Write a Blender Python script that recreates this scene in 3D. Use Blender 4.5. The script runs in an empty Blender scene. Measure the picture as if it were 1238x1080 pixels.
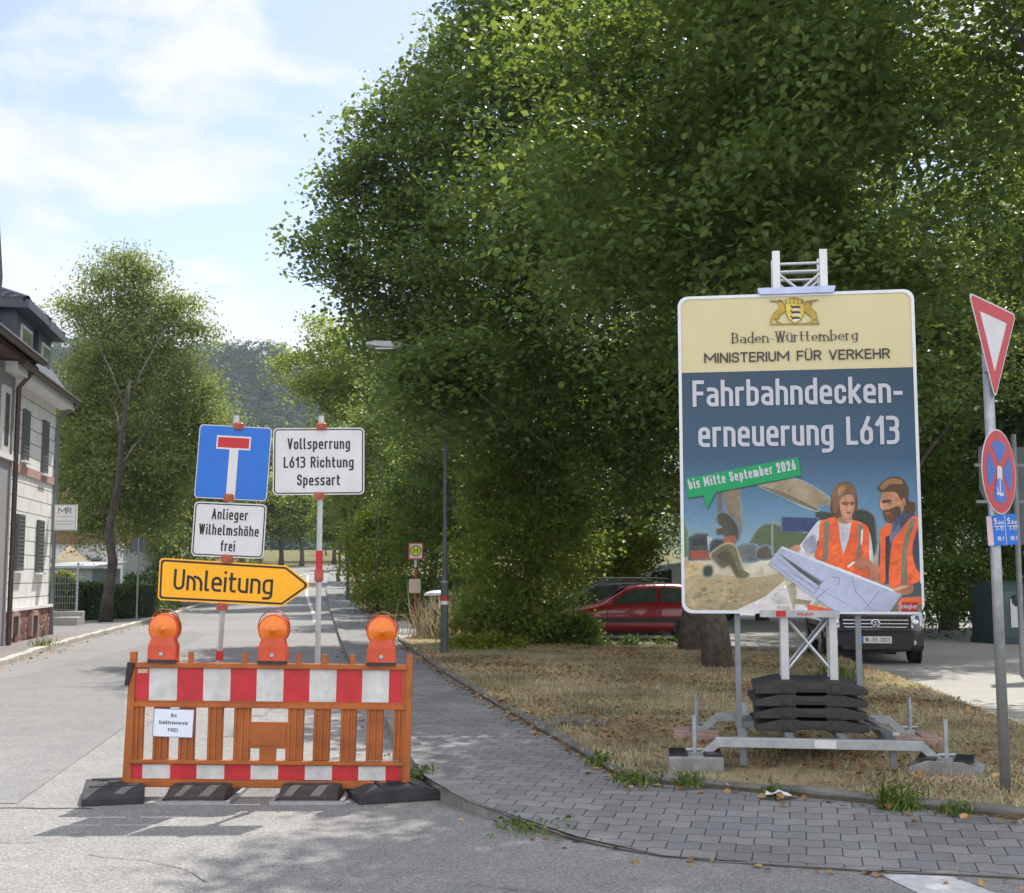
import bpy, bmesh, math, random
import numpy as np
from mathutils import Vector, Matrix, Euler

R = math.radians
sc = bpy.context.scene
col = sc.collection

# ------------------------------------------------------------------ camera
W0, H0, F0, HOR = 1238.0, 1080.0, 1500.0, 696.0
EYE = 1.6
PITCH = math.atan((HOR - 540.0) / F0)
cam_d = bpy.data.cameras.new('camera')
cam = bpy.data.objects.new('camera', cam_d)
col.objects.link(cam)
cam.location = (0, 0, EYE)
cam.rotation_euler = (math.pi / 2 + PITCH, 0, 0)
cam_d.sensor_width = 36
cam_d.sensor_fit = 'HORIZONTAL'
cam_d.lens = 36 * F0 / W0
cam_d.clip_start = 0.1
cam_d.clip_end = 6000
sc.camera = cam

# ------------------------------------------------------------------ light
SUN_EL, SUN_AZ = R(58), R(19)          # azimuth measured from +Y towards +X
world = bpy.data.worlds.new('World')
sc.world = world
world.use_nodes = True
nt = world.node_tree
nt.nodes.clear()
out = nt.nodes.new('ShaderNodeOutputWorld')
bg = nt.nodes.new('ShaderNodeBackground')
sky = nt.nodes.new('ShaderNodeTexSky')
sky.sky_type = 'NISHITA'
sky.sun_disc = False
sky.sun_elevation = SUN_EL
sky.sun_rotation = SUN_AZ
sky.air_density = 1.0
sky.dust_density = 0.8
sky.ozone_density = 2.2
bg.inputs['Strength'].default_value = 0.12
tc = nt.nodes.new('ShaderNodeTexCoord')
mp = nt.nodes.new('ShaderNodeMapping')
mp.inputs['Scale'].default_value = (2.0, 2.0, 4.6)
mp.inputs['Location'].default_value = (0.62, 0.2, 0.32)
nz = nt.nodes.new('ShaderNodeTexNoise')
nz.inputs['Scale'].default_value = 1.6
nz.inputs['Detail'].default_value = 9
nz.inputs['Roughness'].default_value = 0.58
nz.inputs['Distortion'].default_value = 0.25
rmp = nt.nodes.new('ShaderNodeValToRGB')
rmp.color_ramp.elements[0].position = 0.545
rmp.color_ramp.elements[1].position = 0.625
mix = nt.nodes.new('ShaderNodeMix')
mix.data_type = 'RGBA'
sep = nt.nodes.new('ShaderNodeSeparateXYZ')
nt.links.new(tc.outputs['Generated'], sep.inputs['Vector'])
frm = nt.nodes.new('ShaderNodeMapRange')          # brighter, thicker clouds added out of view behind the camera to lift ambient light
frm.inputs['From Min'].default_value = 0.25; frm.inputs['From Max'].default_value = -0.35
frm.inputs['To Min'].default_value = 0.0; frm.inputs['To Max'].default_value = 1.0
nt.links.new(sep.outputs['Y'], frm.inputs['Value'])
cc = nt.nodes.new('ShaderNodeMix'); cc.data_type = 'RGBA'
cc.inputs['A'].default_value = (4.6, 4.65, 4.7, 1); cc.inputs['B'].default_value = (9.5, 9.5, 9.6, 1)
nt.links.new(frm.outputs['Result'], cc.inputs['Factor'])
nt.links.new(cc.outputs['Result'], mix.inputs['B'])
add = nt.nodes.new('ShaderNodeMath'); add.operation = 'MULTIPLY_ADD'; add.inputs[1].default_value = 0.16
nt.links.new(frm.outputs['Result'], add.inputs[0])
mul = nt.nodes.new('ShaderNodeMath'); mul.operation = 'MULTIPLY'; mul.inputs[1].default_value = 0.9
nt.links.new(tc.outputs['Generated'], mp.inputs['Vector'])
nt.links.new(mp.outputs['Vector'], nz.inputs['Vector'])
low = nt.nodes.new('ShaderNodeMapRange')          # cloud banks thicken towards the horizon
low.inputs['From Min'].default_value = 0.5; low.inputs['From Max'].default_value = 0.12
low.inputs['To Min'].default_value = 0.0; low.inputs['To Max'].default_value = 0.13
nt.links.new(sep.outputs['Z'], low.inputs['Value'])
lad = nt.nodes.new('ShaderNodeMath'); lad.operation = 'ADD'
nt.links.new(nz.outputs['Fac'], lad.inputs[0]); nt.links.new(low.outputs['Result'], lad.inputs[1])
nt.links.new(lad.outputs['Value'], add.inputs[2])
nt.links.new(add.outputs['Value'], rmp.inputs['Fac'])
nt.links.new(rmp.outputs['Color'], mul.inputs[0])
nt.links.new(mul.outputs['Value'], mix.inputs['Factor'])
tint = nt.nodes.new('ShaderNodeVectorMath'); tint.operation = 'MULTIPLY'; tint.inputs[1].default_value = (1.13, 0.97, 1.0)
nt.links.new(sky.outputs['Color'], tint.inputs[0])
nt.links.new(tint.outputs['Vector'], mix.inputs['A'])
nt.links.new(mix.outputs['Result'], bg.inputs['Color'])
nt.links.new(bg.outputs['Background'], out.inputs['Surface'])

sun_d = bpy.data.lights.new('sun', 'SUN')
sun_d.energy = 3.6
sun_d.angle = R(0.53)
sun_d.color = (1.0, 0.95, 0.87)
sun = bpy.data.objects.new('sun', sun_d)
col.objects.link(sun)
sdir = Vector((math.sin(SUN_AZ) * math.cos(SUN_EL), math.cos(SUN_AZ) * math.cos(SUN_EL), math.sin(SUN_EL)))
sun.rotation_euler = sdir.to_track_quat('Z', 'Y').to_euler()
sun.location = (20, 40, 60)

sc.view_settings.view_transform = 'Standard'
sc.view_settings.look = 'None'
sc.view_settings.exposure = 0.86
sc.view_settings.gamma = 1
sc.cycles.max_bounces = 6
sc.cycles.diffuse_bounces = 3
sc.cycles.glossy_bounces = 2
sc.cycles.transmission_bounces = 4
sc.cycles.transparent_max_bounces = 4
sc.cycles.volume_bounces = 0
sc.cycles.caustics_reflective = False
sc.cycles.caustics_refractive = False
sc.cycles.sample_clamp_indirect = 6

# ------------------------------------------------------------------ where a pixel of the photograph lies
def T(y):                       # terrain: flat in front, a gentle climb behind
    return 0.0 if y < 52 else 0.034 * (y - 52 - 4 * (1 - math.exp(-(y - 52) / 4.0)))
cp, sp = math.cos(PITCH), math.sin(PITCH)
def ray(px, py):
    u, v = (px - W0 / 2) / F0, (H0 / 2 - py) / F0
    return Vector((u, cp - v * sp, sp + v * cp))
def P(px, py, Y):
    d = ray(px, py); t = Y / d.y
    return Vector((d.x * t, Y, EYE + d.z * t))
def G(px, py, z=0.0):
    d = ray(px, py)
    h = z
    for _ in range(30):
        if d.z >= -1e-4 and h < EYE: t = 3000
        else: t = (h - EYE) / d.z
        y = min(max(t * d.y, 0), 300)
        h = z + 0.5 * (T(y) + (h - z))
    t = y / d.y
    return Vector((d.x * t, y, z + T(y)))

# ------------------------------------------------------------------ materials
MATS = {}
def M(name, c, rough=0.6, metal=0.0, var=0.12, scale=6.0, bump=0.0, bscale=80.0, spec=0.4, coat=0.0, dirt=None):
    if name in MATS: return MATS[name]
    m = bpy.data.materials.new(name); m.use_nodes = True
    n = m.node_tree; b = n.nodes['Principled BSDF']
    b.inputs['Roughness'].default_value = rough
    b.inputs['Metallic'].default_value = metal
    b.inputs['Specular IOR Level'].default_value = spec
    b.inputs['Coat Weight'].default_value = coat
    t = n.nodes.new('ShaderNodeTexCoord')
    z = n.nodes.new('ShaderNodeTexNoise'); z.inputs['Scale'].default_value = scale
    z.inputs['Detail'].default_value = 6; z.inputs['Roughness'].default_value = 0.65
    n.links.new(t.outputs['Object'], z.inputs['Vector'])
    r = n.nodes.new('ShaderNodeValToRGB')
    lo = tuple(max(0, x * (1 - var)) for x in c[:3]); hi = tuple(min(1, x * (1 + var)) for x in c[:3])
    r.color_ramp.elements[0].position = 0.3; r.color_ramp.elements[1].position = 0.7
    r.color_ramp.elements[0].color = (*(dirt if dirt else lo), 1); r.color_ramp.elements[1].color = (*hi, 1)
    n.links.new(z.outputs['Fac'], r.inputs['Fac'])
    n.links.new(r.outputs['Color'], b.inputs['Base Color'])
    if bump:
        z2 = n.nodes.new('ShaderNodeTexNoise'); z2.inputs['Scale'].default_value = bscale; z2.inputs['Detail'].default_value = 4
        n.links.new(t.outputs['Object'], z2.inputs['Vector'])
        bp_ = n.nodes.new('ShaderNodeBump'); bp_.inputs['Strength'].default_value = bump; bp_.inputs['Distance'].default_value = 0.01
        n.links.new(z2.outputs['Fac'], bp_.inputs['Height'])
        n.links.new(bp_.outputs['Normal'], b.inputs['Normal'])
    MATS[name] = m
    return m

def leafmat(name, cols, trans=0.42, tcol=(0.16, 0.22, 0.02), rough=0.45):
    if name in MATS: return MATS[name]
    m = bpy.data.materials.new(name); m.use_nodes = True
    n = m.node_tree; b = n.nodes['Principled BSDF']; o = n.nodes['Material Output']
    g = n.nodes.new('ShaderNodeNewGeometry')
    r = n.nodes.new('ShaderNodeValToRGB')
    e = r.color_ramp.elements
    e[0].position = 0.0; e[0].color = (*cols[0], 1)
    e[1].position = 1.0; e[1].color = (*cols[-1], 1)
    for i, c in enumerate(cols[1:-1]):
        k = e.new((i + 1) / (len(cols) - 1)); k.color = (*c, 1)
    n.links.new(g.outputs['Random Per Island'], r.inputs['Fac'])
    tco = n.nodes.new('ShaderNodeTexCoord'); nz_ = n.nodes.new('ShaderNodeTexNoise')      # noise lightens and darkens the leaf colour, imitating sunlit and shaded sprays
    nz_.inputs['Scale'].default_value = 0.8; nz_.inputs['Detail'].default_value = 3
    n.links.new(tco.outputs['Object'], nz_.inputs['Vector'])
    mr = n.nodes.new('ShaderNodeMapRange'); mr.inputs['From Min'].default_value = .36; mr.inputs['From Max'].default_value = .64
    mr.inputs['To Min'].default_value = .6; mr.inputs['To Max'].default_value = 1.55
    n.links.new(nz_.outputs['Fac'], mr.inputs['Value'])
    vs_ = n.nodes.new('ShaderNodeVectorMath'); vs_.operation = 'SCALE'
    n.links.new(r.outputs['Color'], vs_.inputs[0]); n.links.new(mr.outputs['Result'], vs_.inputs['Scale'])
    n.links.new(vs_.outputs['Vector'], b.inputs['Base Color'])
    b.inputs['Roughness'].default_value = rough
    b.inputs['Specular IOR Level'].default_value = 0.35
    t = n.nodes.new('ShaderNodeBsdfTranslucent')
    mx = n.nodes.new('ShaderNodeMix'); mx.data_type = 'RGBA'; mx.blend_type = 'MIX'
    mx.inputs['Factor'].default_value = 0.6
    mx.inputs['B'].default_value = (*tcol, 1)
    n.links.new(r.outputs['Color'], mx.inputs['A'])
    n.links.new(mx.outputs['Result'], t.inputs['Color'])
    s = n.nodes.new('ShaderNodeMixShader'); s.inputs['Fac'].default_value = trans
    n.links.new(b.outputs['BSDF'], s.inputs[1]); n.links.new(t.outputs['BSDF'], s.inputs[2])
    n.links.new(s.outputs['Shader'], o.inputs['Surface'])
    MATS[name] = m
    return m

def vcolmat(name, rough=0.45):                    # printed picture: ink colours kept on the mesh
    m = bpy.data.materials.new(name); m.use_nodes = True
    n = m.node_tree; b = n.nodes['Principled BSDF']
    a = n.nodes.new('ShaderNodeVertexColor'); a.layer_name = 'ink'
    t = n.nodes.new('ShaderNodeTexCoord')
    z = n.nodes.new('ShaderNodeTexNoise'); z.inputs['Scale'].default_value = 22; z.inputs['Detail'].default_value = 5
    n.links.new(t.outputs['Object'], z.inputs['Vector'])
    mr = n.nodes.new('ShaderNodeMapRange'); mr.inputs['To Min'].default_value = 0.8; mr.inputs['To Max'].default_value = 1.2
    n.links.new(z.outputs['Fac'], mr.inputs['Value'])
    v = n.nodes.new('ShaderNodeVectorMath'); v.operation = 'SCALE'
    n.links.new(a.outputs['Color'], v.inputs[0]); n.links.new(mr.outputs['Result'], v.inputs['Scale'])
    n.links.new(v.outputs['Vector'], b.inputs['Base Color'])
    b.inputs['Roughness'].default_value = rough
    return m

# ------------------------------------------------------------------ scene graph helpers
def tag(o, label=None, cat=None, group=None, kind=None):
    if label: o['label'] = label
    if cat: o['category'] = cat
    if group: o['group'] = group
    if kind: o['kind'] = kind
    return o
def thing(name, label, cat, loc=(0, 0, 0), rot=(0, 0, 0), group=None):
    o = bpy.data.objects.new(name, None)
    o.empty_display_size = 0.2
    col.objects.link(o)
    o.location = loc; o.rotation_euler = rot
    return tag(o, label, cat, group)
def copy_tree(o, parent=None):
    c = o.copy(); col.objects.link(c); c.parent = parent
    for ch in list(o.children): copy_tree(ch, c)
    return c
def MX(o):
    return Matrix.Translation(o.location) @ Euler(o.rotation_euler).to_matrix().to_4x4()

class MB:
    def __init__(s): s.v, s.f, s.m = [], [], []
    def add(s, vs, fs, mi=0):
        b = len(s.v); s.v += [tuple(x) for x in vs]
        for f in fs: s.f.append([b + i for i in f]); s.m.append(mi)
        return s
    def box(s, c, d, mi=0, rot=None):
        x, y, z = d[0] / 2, d[1] / 2, d[2] / 2
        vs = [Vector((a, b, e)) for e in (-z, z) for b in (-y, y) for a in (-x, x)]
        if rot is not None: vs = [rot @ v for v in vs]
        c = Vector(c)
        return s.add([v + c for v in vs], [(0, 2, 3, 1), (4, 5, 7, 6), (0, 1, 5, 4), (2, 6, 7, 3), (0, 4, 6, 2), (1, 3, 7, 5)], mi)
    def bbox(s, c, d, b=0.01, mi=0):               # box with chamfered vertical and top edges
        x, y, z = d[0] / 2, d[1] / 2, d[2] / 2
        pts = [(x - b, -y), (x, -y + b), (x, y - b), (x - b, y), (-x + b, y), (-x, y - b), (-x, -y + b), (-x + b, -y)]
        vs = []
        for zz, k in ((-z, 0), (z - b, 0), (z, b)):
            for px, py in pts:
                vs.append((c[0] + px * (1 - k / max(x, 1e-6)), c[1] + py * (1 - k / max(y, 1e-6)), c[2] + zz))
        fs = [tuple(range(7, -1, -1)), tuple(range(16, 24))]
        for l in (0, 8):
            for i in range(8): fs.append((l + i, l + (i + 1) % 8, l + 8 + (i + 1) % 8, l + 8 + i))
        return s.add(vs, fs, mi)
    def bar(s, p, q, w, h=None, mi=0):
        p, q = Vector(p), Vector(q); d = q - p; L = d.length
        if h is None: h = w
        rot = d.to_track_quat('X', 'Z').to_matrix()
        return s.box((p + q) / 2, (L, w, h), mi, rot)
    def tube(s, pts, r, n=10, mi=0, cap=True):
        pts = [Vector(p) for p in pts]; k = len(pts)
        rs = r if isinstance(r, (list, tuple)) else [r] * k
        vs, fs = [], []
        up = None
        for i in range(k):
            d = (pts[min(i + 1, k - 1)] - pts[max(i - 1, 0)]).normalized()
            if up is None: up = Vector((0, 0, 1)) if abs(d.z) < 0.9 else Vector((0, 1, 0))
            a = d.cross(up)
            if a.length < 1e-4: a = d.cross(Vector((1, 0, 0)))
            a.normalize(); b = a.cross(d); up = b
            for j in range(n):
                t = 2 * math.pi * j / n
                vs.append(pts[i] + (a * math.cos(t) + b * math.sin(t)) * rs[i])
        for i in range(k - 1):
            for j in range(n):
                fs.append((i * n + j, i * n + (j + 1) % n, (i + 1) * n + (j + 1) % n, (i + 1) * n + j))
        if cap: fs += [tuple(range(n - 1, -1, -1)), tuple(range((k - 1) * n, k * n))]
        return s.add(vs, fs, mi)
    def lathe(s, prof, n=24, axis='z', c=(0, 0, 0), mi=0):
        vs, fs = [], []
        for r, h in prof:
            for j in range(n):
                t = 2 * math.pi * j / n; a, b = r * math.cos(t), r * math.sin(t)
                v = (a, b, h) if axis == 'z' else ((a, h, b) if axis == 'y' else (h, a, b))
                vs.append((v[0] + c[0], v[1] + c[1], v[2] + c[2]))
        for i in range(len(prof) - 1):
            for j in range(n):
                fs.append((i * n + j, i * n + (j + 1) % n, (i + 1) * n + (j + 1) % n, (i + 1) * n + j))
        fs += [tuple(range(n - 1, -1, -1)), tuple(range((len(prof) - 1) * n, len(prof) * n))]
        return s.add(vs, fs, mi)
    def prism(s, poly, y0, y1, mi=0):              # polygon in x,z extruded along y
        n = len(poly)
        vs = [(p[0], y0, p[1]) for p in poly] + [(p[0], y1, p[1]) for p in poly]
        fs = [tuple(range(n)), tuple(range(2 * n - 1, n - 1, -1))]
        for i in range(n): fs.append((i, i + n, (i + 1) % n + n, (i + 1) % n))
        return s.add(vs, fs, mi)
    def hprism(s, poly, z0, z1, mi=0):             # polygon in x,y extruded along z
        n = len(poly)
        vs = [(p[0], p[1], z0) for p in poly] + [(p[0], p[1], z1) for p in poly]
        fs = [tuple(range(n - 1, -1, -1)), tuple(range(n, 2 * n))]
        for i in range(n): fs.append((i, (i + 1) % n, (i + 1) % n + n, i + n))
        return s.add(vs, fs, mi)
    def flat(s, poly, y, mi=0):                    # face in x,z at depth y
        return s.add([(p[0], y, p[1]) for p in poly], [tuple(range(len(poly)))], mi)
    def ring(s, a, b, y, mi=0):
        n = len(a)
        return s.add([(p[0], y, p[1]) for p in a] + [(p[0], y, p[1]) for p in b],
                     [(i, (i + 1) % n, (i + 1) % n + n, i + n) for i in range(n)], mi)
    def build(s, name, mats, parent=None, smooth=False, bevel=0.0):
        me = bpy.data.meshes.new(name)
        me.from_pydata(s.v, [], s.f)
        if not isinstance(mats, (list, tuple)): mats = [mats]
        for m in mats: me.materials.append(m)
        me.polygons.foreach_set('material_index', s.m)
        if smooth: me.polygons.foreach_set('use_smooth', [True] * len(s.f))
        me.update()
        bm = bmesh.new(); bm.from_mesh(me); bmesh.ops.recalc_face_normals(bm, faces=bm.faces); bm.to_mesh(me); bm.free()
        o = bpy.data.objects.new(name, me); col.objects.link(o)
        if parent is not None: o.parent = parent
        if bevel:
            b = o.modifiers.new('bevel', 'BEVEL'); b.width = bevel; b.segments = 2; b.limit_method = 'ANGLE'
        return o

def fillet(pts, r=None, n=5, closed=True):
    """pts: (x,y) or (x,y,r)"""
    out_ = []; k = len(pts)
    for i, p in enumerate(pts):
        rr = (p[2] if len(p) > 2 else 0) if r is None else r
        c = Vector(p[:2])
        if rr <= 0 or (not closed and i in (0, k - 1)): out_.append(c); continue
        a, b = Vector(pts[i - 1][:2]), Vector(pts[(i + 1) % k][:2])
        da, db = a - c, b - c
        la, lb = da.length, db.length
        if la < 1e-6 or lb < 1e-6: out_.append(c); continue
        da /= la; db /= lb
        ang = math.acos(max(-1, min(1, da.dot(db))))
        if ang > 3.1: out_.append(c); continue
        half = ang / 2
        d = rr / math.tan(half)
        lim_a = la * (0.5 if (closed or 0 < i - 1) else 1.0); lim_b = lb * (0.5 if (closed or i + 1 < k - 1) else 1.0)
        d = min(d, lim_a, lim_b); rr = d * math.tan(half)
        ce = c + (da + db).normalized() * (rr / math.sin(half))
        s0, s1 = c + da * d - ce, c + db * d - ce
        a0 = math.atan2(s0.y, s0.x); a1 = math.atan2(s1.y, s1.x)
        dd = (a1 - a0 + math.pi) % (2 * math.pi) - math.pi
        for j in range(n + 1):
            t = a0 + dd * j / n
            out_.append(ce + Vector((math.cos(t), math.sin(t))) * rr)
    return out_
def rr(w, h, r, cx=0, cz=0):
    return fillet([(cx - w / 2, cz - h / 2), (cx + w / 2, cz - h / 2), (cx + w / 2, cz + h / 2), (cx - w / 2, cz + h / 2)], r)
def inset(poly, d):
    n = len(poly); o = []
    area = sum(poly[i][0] * poly[(i + 1) % n][1] - poly[(i + 1) % n][0] * poly[i][1] for i in range(n))
    sg = 1 if area > 0 else -1
    for i in range(n):
        a, b, c = Vector(poly[i - 1][:2]), Vector(poly[i][:2]), Vector(poly[(i + 1) % n][:2])
        e0, e1 = (b - a).normalized(), (c - b).normalized()
        n0, n1 = Vector((-e0.y, e0.x)) * sg, Vector((-e1.y, e1.x)) * sg
        m = (n0 + n1); m /= max(1e-6, m.dot(n0))
        o.append(b + m * d)
    return o
def smoothpoly(pts, n=4):
    k = len(pts); o = []
    for i in range(k):
        p0, p1, p2, p3 = [Vector(pts[(i + j - 1) % k][:2]) for j in range(4)]
        for j in range(n):
            t = j / n
            o.append(0.5 * ((2 * p1) + (p2 - p0) * t + (2 * p0 - 5 * p1 + 4 * p2 - p3) * t * t + (3 * p1 - p0 - 3 * p2 + p3) * t ** 3))
    return o

# ------------------------------------------------------------------ lettering: strokes of even width (road-sign alphabet)
r5 = 0.5
GL = {
 'a': (1, [[(.06, 1), (1, 1, r5), (1, 0)], [(1, .56), (0, .56, r5), (0, 0, r5), (1, 0)]]),
 'b': (1, [[(0, 2), (0, 0)], [(0, 1), (1, 1, r5), (1, 0, r5), (0, 0)]]),
 'c': (.9, [[(1, .75), (1, 1, r5), (0, 1, r5), (0, 0, r5), (1, 0, r5), (1, .25)]]),
 'd': (1, [[(1, 2), (1, 0)], [(1, 1), (0, 1, r5), (0, 0, r5), (1, 0)]]),
 'e': (1, [[(.02, .5), (.98, .5)], [(1, .5), (1, 1, r5), (0, 1, r5), (0, 0, r5), (.95, 0)]]),
 'f': (.62, [[(.35, 0), (.35, 2, r5), (1, 2)], [(0, 1), (1, 1)]]),
 'g': (1, [[(1, 1), (0, 1, r5), (0, 0, r5), (1, 0)], [(1, 1), (1, -1, r5), (.05, -1)]]),
 'h': (1, [[(0, 2), (0, 0)], [(0, 1), (1, 1, r5), (1, 0)]]),
 'i': (0, [[(0, 1), (0, 0)], 'dot']),
 'k': (1, [[(0, 2), (0, 0)], [(0, .35), (.95, 1)], [(.3, .58), (1, 0)]]),
 'l': (.3, [[(0, 2), (0, 0, r5), (1, 0)]]),
 'm': (1.75, [[(0, 1), (0, 0)], [(0, 1), (.5, 1, r5), (.5, 0)], [(.5, 1), (1, 1, r5), (1, 0)]]),
 'n': (1, [[(0, 1), (0, 0)], [(0, 1), (1, 1, r5), (1, 0)]]),
 'o': (1, [[(.5, 1), (1, 1, r5), (1, 0, r5), (0, 0, r5), (0, 1, r5), (.5, 1)]]),
 'p': (1, [[(0, 1), (0, -1)], [(0, 1), (1, 1, r5), (1, 0, r5), (0, 0)]]),
 'r': (.6, [[(0, 1), (0, 0)], [(0, .78), (0, 1, r5), (1, 1)]]),
 's': (.9, [[(1, .95), (1, 1), (0, 1, r5), (0, .52, r5), (1, .52, r5), (1, 0, r5), (0, 0)]]),
 't': (.65, [[(.3, 1.8), (.3, 0, r5), (1, 0)], [(0, 1), (1, 1)]]),
 'u': (1, [[(0, 1), (0, 0, r5), (1, 0)], [(1, 1), (1, 0)]]),
 'v': (1, [[(0, 1), (.5, 0)], [(.5, 0), (1, 1)]]),
 'z': (.9, [[(0, 1), (1, 1)], [(1, 1), (0, 0)], [(0, 0), (1, 0)]]),
 'A': (1.2, [[(0, 10), (.5, 11)], [(.5, 11), (1, 10)], [(.17, 10.3), (.83, 10.3)]]),
 'B': (1.1, [[(0, 11), (0, 10)], [(0, 11), (.92, 11, r5), (.92, 10.53, r5), (0, 10.53)], [(.5, 10.53), (1, 10.53, r5), (1, 10, r5), (0, 10)]]),
 'D': (1.1, [[(0, 11), (0, 10)], [(0, 11), (1, 11, r5), (1, 10, r5), (0, 10)]]),
 'E': (.95, [[(1, 11), (0, 11), (0, 10), (1, 10)], [(0, 10.53), (.9, 10.53)]]),
 'F': (.95, [[(1, 11), (0, 11), (0, 10)], [(0, 10.5), (.9, 10.5)]]),
 'H': (1.15, [[(0, 11), (0, 10)], [(1, 11), (1, 10)], [(0, 10.52), (1, 10.52)]]),
 'I': (0, [[(0, 11), (0, 10)]]),
 'K': (1.15, [[(0, 11), (0, 10)], [(0, 10.35), (1, 11)], [(.32, 10.55), (1, 10)]]),
 'L': (.9, [[(0, 11), (0, 10), (1, 10)]]),
 'M': (1.9, [[(0, 10), (0, 11)], [(0, 11), (.5, 10.3)], [(.5, 10.3), (1, 11)], [(1, 11), (1, 10)]]),
 'N': (1.2, [[(0, 10), (0, 11)], [(0, 11), (1, 10)], [(1, 10), (1, 11)]]),
 'R': (1.1, [[(0, 11), (0, 10)], [(0, 11), (1, 11, r5), (1, 10.5, r5), (0, 10.5)], [(.5, 10.5), (1, 10)]]),
 'S': (1.05, [[(1, 10.8), (1, 11, r5), (0, 11, r5), (0, 10.52, r5), (1, 10.52, r5), (1, 10, r5), (0, 10, r5), (0, 10.2)]]),
 'T': (1.1, [[(0, 11), (1, 11)], [(.5, 11), (.5, 10)]]),
 'U': (1.1, [[(0, 11), (0, 10, r5), (1, 10, r5), (1, 11)]]),
 'V': (1.2, [[(0, 11), (.5, 10)], [(.5, 10), (1, 11)]]),
 'W': (1.7, [[(0, 11), (.26, 10)], [(.26, 10), (.5, 11)], [(.5, 11), (.74, 10)], [(.74, 10), (1, 11)]]),
 '0': (1.1, [[(.5, 11), (1, 11, r5), (1, 10, r5), (0, 10, r5), (0, 11, r5), (.5, 11)]]),
 '1': (.55, [[(0, 10.75), (1, 11)], [(1, 11), (1, 10)]]),
 '2': (1.05, [[(0, 10.72), (0, 11, r5), (1, 11, r5), (1, 10.6, .3), (0, 10), (1, 10)]]),
 '3': (1.05, [[(0, 11), (1, 11, r5), (1, 10.54, r5), (.35, 10.54)], [(.4, 10.54), (1, 10.54, r5), (1, 10, r5), (0, 10)]]),
 '5': (1.05, [[(1, 11), (.1, 11), (.0, 10.6), (1, 10.6, r5), (1, 10, r5), (0, 10)]]),
 '6': (1.05, [[(.72, 11), (.02, 10.4)], [(.5, 10.6), (1, 10.6, r5), (1, 10, r5), (0, 10, r5), (0, 10.6, r5), (.5, 10.6)]]),
 '8': (1.05, [[(.5, 11), (1, 11, r5), (1, 10.54, r5), (0, 10.54, r5), (0, 11, r5), (.5, 11)], [(.5, 10.54), (1, 10.54, r5), (1, 10, r5), (0, 10, r5), (0, 10.54, r5), (.5, 10.54)]]),
 '7': (1.0, [[(0, 11), (1, 11), (.3, 10)]]),
 '-': (.6, [[(0, .5), (1, .5)]]),
 '.': (0, [[(0, .0), (0, .04)]]),
 ':': (0, [[(0, .0), (0, .04)], [(0, .8), (0, .84)]]),
}
ALIAS = {'ü': ('u', 1), 'ö': ('o', 1), 'Ü': ('U', 2), '!': ('I', 0)}
def ribbon(mb, pts, s, org, y, contrast=None, mi=0, square=True):
    """thick polyline in the x,z plane"""
    q = [Vector(p) for p in pts]
    q = [p for i, p in enumerate(q) if i == 0 or (p - q[i - 1]).length > 1e-6]
    if len(q) < 2: return
    closed = (q[0] - q[-1]).length < 1e-6
    if square and not closed:
        q[0] = q[0] + (q[0] - q[1]).normalized() * s / 2 * .98
        q[-1] = q[-1] + (q[-1] - q[-2]).normalized() * s / 2 * .98
    L, Rr = [], []
    for i in range(len(q)):
        d0 = (q[i] - q[i - 1]).normalized() if i else None
        d1 = (q[i + 1] - q[i]).normalized() if i < len(q) - 1 else None
        if d0 is None: d0 = d1
        if d1 is None: d1 = d0
        n0, n1 = Vector((-d0.y, d0.x)), Vector((-d1.y, d1.x))
        m = n0 + n1
        m = m / max(0.35, m.dot(n0)) if m.length > 1e-6 else n0
        w = s
        if contrast:
            t = (d0 + d1).normalized()
            w = s * (contrast + (1 - contrast) * abs(t.y) ** 1.2)
        L.append(q[i] + m * w / 2); Rr.append(q[i] - m * w / 2)
    n = len(q)
    vs = [(p.x + org[0], y, p.y + org[1]) for p in L] + [(p.x + org[0], y, p.y + org[1]) for p in Rr]
    mb.add(vs, [(i, i + 1, n + i + 1, n + i) for i in range(n - 1)], mi)
def layout(s_, cap, sw, gw, xh, gap):
    """-> list of (strokes, x) and the total width"""
    x = 0; o = []
    desc = -0.26 * cap
    for ch in s_:
        if ch == ' ': x += gw * .95 + sw * .7; continue
        base, dots = ALIAS.get(ch, (ch, 0))
        w, st = GL[base]
        w = w * gw
        strokes = []
        def Y(v):
            b, X, C, D = sw / 2, xh * cap - sw / 2, cap - sw / 2, desc + sw / 2
            if v >= 9.5: return b + (C - b) * (v - 10)
            if v > 1: return X + (C - X) * (v - 1)
            if v >= 0: return b + (X - b) * v
            return b + (D - b) * (-v)
        for t in st:
            if t == 'dot':
                strokes.append([(0, cap - sw * .55), (0, cap - sw * .5)]); continue
            pts = [(p[0] * w, Y(p[1]), (p[2] * w if len(p) > 2 else 0)) for p in t]
            strokes.append([tuple(a) for a in fillet(pts, None, 5, closed=False)])
        if dots:
            zt = (xh * cap + cap) / 2 if dots == 1 else cap * 1.13
            for fx in (.18, .82): strokes.append([(fx * w, zt - .002 * cap), (fx * w, zt + .002 * cap)])
        o.append((strokes, x + sw / 2))
        x += w + sw + gap
    return o, x - gap
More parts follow.
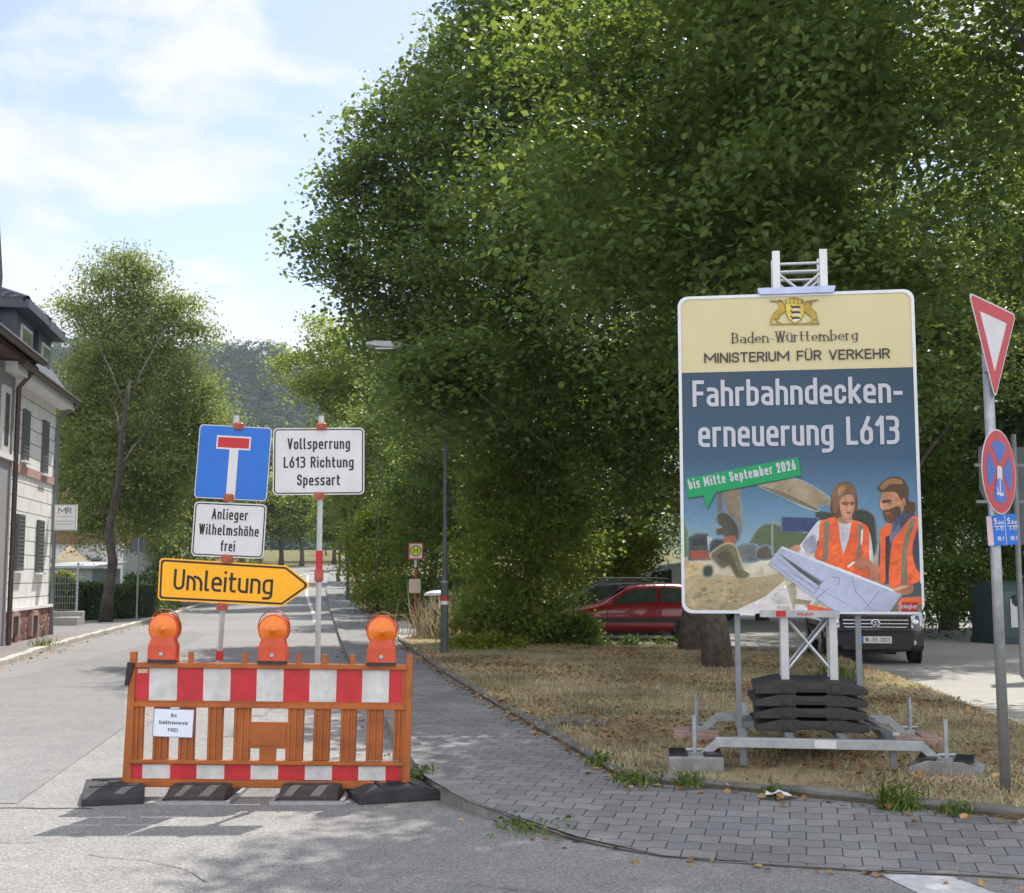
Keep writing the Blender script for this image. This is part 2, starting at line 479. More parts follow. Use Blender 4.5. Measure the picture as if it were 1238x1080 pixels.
def text(mb, s_, cx, z, cap, fit, sw, y, xh=.72, ang=0, contrast=None, mi=0, gp=.8):
    gap = sw * gp
    w1 = layout(s_, cap, sw, .2, xh, gap)[1]; w2 = layout(s_, cap, sw, .4, xh, gap)[1]
    gw = .2 + (fit - w1) * .2 / (w2 - w1)
    gl, tot = layout(s_, cap, sw, gw, xh, gap)
    ca, sa = math.cos(ang), math.sin(ang)
    k = 0
    for strokes, x in gl:
        for st in strokes:
            pts = []
            for p in st:
                a, b = p[0] + x - tot / 2, p[1]
                pts.append((a * ca - b * sa, a * sa + b * ca))
            ribbon(mb, pts, sw, (cx, z), y - 0.00015 * (k % 4), contrast, mi); k += 1
# ================================================================== GROUND
def Pxy(lst, z=0.0):
    return [G(a, b, z).xy for a, b in lst]
def resamp(pl, step=1.2):
    o = [Vector(pl[0])]
    for a, b in zip(pl[:-1], pl[1:]):
        a, b = Vector(a), Vector(b); n = max(1, int((b - a).length / step))
        for i in range(1, n + 1): o.append(a + (b - a) * i / n)
    return o
def chaikin(pl, k=2):
    for _ in range(k):
        o = [pl[0]]
        for a, b in zip(pl[:-1], pl[1:]):
            o += [a * .75 + b * .25, a * .25 + b * .75]
        pl = o + [pl[-1]]
    return pl
# kerb of the left pavement (near -> far)
LK = [Vector((-5.6, -4)), Vector((-7.3, 8))] + Pxy([(0, 808), (62, 785), (165, 757), (212, 743), (247, 730)])
e = (LK[-1] - LK[-2]).normalized(); LK += [LK[-1] + e * 30 + Vector((2, 0)), LK[-1] + e * 80 + Vector((9, 0))]
# kerb between road and right pavement (far -> near, then curving right)
LR = [Vector((-19.5, 135))] + Pxy([(394, 714), (402, 745), (418, 795), (440, 838), (475, 893), (501, 936), (527, 969), (600, 993), (700, 1018), (800, 1037), (1000, 1052), (1238, 1062)])
LR += [Vector((4.5, 6.2)), Vector((9, 5.3))]
# edge between right pavement and dry lawn
RR = [Vector((-17.6, 135))] + Pxy([(421, 722), (445, 745), (482, 776), (531, 811), (598, 853), (682, 901), (722, 925), (757, 945), (830, 951), (900, 957), (1000, 967), (1100, 977), (1238, 992)], .1)
RR += [Vector((6.2, 6.9)), Vector((10.5, 5.9))]
pair = list(zip(LR, [RR[0], RR[1], RR[2], RR[3], RR[4], RR[5], RR[6], RR[8], RR[9], RR[10], RR[11], RR[12], RR[13], RR[14], RR[15]]))

def interp_x(pl, y):
    s = sorted([(p.y, p.x) for p in pl])
    if y <= s[0][0]: return s[0][1]
    for (a, xa), (b, xb) in zip(s[:-1], s[1:]):
        if y <= b: return xa + (xb - xa) * (y - a) / max(1e-6, b - a)
    return s[-1][1]

def nodes_base(name):
    m = bpy.data.materials.new(name); m.use_nodes = True
    n = m.node_tree; b = n.nodes['Principled BSDF']
    t = n.nodes.new('ShaderNodeTexCoord')
    return m, n, b, t
def noise(n, t, scale, detail=5, rough=.6):
    z = n.nodes.new('ShaderNodeTexNoise'); z.inputs['Scale'].default_value = scale; z.inputs['Detail'].default_value = detail
    z.inputs['Roughness'].default_value = rough
    n.links.new(t, z.inputs['Vector']); return z
def ramp(n, src, els):
    r = n.nodes.new('ShaderNodeValToRGB'); e = r.color_ramp.elements
    e[0].position, e[0].color = els[0][0], (*els[0][1], 1)
    e[1].position, e[1].color = els[-1][0], (*els[-1][1], 1)
    for p, c in els[1:-1]:
        k = e.new(p); k.color = (*c, 1)
    n.links.new(src, r.inputs['Fac']); return r
def mixc(n, fac, a, b, mode='MIX'):
    x = n.nodes.new('ShaderNodeMix'); x.data_type = 'RGBA'; x.blend_type = mode
    for s, v in (('Factor', fac), ('A', a), ('B', b)):
        if isinstance(v, (int, float)): x.inputs[s].default_value = v
        elif isinstance(v, tuple): x.inputs[s].default_value = (*v, 1)
        else: n.links.new(v, x.inputs[s])
    return x.outputs['Result']
def bump(n, b, h, st, dist=.01):
    k = n.nodes.new('ShaderNodeBump'); k.inputs['Strength'].default_value = st; k.inputs['Distance'].default_value = dist
    n.links.new(h, k.inputs['Height']); n.links.new(k.outputs['Normal'], b.inputs['Normal'])

def asphalt(name, c, grain=.3):
    m, n, b, t = nodes_base(name); o = t.outputs['Object']
    big = noise(n, o, .35, 4); mid = noise(n, o, 3.0, 6, .7)
    base = ramp(n, big.outputs['Fac'], [(.3, tuple(x * .9 for x in c)), (.7, tuple(x * 1.1 for x in c))])
    v = n.nodes.new('ShaderNodeTexVoronoi'); v.inputs['Scale'].default_value = 95; n.links.new(o, v.inputs['Vector'])
    sp_ = n.nodes.new('ShaderNodeSeparateColor'); n.links.new(v.outputs['Color'], sp_.inputs['Color'])
    g = ramp(n, sp_.outputs['Red'], [(0, (1 - grain,) * 3), (.55, (1, 1, 1)), (.97, (1 + grain * 1.3,) * 3)])
    s = ramp(n, mid.outputs['Fac'], [(.3, (.86, .86, .87)), (.65, (1.06, 1.05, 1.03))])
    k = mixc(n, 1.0, base.outputs['Color'], g.outputs['Color'], 'MULTIPLY')
    k = mixc(n, 1.0, k, s.outputs['Color'], 'MULTIPLY')
    n.links.new(k, b.inputs['Base Color']); b.inputs['Roughness'].default_value = .85
    b.inputs['Specular IOR Level'].default_value = .3
    bump(n, b, v.outputs['Distance'], .5, .004)
    return m
m_asph = asphalt('asphalt', (.225, .222, .215))
m_lot = asphalt('lot_asphalt', (.32, .31, .285), .22)
m_pavl = asphalt('pavement_asphalt', (.2, .19, .18), .2)

def paving():
    m, n, b, t = nodes_base('block_paving')
    mp_ = n.nodes.new('ShaderNodeMapping'); mp_.inputs['Rotation'].default_value = (0, 0, R(13))
    n.links.new(t.outputs['Object'], mp_.inputs['Vector'])
    s = n.nodes.new('ShaderNodeSeparateXYZ'); n.links.new(mp_.outputs['Vector'], s.inputs['Vector'])
    def math_(op, a, b_=None):
        k = n.nodes.new('ShaderNodeMath'); k.operation = op
        for i, v in enumerate((a, b_)):
            if v is None: continue
            if isinstance(v, (int, float)): k.inputs[i].default_value = v
            else: n.links.new(v, k.inputs[i])
        return k.outputs['Value']
    pp = math_('PINGPONG', math_('ADD', s.outputs['X'], .05), .1)              # stepped edges of interlocking stones
    st = n.nodes.new('ShaderNodeMapRange'); st.interpolation_type = 'SMOOTHSTEP'
    st.inputs['From Min'].default_value = .035; st.inputs['From Max'].default_value = .065
    st.inputs['To Min'].default_value = -.012; st.inputs['To Max'].default_value = .012
    n.links.new(pp, st.inputs['Value'])
    yy = math_('ADD', s.outputs['Y'], st.outputs['Result'])
    c = n.nodes.new('ShaderNodeCombineXYZ'); n.links.new(s.outputs['X'], c.inputs['X']); n.links.new(yy, c.inputs['Y'])
    br = n.nodes.new('ShaderNodeTexBrick')
    br.inputs['Scale'].default_value = 1.0; br.inputs['Brick Width'].default_value = .2; br.inputs['Row Height'].default_value = .165
    br.inputs['Mortar Size'].default_value = .005; br.inputs['Mortar Smooth'].default_value = .5; br.inputs['Bias'].default_value = 0
    br.inputs['Color1'].default_value = (.17, .168, .168, 1); br.inputs['Color2'].default_value = (.235, .23, .225, 1)
    br.inputs['Mortar'].default_value = (.05, .047, .04, 1)
    n.links.new(c.outputs['Vector'], br.inputs['Vector'])
    z = noise(n, t.outputs['Object'], 1.1, 6, .7); z2 = noise(n, t.outputs['Object'], 90, 3)
    a = ramp(n, z.outputs['Fac'], [(.3, (.72, .71, .69)), (.65, (1.12, 1.12, 1.12))])
    a2 = ramp(n, z2.outputs['Fac'], [(.3, (.8, .8, .8)), (.7, (1.2, 1.2, 1.2))])
    k = mixc(n, 1, br.outputs['Color'], a.outputs['Color'], 'MULTIPLY')
    k = mixc(n, 1, k, a2.outputs['Color'], 'MULTIPLY')
    n.links.new(k, b.inputs['Base Color']); b.inputs['Roughness'].default_value = .8
    inv = math_('SUBTRACT', 1, br.outputs['Fac']); bump(n, b, inv, .8, .006)
    return m
m_pave = paving()
def soil(name, els, scale=1.3, fine=30):
    m, n, b, t = nodes_base(name); o = t.outputs['Object']
    z = noise(n, o, scale, 8, .68); z2 = noise(n, o, fine, 5, .7)
    a = ramp(n, z.outputs['Fac'], els)
    f = ramp(n, z2.outputs['Fac'], [(.28, (.6, .58, .55)), (.7, (1.3, 1.3, 1.25))])
    n.links.new(mixc(n, 1, a.outputs['Color'], f.outputs['Color'], 'MULTIPLY'), b.inputs['Base Color'])
    b.inputs['Roughness'].default_value = .95; b.inputs['Specular IOR Level'].default_value = .1
    bump(n, b, z2.outputs['Fac'], 1.0, .04)
    return m
m_lawn = soil('dry_lawn', [(.3, (.13, .095, .06)), (.42, (.27, .205, .12)), (.55, (.42, .34, .2)), (.64, (.3, .26, .14)), (.74, (.15, .17, .07))])
m_soil = soil('verge_soil', [(.3, (.1, .075, .045)), (.5, (.2, .15, .08)), (.7, (.12, .13, .05))])
m_far = soil('meadow', [(.3, (.08, .09, .035)), (.5, (.16, .145, .07)), (.7, (.09, .11, .04))], .08, 4)
m_kerb = M('kerb_stone', (.42, .39, .34), .85, var=.3, scale=5, bump=.4, bscale=60)
m_kerbd = M('kerb_concrete', (.13, .125, .115), .9, var=.45, scale=3, bump=.5, bscale=50)
m_white = M('road_paint', (.5, .5, .49), .7, var=.2, scale=14)

def grid_strip(name, rows, mat, kind='structure', uvz=None):
    """rows: list of (left Vector3, right Vector3)"""
    vs, fs = [], []
    for a, b in rows: vs += [a, b]
    for i in range(len(rows) - 1): fs.append((2 * i, 2 * i + 1, 2 * i + 3, 2 * i + 2))
    m = MB(); m.add(vs, fs); o = m.build(name, mat); tag(o, kind=kind); return o

ys = [-40, -10, 0, 20, 40, 50] + [52 + i * 3 for i in range(1, 30)] + [150, 170, 200, 230, 260]
GC = T(260)
def T2(y): return min(T(y), GC)
m = MB()
xs = [-1500, -300, -120, -60, -30, 0, 30, 60, 120, 300, 1500]
yy = ys + [400, 700, 1100, 1600, 2200]
vs = [(x, y, T2(y) - .06) for y in yy for x in xs]
fs = [(j * 11 + i, j * 11 + i + 1, (j + 1) * 11 + i + 1, (j + 1) * 11 + i) for j in range(len(yy) - 1) for i in range(10)]
m.add(vs, fs); tag(m.build('ground', m_far), kind='structure')

ylist = [-6, -2, 2, 5, 5.6, 6, 6.4, 6.8, 7.2, 7.6, 8.2, 8.8, 9.6, 11, 13, 16, 20, 25, 30, 36, 43, 50] + [52 + i * 2.5 for i in range(1, 34)]
rows = []
for y in ylist:
    xl = interp_x(LK, y) - .05
    xr = interp_x(LR, y) + .35 if y > 5.5 else 16
    rows.append((Vector((xl, y, T(y))), Vector((xr, y, T(y)))))
grid_strip('road', rows, m_asph)
# worn joint and patch across the carriageway
jm = MB()
a0 = G(-60, 977).xy; a1 = G(112, 978).xy
jp = [a0 + (a1 - a0) * t for t in np.linspace(0, 1, 9)]
for i, p in enumerate(jp): jp[i] = p + Vector((0, .012 * math.sin(i * 2.1)))
for p, q in zip(jp[:-1], jp[1:]):
    jm.add([(p.x, p.y - .01, .004), (q.x, q.y - .012, .004), (q.x, q.y + .01, .004), (p.x, p.y + .012, .004)], [(0, 1, 2, 3)])
tag(jm.build('road_joint', M('bitumen', (.07, .07, .07), .8, var=.3)), kind='structure')
rk = random.Random(12); ck = MB()
for (x, y, a, n_) in ((-3.6, 7.6, .2, 12), (-1.6, 6.7, 2.6, 12), (-4.6, 12.5, 1.3, 40), (-2.4, 13.5, 1.75, 44), (1.1, 6.2, 2.9, 14), (-6.2, 19, 1.6, 50)):
    for i in range(n_):
        w_ = .0015 + .003 * rk.random(); a += rk.uniform(-.45, .45); L_ = rk.uniform(.05, .14)
        x2, y2 = x + math.cos(a) * L_, y + math.sin(a) * L_; nx_, ny_ = -math.sin(a) * w_, math.cos(a) * w_
        ck.add([(x - nx_, y - ny_, .0035), (x2 - nx_, y2 - ny_, .0035), (x2 + nx_, y2 + ny_, .0035), (x + nx_, y + ny_, .0035)], [(0, 1, 2, 3)])
        a = a * .9 + .1 * (1.2 if n_ > 30 else a); x, y = x2, y2
tag(ck.build('road_crack', M('bitumen', (.07, .07, .07))), kind='structure')
pm = MB()
pq = [G(a, b).xy for a, b in [(-30, 830), (150, 786), (232, 762), (250, 768), (150, 815), (150, 880), (20, 972), (-200, 972)]]
pm.add([(p.x, p.y, .004) for p in pq], [tuple(range(len(pq)))])
tag(pm.build('road_patch', asphalt('patch_asphalt', (.195, .194, .192), .25)), kind='structure')
mk = MB()
mq = [G(a, b).xy for a, b in [(1064, 1058), (1100, 1058.5), (1152, 1061), (1196, 1078), (1260, 1100), (1180, 1104), (1112, 1082)]]
mk.add([(p.x, p.y, .004) for p in mq], [tuple(range(len(mq)))])
tag(mk.build('road_marking', m_white), kind='structure')
wl = [G(a, b) for a, b in [(381, 752), (379, 742), (374, 729), (371, 720), (371, 713), (373, 706)]]
mk = MB()
for p, q in zip(wl[:-1], wl[1:]):
    mk.add([(p.x - .08, p.y, p.z + .006), (p.x + .08, p.y, p.z + .006), (q.x + .08, q.y, q.z + .006), (q.x - .08, q.y, q.z + .006)], [(0, 1, 2, 3)])
tag(mk.build('edge_line', m_white), kind='structure')

# right pavement (interlocking blocks), dropped to the carriageway towards the crossing
HL = [.1, .1, .1, .1, .1, .1, .1, .1, .075, .03, .014, .012, .012, .012, .012]
rows = []
for i in range(len(pair) - 1):
    (l0, r0), (l1, r1) = pair[i], pair[i + 1]
    n = max(2, int(max((l1 - l0).length, (r1 - r0).length) / 1.0)) if l0.y > 40 else 8
    for k in range(n):
        t = k / n
        l, r_ = l0.lerp(l1, t), r0.lerp(r1, t)
        rows.append((Vector((l.x, l.y, T(l.y) + HL[i] + (HL[i + 1] - HL[i]) * t)), Vector((r_.x, r_.y, T(r_.y) + .1))))
grid_strip('pavement', rows, m_pave)
# kerb of that pavement
def kerb(name, pl, w, h0, z0, mat, hf=None, seg=1.0, gap=.012):
    """kerb stones along a polyline, w to the left of travel, each stone its own face set in one sheet of kerb"""
    m = MB(); pts = resamp(pl, .25)
    s = 0
    n = len(pts)
    nor = []
    for i in range(n):
        d = (pts[min(i + 1, n - 1)] - pts[max(i - 1, 0)]).normalized(); nor.append(Vector((-d.y, d.x)))
    prof = [(0, -.1), (0, -.02), (.02, 0), (w - .02, 0), (w, -.02), (w, -.1)]
    vs, fs = [], []
    acc = 0
    for i in range(n):
        if i: acc += (pts[i] - pts[i - 1]).length
        h = hf(pts[i]) if hf else h0
        dip = -.008 if int(acc / .25) % 4 == 0 else 0
        for a, b in prof:
            p = pts[i] + nor[i] * a
            vs.append((p.x, p.y, T(p.y) + z0 + (h + dip if b > -.05 else -.05) + (b if b > -.05 else 0)))
    k = len(prof)
    for i in range(n - 1):
        for j in range(k - 1): fs.append((i * k + j, i * k + j + 1, (i + 1) * k + j + 1, (i + 1) * k + j))
    m.add(vs, fs); o = m.build(name, mat); tag(o, kind='structure'); return o
LRc = chaikin(LR, 2)
kerb('kerb', [p for p in LRc][::-1], -.13, .1, 0, M('kerb_old', (.2, .195, .185), .85, var=.35, scale=4, bump=.5, bscale=50),
     hf=lambda p: .118 if p.y > 9 else max(.013, .118 - max(0, (9.0 - p.y)) * .075))
kerb('lawn_edging', chaikin(RR, 1), .09, .1, .06, m_kerbd, hf=lambda p: .1 + .012 * math.sin(p.x * 7))
kerb('stone_kerb', chaikin(LK, 1), .15, .1, 0, m_kerb, hf=lambda p: .12 + .01 * math.sin(p.y * 3))
# left pavement
rows = []
for y in ylist:
    x = interp_x(LK, y)
    rows.append((Vector((x - 5.5, y, T(y) + .1)), Vector((x - .1, y, T(y) + .1))))
grid_strip('left_pavement', rows, m_pavl)
# lot behind the lawn and the dry lawn itself
LE = Pxy([(1238, 893), (1160, 862), (1110, 838), (1060, 820), (1010, 801)])
lot = [Vector((5.2, 8.2)), LE[0], LE[1], LE[2], LE[3], LE[4], Vector((4.3, 26.6)), Vector((.4, 28.2)), Vector((-1.0, 34)), Vector((-3, 58)), Vector((45, 60)), Vector((45, 6)), Vector((7.4, 6.6))]
m = MB(); m.add([(p.x, p.y, .0) for p in lot], [tuple(range(len(lot)))]); tag(m.build('car_park', m_lot), kind='structure')
rr_ = chaikin(RR, 1)
lawn = [p for p in rr_ if p.y > 6.8 and p.y < 34]
lawn = lawn + [Vector((5.4, 7.9))] + LE + [Vector((4.3, 26.4)), Vector((.4, 28)), Vector((-1.2, 33)), Vector((-2.2, 34))]
m = MB(); m.add([(p.x, p.y, .13) for p in lawn] + [(p.x, p.y, -.05) for p in lawn],
    [tuple(range(len(lawn)))] + [(i, (i + 1) % len(lawn), (i + 1) % len(lawn) + len(lawn), i + len(lawn)) for i in range(len(lawn))])
tag(m.build('lawn', m_lawn), kind='structure')
rows = []
for y in [30, 34, 40, 46, 52] + [52 + i * 4 for i in range(1, 20)]:
    x = interp_x(RR, y)
    rows.append((Vector((x + .08, y, T(y) + .12)), Vector((x + (4 if y < 58 else 60), y, T(y) + .12 if y < 58 else T(y) - .02))))
grid_strip('verge', rows, m_soil)
bay = [G(a, b, .1) for a, b in [(440, 757), (478, 775), (508, 769), (492, 752)]]
m = MB(); m.add([(p.x, p.y, .135) for p in bay], [(0, 1, 2, 3)]); tag(m.build('bus_bay', M('light_slab', (.42, .41, .38), .85, bump=.3)), kind='structure')

LAWN_POLY = lawn
def inside(p, poly):
    c = False; n = len(poly)
    for i in range(n):
        a, b = poly[i], poly[i - 1]
        if (a.y > p[1]) != (b.y > p[1]) and p[0] < (b.x - a.x) * (p[1] - a.y) / (b.y - a.y) + a.x: c = not c
    return c
# ================================================================== SIGNS AND BARRIER
m_zinc = M('galvanised_steel', (.36, .38, .4), .45, .55, var=.18, scale=12, bump=.1)
m_zincd = M('dull_steel', (.2, .215, .235), .5, .4, var=.15, scale=10)
m_alu = M('aluminium', (.5, .51, .53), .35, .6, var=.08, scale=9)
m_sw = M('sign_white', (.6, .59, .61), .4, var=.03, scale=5, dirt=(.53, .52, .53))
m_sb = M('sign_black', (.012, .012, .014), .45, var=.1)
m_blue = M('sign_blue', (.012, .13, .52), .4, var=.06, scale=5)
m_red = M('sign_red', (.44, .013, .02), .4, var=.08, scale=6)
m_yel = M('sign_yellow', (.86, .40, .006), .4, var=.05, scale=4)
m_clamp = M('clamp_red', (.34, .075, .045), .5, var=.3, scale=30)
m_rub = M('recycled_rubber', (.035, .035, .038), .8, var=.35, scale=9, bump=.6, bscale=45)
m_rubb = M('rubber_brown', (.05, .042, .04), .8, var=.35, scale=9, bump=.6, bscale=45)
m_oran = M('barrier_orange', (.37, .1, .016), .5, var=.2, scale=4, dirt=(.23, .065, .014), bump=.05)
m_swh = M('foil_white', (.6, .6, .6), .35, var=.06, scale=7, dirt=(.4, .39, .38))
m_srd = M('foil_red', (.5, .02, .03), .35, var=.1, scale=8, dirt=(.36, .016, .02))

BY = G(322, 963).y
def local_fn(o):
    inv = MX(o).inverted()
    def f(px, py):                               # point of the photograph on this thing's own front plane -> local x,z
        a = inv @ Vector((0, 0, EYE)); d = inv.to_3x3() @ ray(px, py)
        t = -a.y / d.y; p = a + d * t
        return (p.x, p.z)
    return f

# --- posts standing in base plates
def sign_post(base_px, top_px, Y, label, group):
    b = P(base_px, 955, Y); b.z = 0.0
    t = P(*top_px, Y)
    o = thing('sign_post', label, 'post', (b.x, Y, 0.02), (0, 0, 0), group)
    d = t - Vector((b.x, Y, .02))
    m = MB(); m.tube([(0, 0, 0), tuple(d)], .021, 4); ob = m.build('square_tube', m_alu, o)
    return o, d
pA, dA = sign_post(254, (286, 503), BY + .28, 'pale square-tube post leaning right, carrying the blue, white and yellow signs', 'temporary sign posts')
m = MB(); k = dA * ((1.6 - (780 - 696) / 164.) / dA.z * 1.0)
m.bar(dA * .335, dA * .36, .046, mi=0); m.build('sticker', m_red, pA)
m = MB(); m.tube([(0, 0, .0), tuple(dA * .33)], .028, 4); m.build('lower_sleeve', m_alu, pA)
pB, dB = sign_post(381.5, (388.5, 503), BY + .28, 'pale square-tube post standing nearly upright under the closure notice sign', 'temporary sign posts')
m = MB(); m.bar(dB * .545, dB * .63, .046); m.build('sticker', m_red, pB)
m = MB(); m.bar(dB * .548, dB * .552, .058); m.bar(dB * .552, dB * .578, .064, .06); m.build('clamp', m_clamp, pB)

def sign_plate(name, label, cat, cpx, Y, w, h, roll, yaw, build, r=.03, clamps=()):
    c = P(*cpx, Y)
    o = thing(name, label, cat, c, (0, R(roll), R(yaw)))
    build(o)
    for i, (x, z) in enumerate(clamps):
        m = MB(); m.bbox((x, .015, z), (.075, .07, .055), .01); m.box((x, -.022, z), (.03, .012, .03))
        m.build('clamp', m_clamp, o)
    return o
Ys = BY + .235
def sc_(px): return px / F0 * (Ys * cp)
# dead end sign
def b_dead(o):
    w = sc_(89); h = sc_(90)
    m = MB(); m.prism(rr(w, h, .03), 0, .003); m.build('plate', m_sw, o)
    m = MB(); m.flat(rr(w - .012, h - .012, .026), -.001); m.build('blue_field', m_blue, o)
    m = MB(); m.flat([(-.035, -h / 2 + .006), (.035, -h / 2 + .006), (.035, .15), (-.035, .15)], -.002)
    m.flat([(-.14, .10), (.125, .10), (.125, .205), (-.14, .205)], -.0022); m.build('white_stem', m_sw, o)
    m = MB(); m.flat([(-.128, .113), (.113, .113), (.113, .192), (-.128, .192)], -.003); m.build('red_bar', m_red, o)
o = sign_plate('dead_end_sign', 'square blue dead end sign with white stem and red bar, topmost on the leaning post', 'road sign', (281.8, 559.5), Ys, 0, 0, 3.2, -1.5, b_dead,
               clamps=((.02, .285), (-.01, -.27)))
def b_white(lines, wp, hp, cap, sw, zs, fits, roll):
    def f(o):
        w, h = sc_(wp), sc_(hp)
        m = MB(); m.prism(rr(w, h, .035), 0, .003); m.build('plate', m_sw, o)
        a, b = rr(w - .018, h - .018, .03), rr(w - .036, h - .036, .022)
        m = MB(); m.ring(a, b, -.001); m.build('black_border', m_sb, o)
        for s_, z, ft in zip(lines, zs, fits):
            m = MB(); text(m, s_, 0, z, cap, sc_(ft), sw, -.0015); m.build('lettering', m_sb, o)
    return f
o = sign_plate('residents_sign', 'white sign reading Anlieger Wilhelmshöhe frei, between the blue and the yellow sign', 'road sign', (276.8, 641), Ys, 0, 0, 2.6, -1,
    b_white(['Anlieger', 'Wilhelmshöhe', 'frei'], 88.5, 66, .082, .0115, [.078, -.042, -.162], [44, 73, 17.5], 0),
    clamps=((-.005, -.215),))
o = sign_plate('closure_sign', 'wide white sign reading Vollsperrung L613 Richtung Spessart on the upright post', 'road sign', (385.3, 557.8), Ys, 0, 0, -.6, 2,
    b_white(['Vollsperrung', 'L613 Richtung', 'Spessart'], 111, 82, .086, .0125, [.093, -.05, -.186], [76, 85, 52], 0),
    clamps=((.02, .27), (.005, -.265)))
def b_det(o):
    f = local_fn(o)
    pts = [f(*p) for p in [(193, 674.5), (346.5, 684), (377, 708), (341.5, 733), (190.5, 725.5)]]
    poly = [Vector(p) for p in pts]
    m = MB(); m.prism(fillet(poly, .03), 0, .003); m.build('plate', m_yel, o)
    i1, i2 = inset(poly, .011), inset(poly, .026)
    m = MB(); m.ring(fillet(i1, .026), fillet(i2, .02), -.001); m.build('black_border', m_sb, o)
    m = MB(); text(m, 'Umleitung', f(270, 704)[0], f(270, 716)[1], .158, .762, .0195, -.0015); m.build('lettering', m_sb, o)
o = sign_plate('detour_sign', 'yellow arrow-shaped sign reading Umleitung and pointing right', 'road sign', (270, 704), Ys, 0, 0, 2.8, -1.5, b_det,
    clamps=((.0, -.185), (.02, .175)))

# --- barrier
BC = P(322, 963, BY); BC.z = .0
bar_ = thing('barrier', 'orange plastic barrier fence with red and white reflective bands across the road', 'barrier', (BC.x, BY, .0), (R(-1.2), R(1.0), 0))
fb = local_fn(bar_)
def q4(X, Y): return fb(90 + X / 2.814, 700 + Y / 2.814)      # enlarged view of the barrier -> local
def box_px(m, x0, y0, x1, y1, d0, d1, mi=0):
    a = [q4(x0, y0), q4(x1, y0), q4(x1, y1), q4(x0, y1)]
    m.prism(a, d0, d1, mi)
m = MB()
m.prism([q4(163, 708), q4(193, 708), q4(213, 247), q4(192, 247)], -.02, .025)                    # left post
m.build('end_post', m_oran, bar_, bevel=.004); m = MB(); m.prism([q4(1115, 712), q4(1140, 712), q4(1152, 258), q4(1131, 258)], -.02, .025)
m.build('end_post', m_oran, bar_, bevel=.004)
def seg(m, xa, ya, xb, yb, th, d0, d1):
    m.prism([q4(xa, ya), q4(xb, yb), q4(xb, yb + th), q4(xa, ya + th)], d0, d1)
for (xa, ya, xb, yb, th, d0, d1) in ((212, 283, 1132, 292, 18, -.034, .03), (205, 420, 1128, 432, 14, -.03, .028), (190, 613, 1122, 622, 14, -.03, .028), (180, 682, 1118, 690, 24, -.034, .03)):
    m = MB(); seg(m, xa, ya, xb, yb, th, d0, d1); m.build('rail', m_oran, bar_, bevel=.004)
m = MB(); seg(m, 208, 299, 1132, 308, 125, -.006, .02); m.build('backing', m_oran, bar_)
m = MB(); seg(m, 186, 626, 1120, 634, 60, -.006, .02); m.build('backing', m_oran, bar_)
def picket(x0, x1, y0=434, y1=618):
    m = MB(); xa, xb = x0, x1; sh = -6
    m.prism([q4(xa, y0), q4(xb, y0), q4(xb + sh, y1), q4(xa + sh, y1)], -.008, .02)
    for fx in (.12, .5, .88):
        c = xa + (xb - xa) * fx; w = 3.2
        m.prism([q4(c - w, y0), q4(c + w, y0), q4(c + w + sh, y1), q4(c - w + sh, y1)], -.018, -.008)
    m.build('picket', m_oran, bar_, bevel=.002)
for x0, x1 in ((197, 238), (271, 324), (358, 413), (456, 508), (545, 602), (728, 783), (816, 873), (908, 962), (997, 1053), (1088, 1126)): picket(x0, x1)
m = MB(); m.prism(fillet([q4(596, 486), q4(730, 488), q4(728, 578), q4(590, 576)], .008), -.012, .02)
m.prism([q4(606, 497), q4(720, 498), q4(718, 566), q4(602, 565)], -.018, -.012); m.build('centre_panel', m_oran, bar_)
for x0, x1 in ((630, 686), (718, 728)):
    m = MB(); m.prism([q4(x0, 574), q4(x1, 574), q4(x1 - 1, 618), q4(x0 - 1, 618)], -.01, .02); m.build('picket', m_oran, bar_)
for i, (xs_, ya, yb, hh) in enumerate((([210, 257, 352, 441, 533, 622, 713, 802, 893, 981, 1072, 1117], 302, 311, 110), ([192, 233, 327, 417, 511, 601, 694, 785, 877, 967, 1059, 1110], 630, 638, 48))):
    m = MB()
    for k in range(11):
        x0, x1 = xs_[k], xs_[k + 1]
        f0 = ya + (yb - ya) * (x0 - 200) / 910; f1 = ya + (yb - ya) * (x1 - 200) / 910
        sl = -3 if i == 0 else -1
        m.flat([q4(x0, f0), q4(x1, f1), q4(x1 + sl, f1 + hh), q4(x0 + sl, f0 + hh)], -.0095 - .0002 * (k % 2), k % 2)
    m.build('reflective_band', [m_srd, m_swh], bar_)
for x0, y in ((388, 249), (573, 251), (755, 254), (843, 256), (938, 257)):
    m = MB(); m.prism([q4(x0, y), q4(x0 + 18, y), q4(x0 + 18, y + 40), q4(x0, y + 40)], -.012, .012); m.build('peg', m_oran, bar_, bevel=.003)
m = MB(); m.flat([q4(217, 306), q4(250, 306), q4(250, 320), q4(217, 320)], -.0105); m.build('sticker', M('sticker_cream', (.55, .42, .25), .5), bar_)
m = MB()
for s_ in (0, .012):
    m.prism([q4(186, 283), q4(209, 286), q4(187, 362), q4(176, 362)], -.045 + s_ * 2, -.042 + s_ * 2)
m.build('strap', m_sb, bar_)
for x in (493, ):
    m = MB(); m.lathe([(.004, -.042), (.009, -.04), (.009, -.034)], 10, 'y', (q4(x, 292)[0], 0, q4(x, 292)[1])); m.build('bolt', m_zincd, bar_)
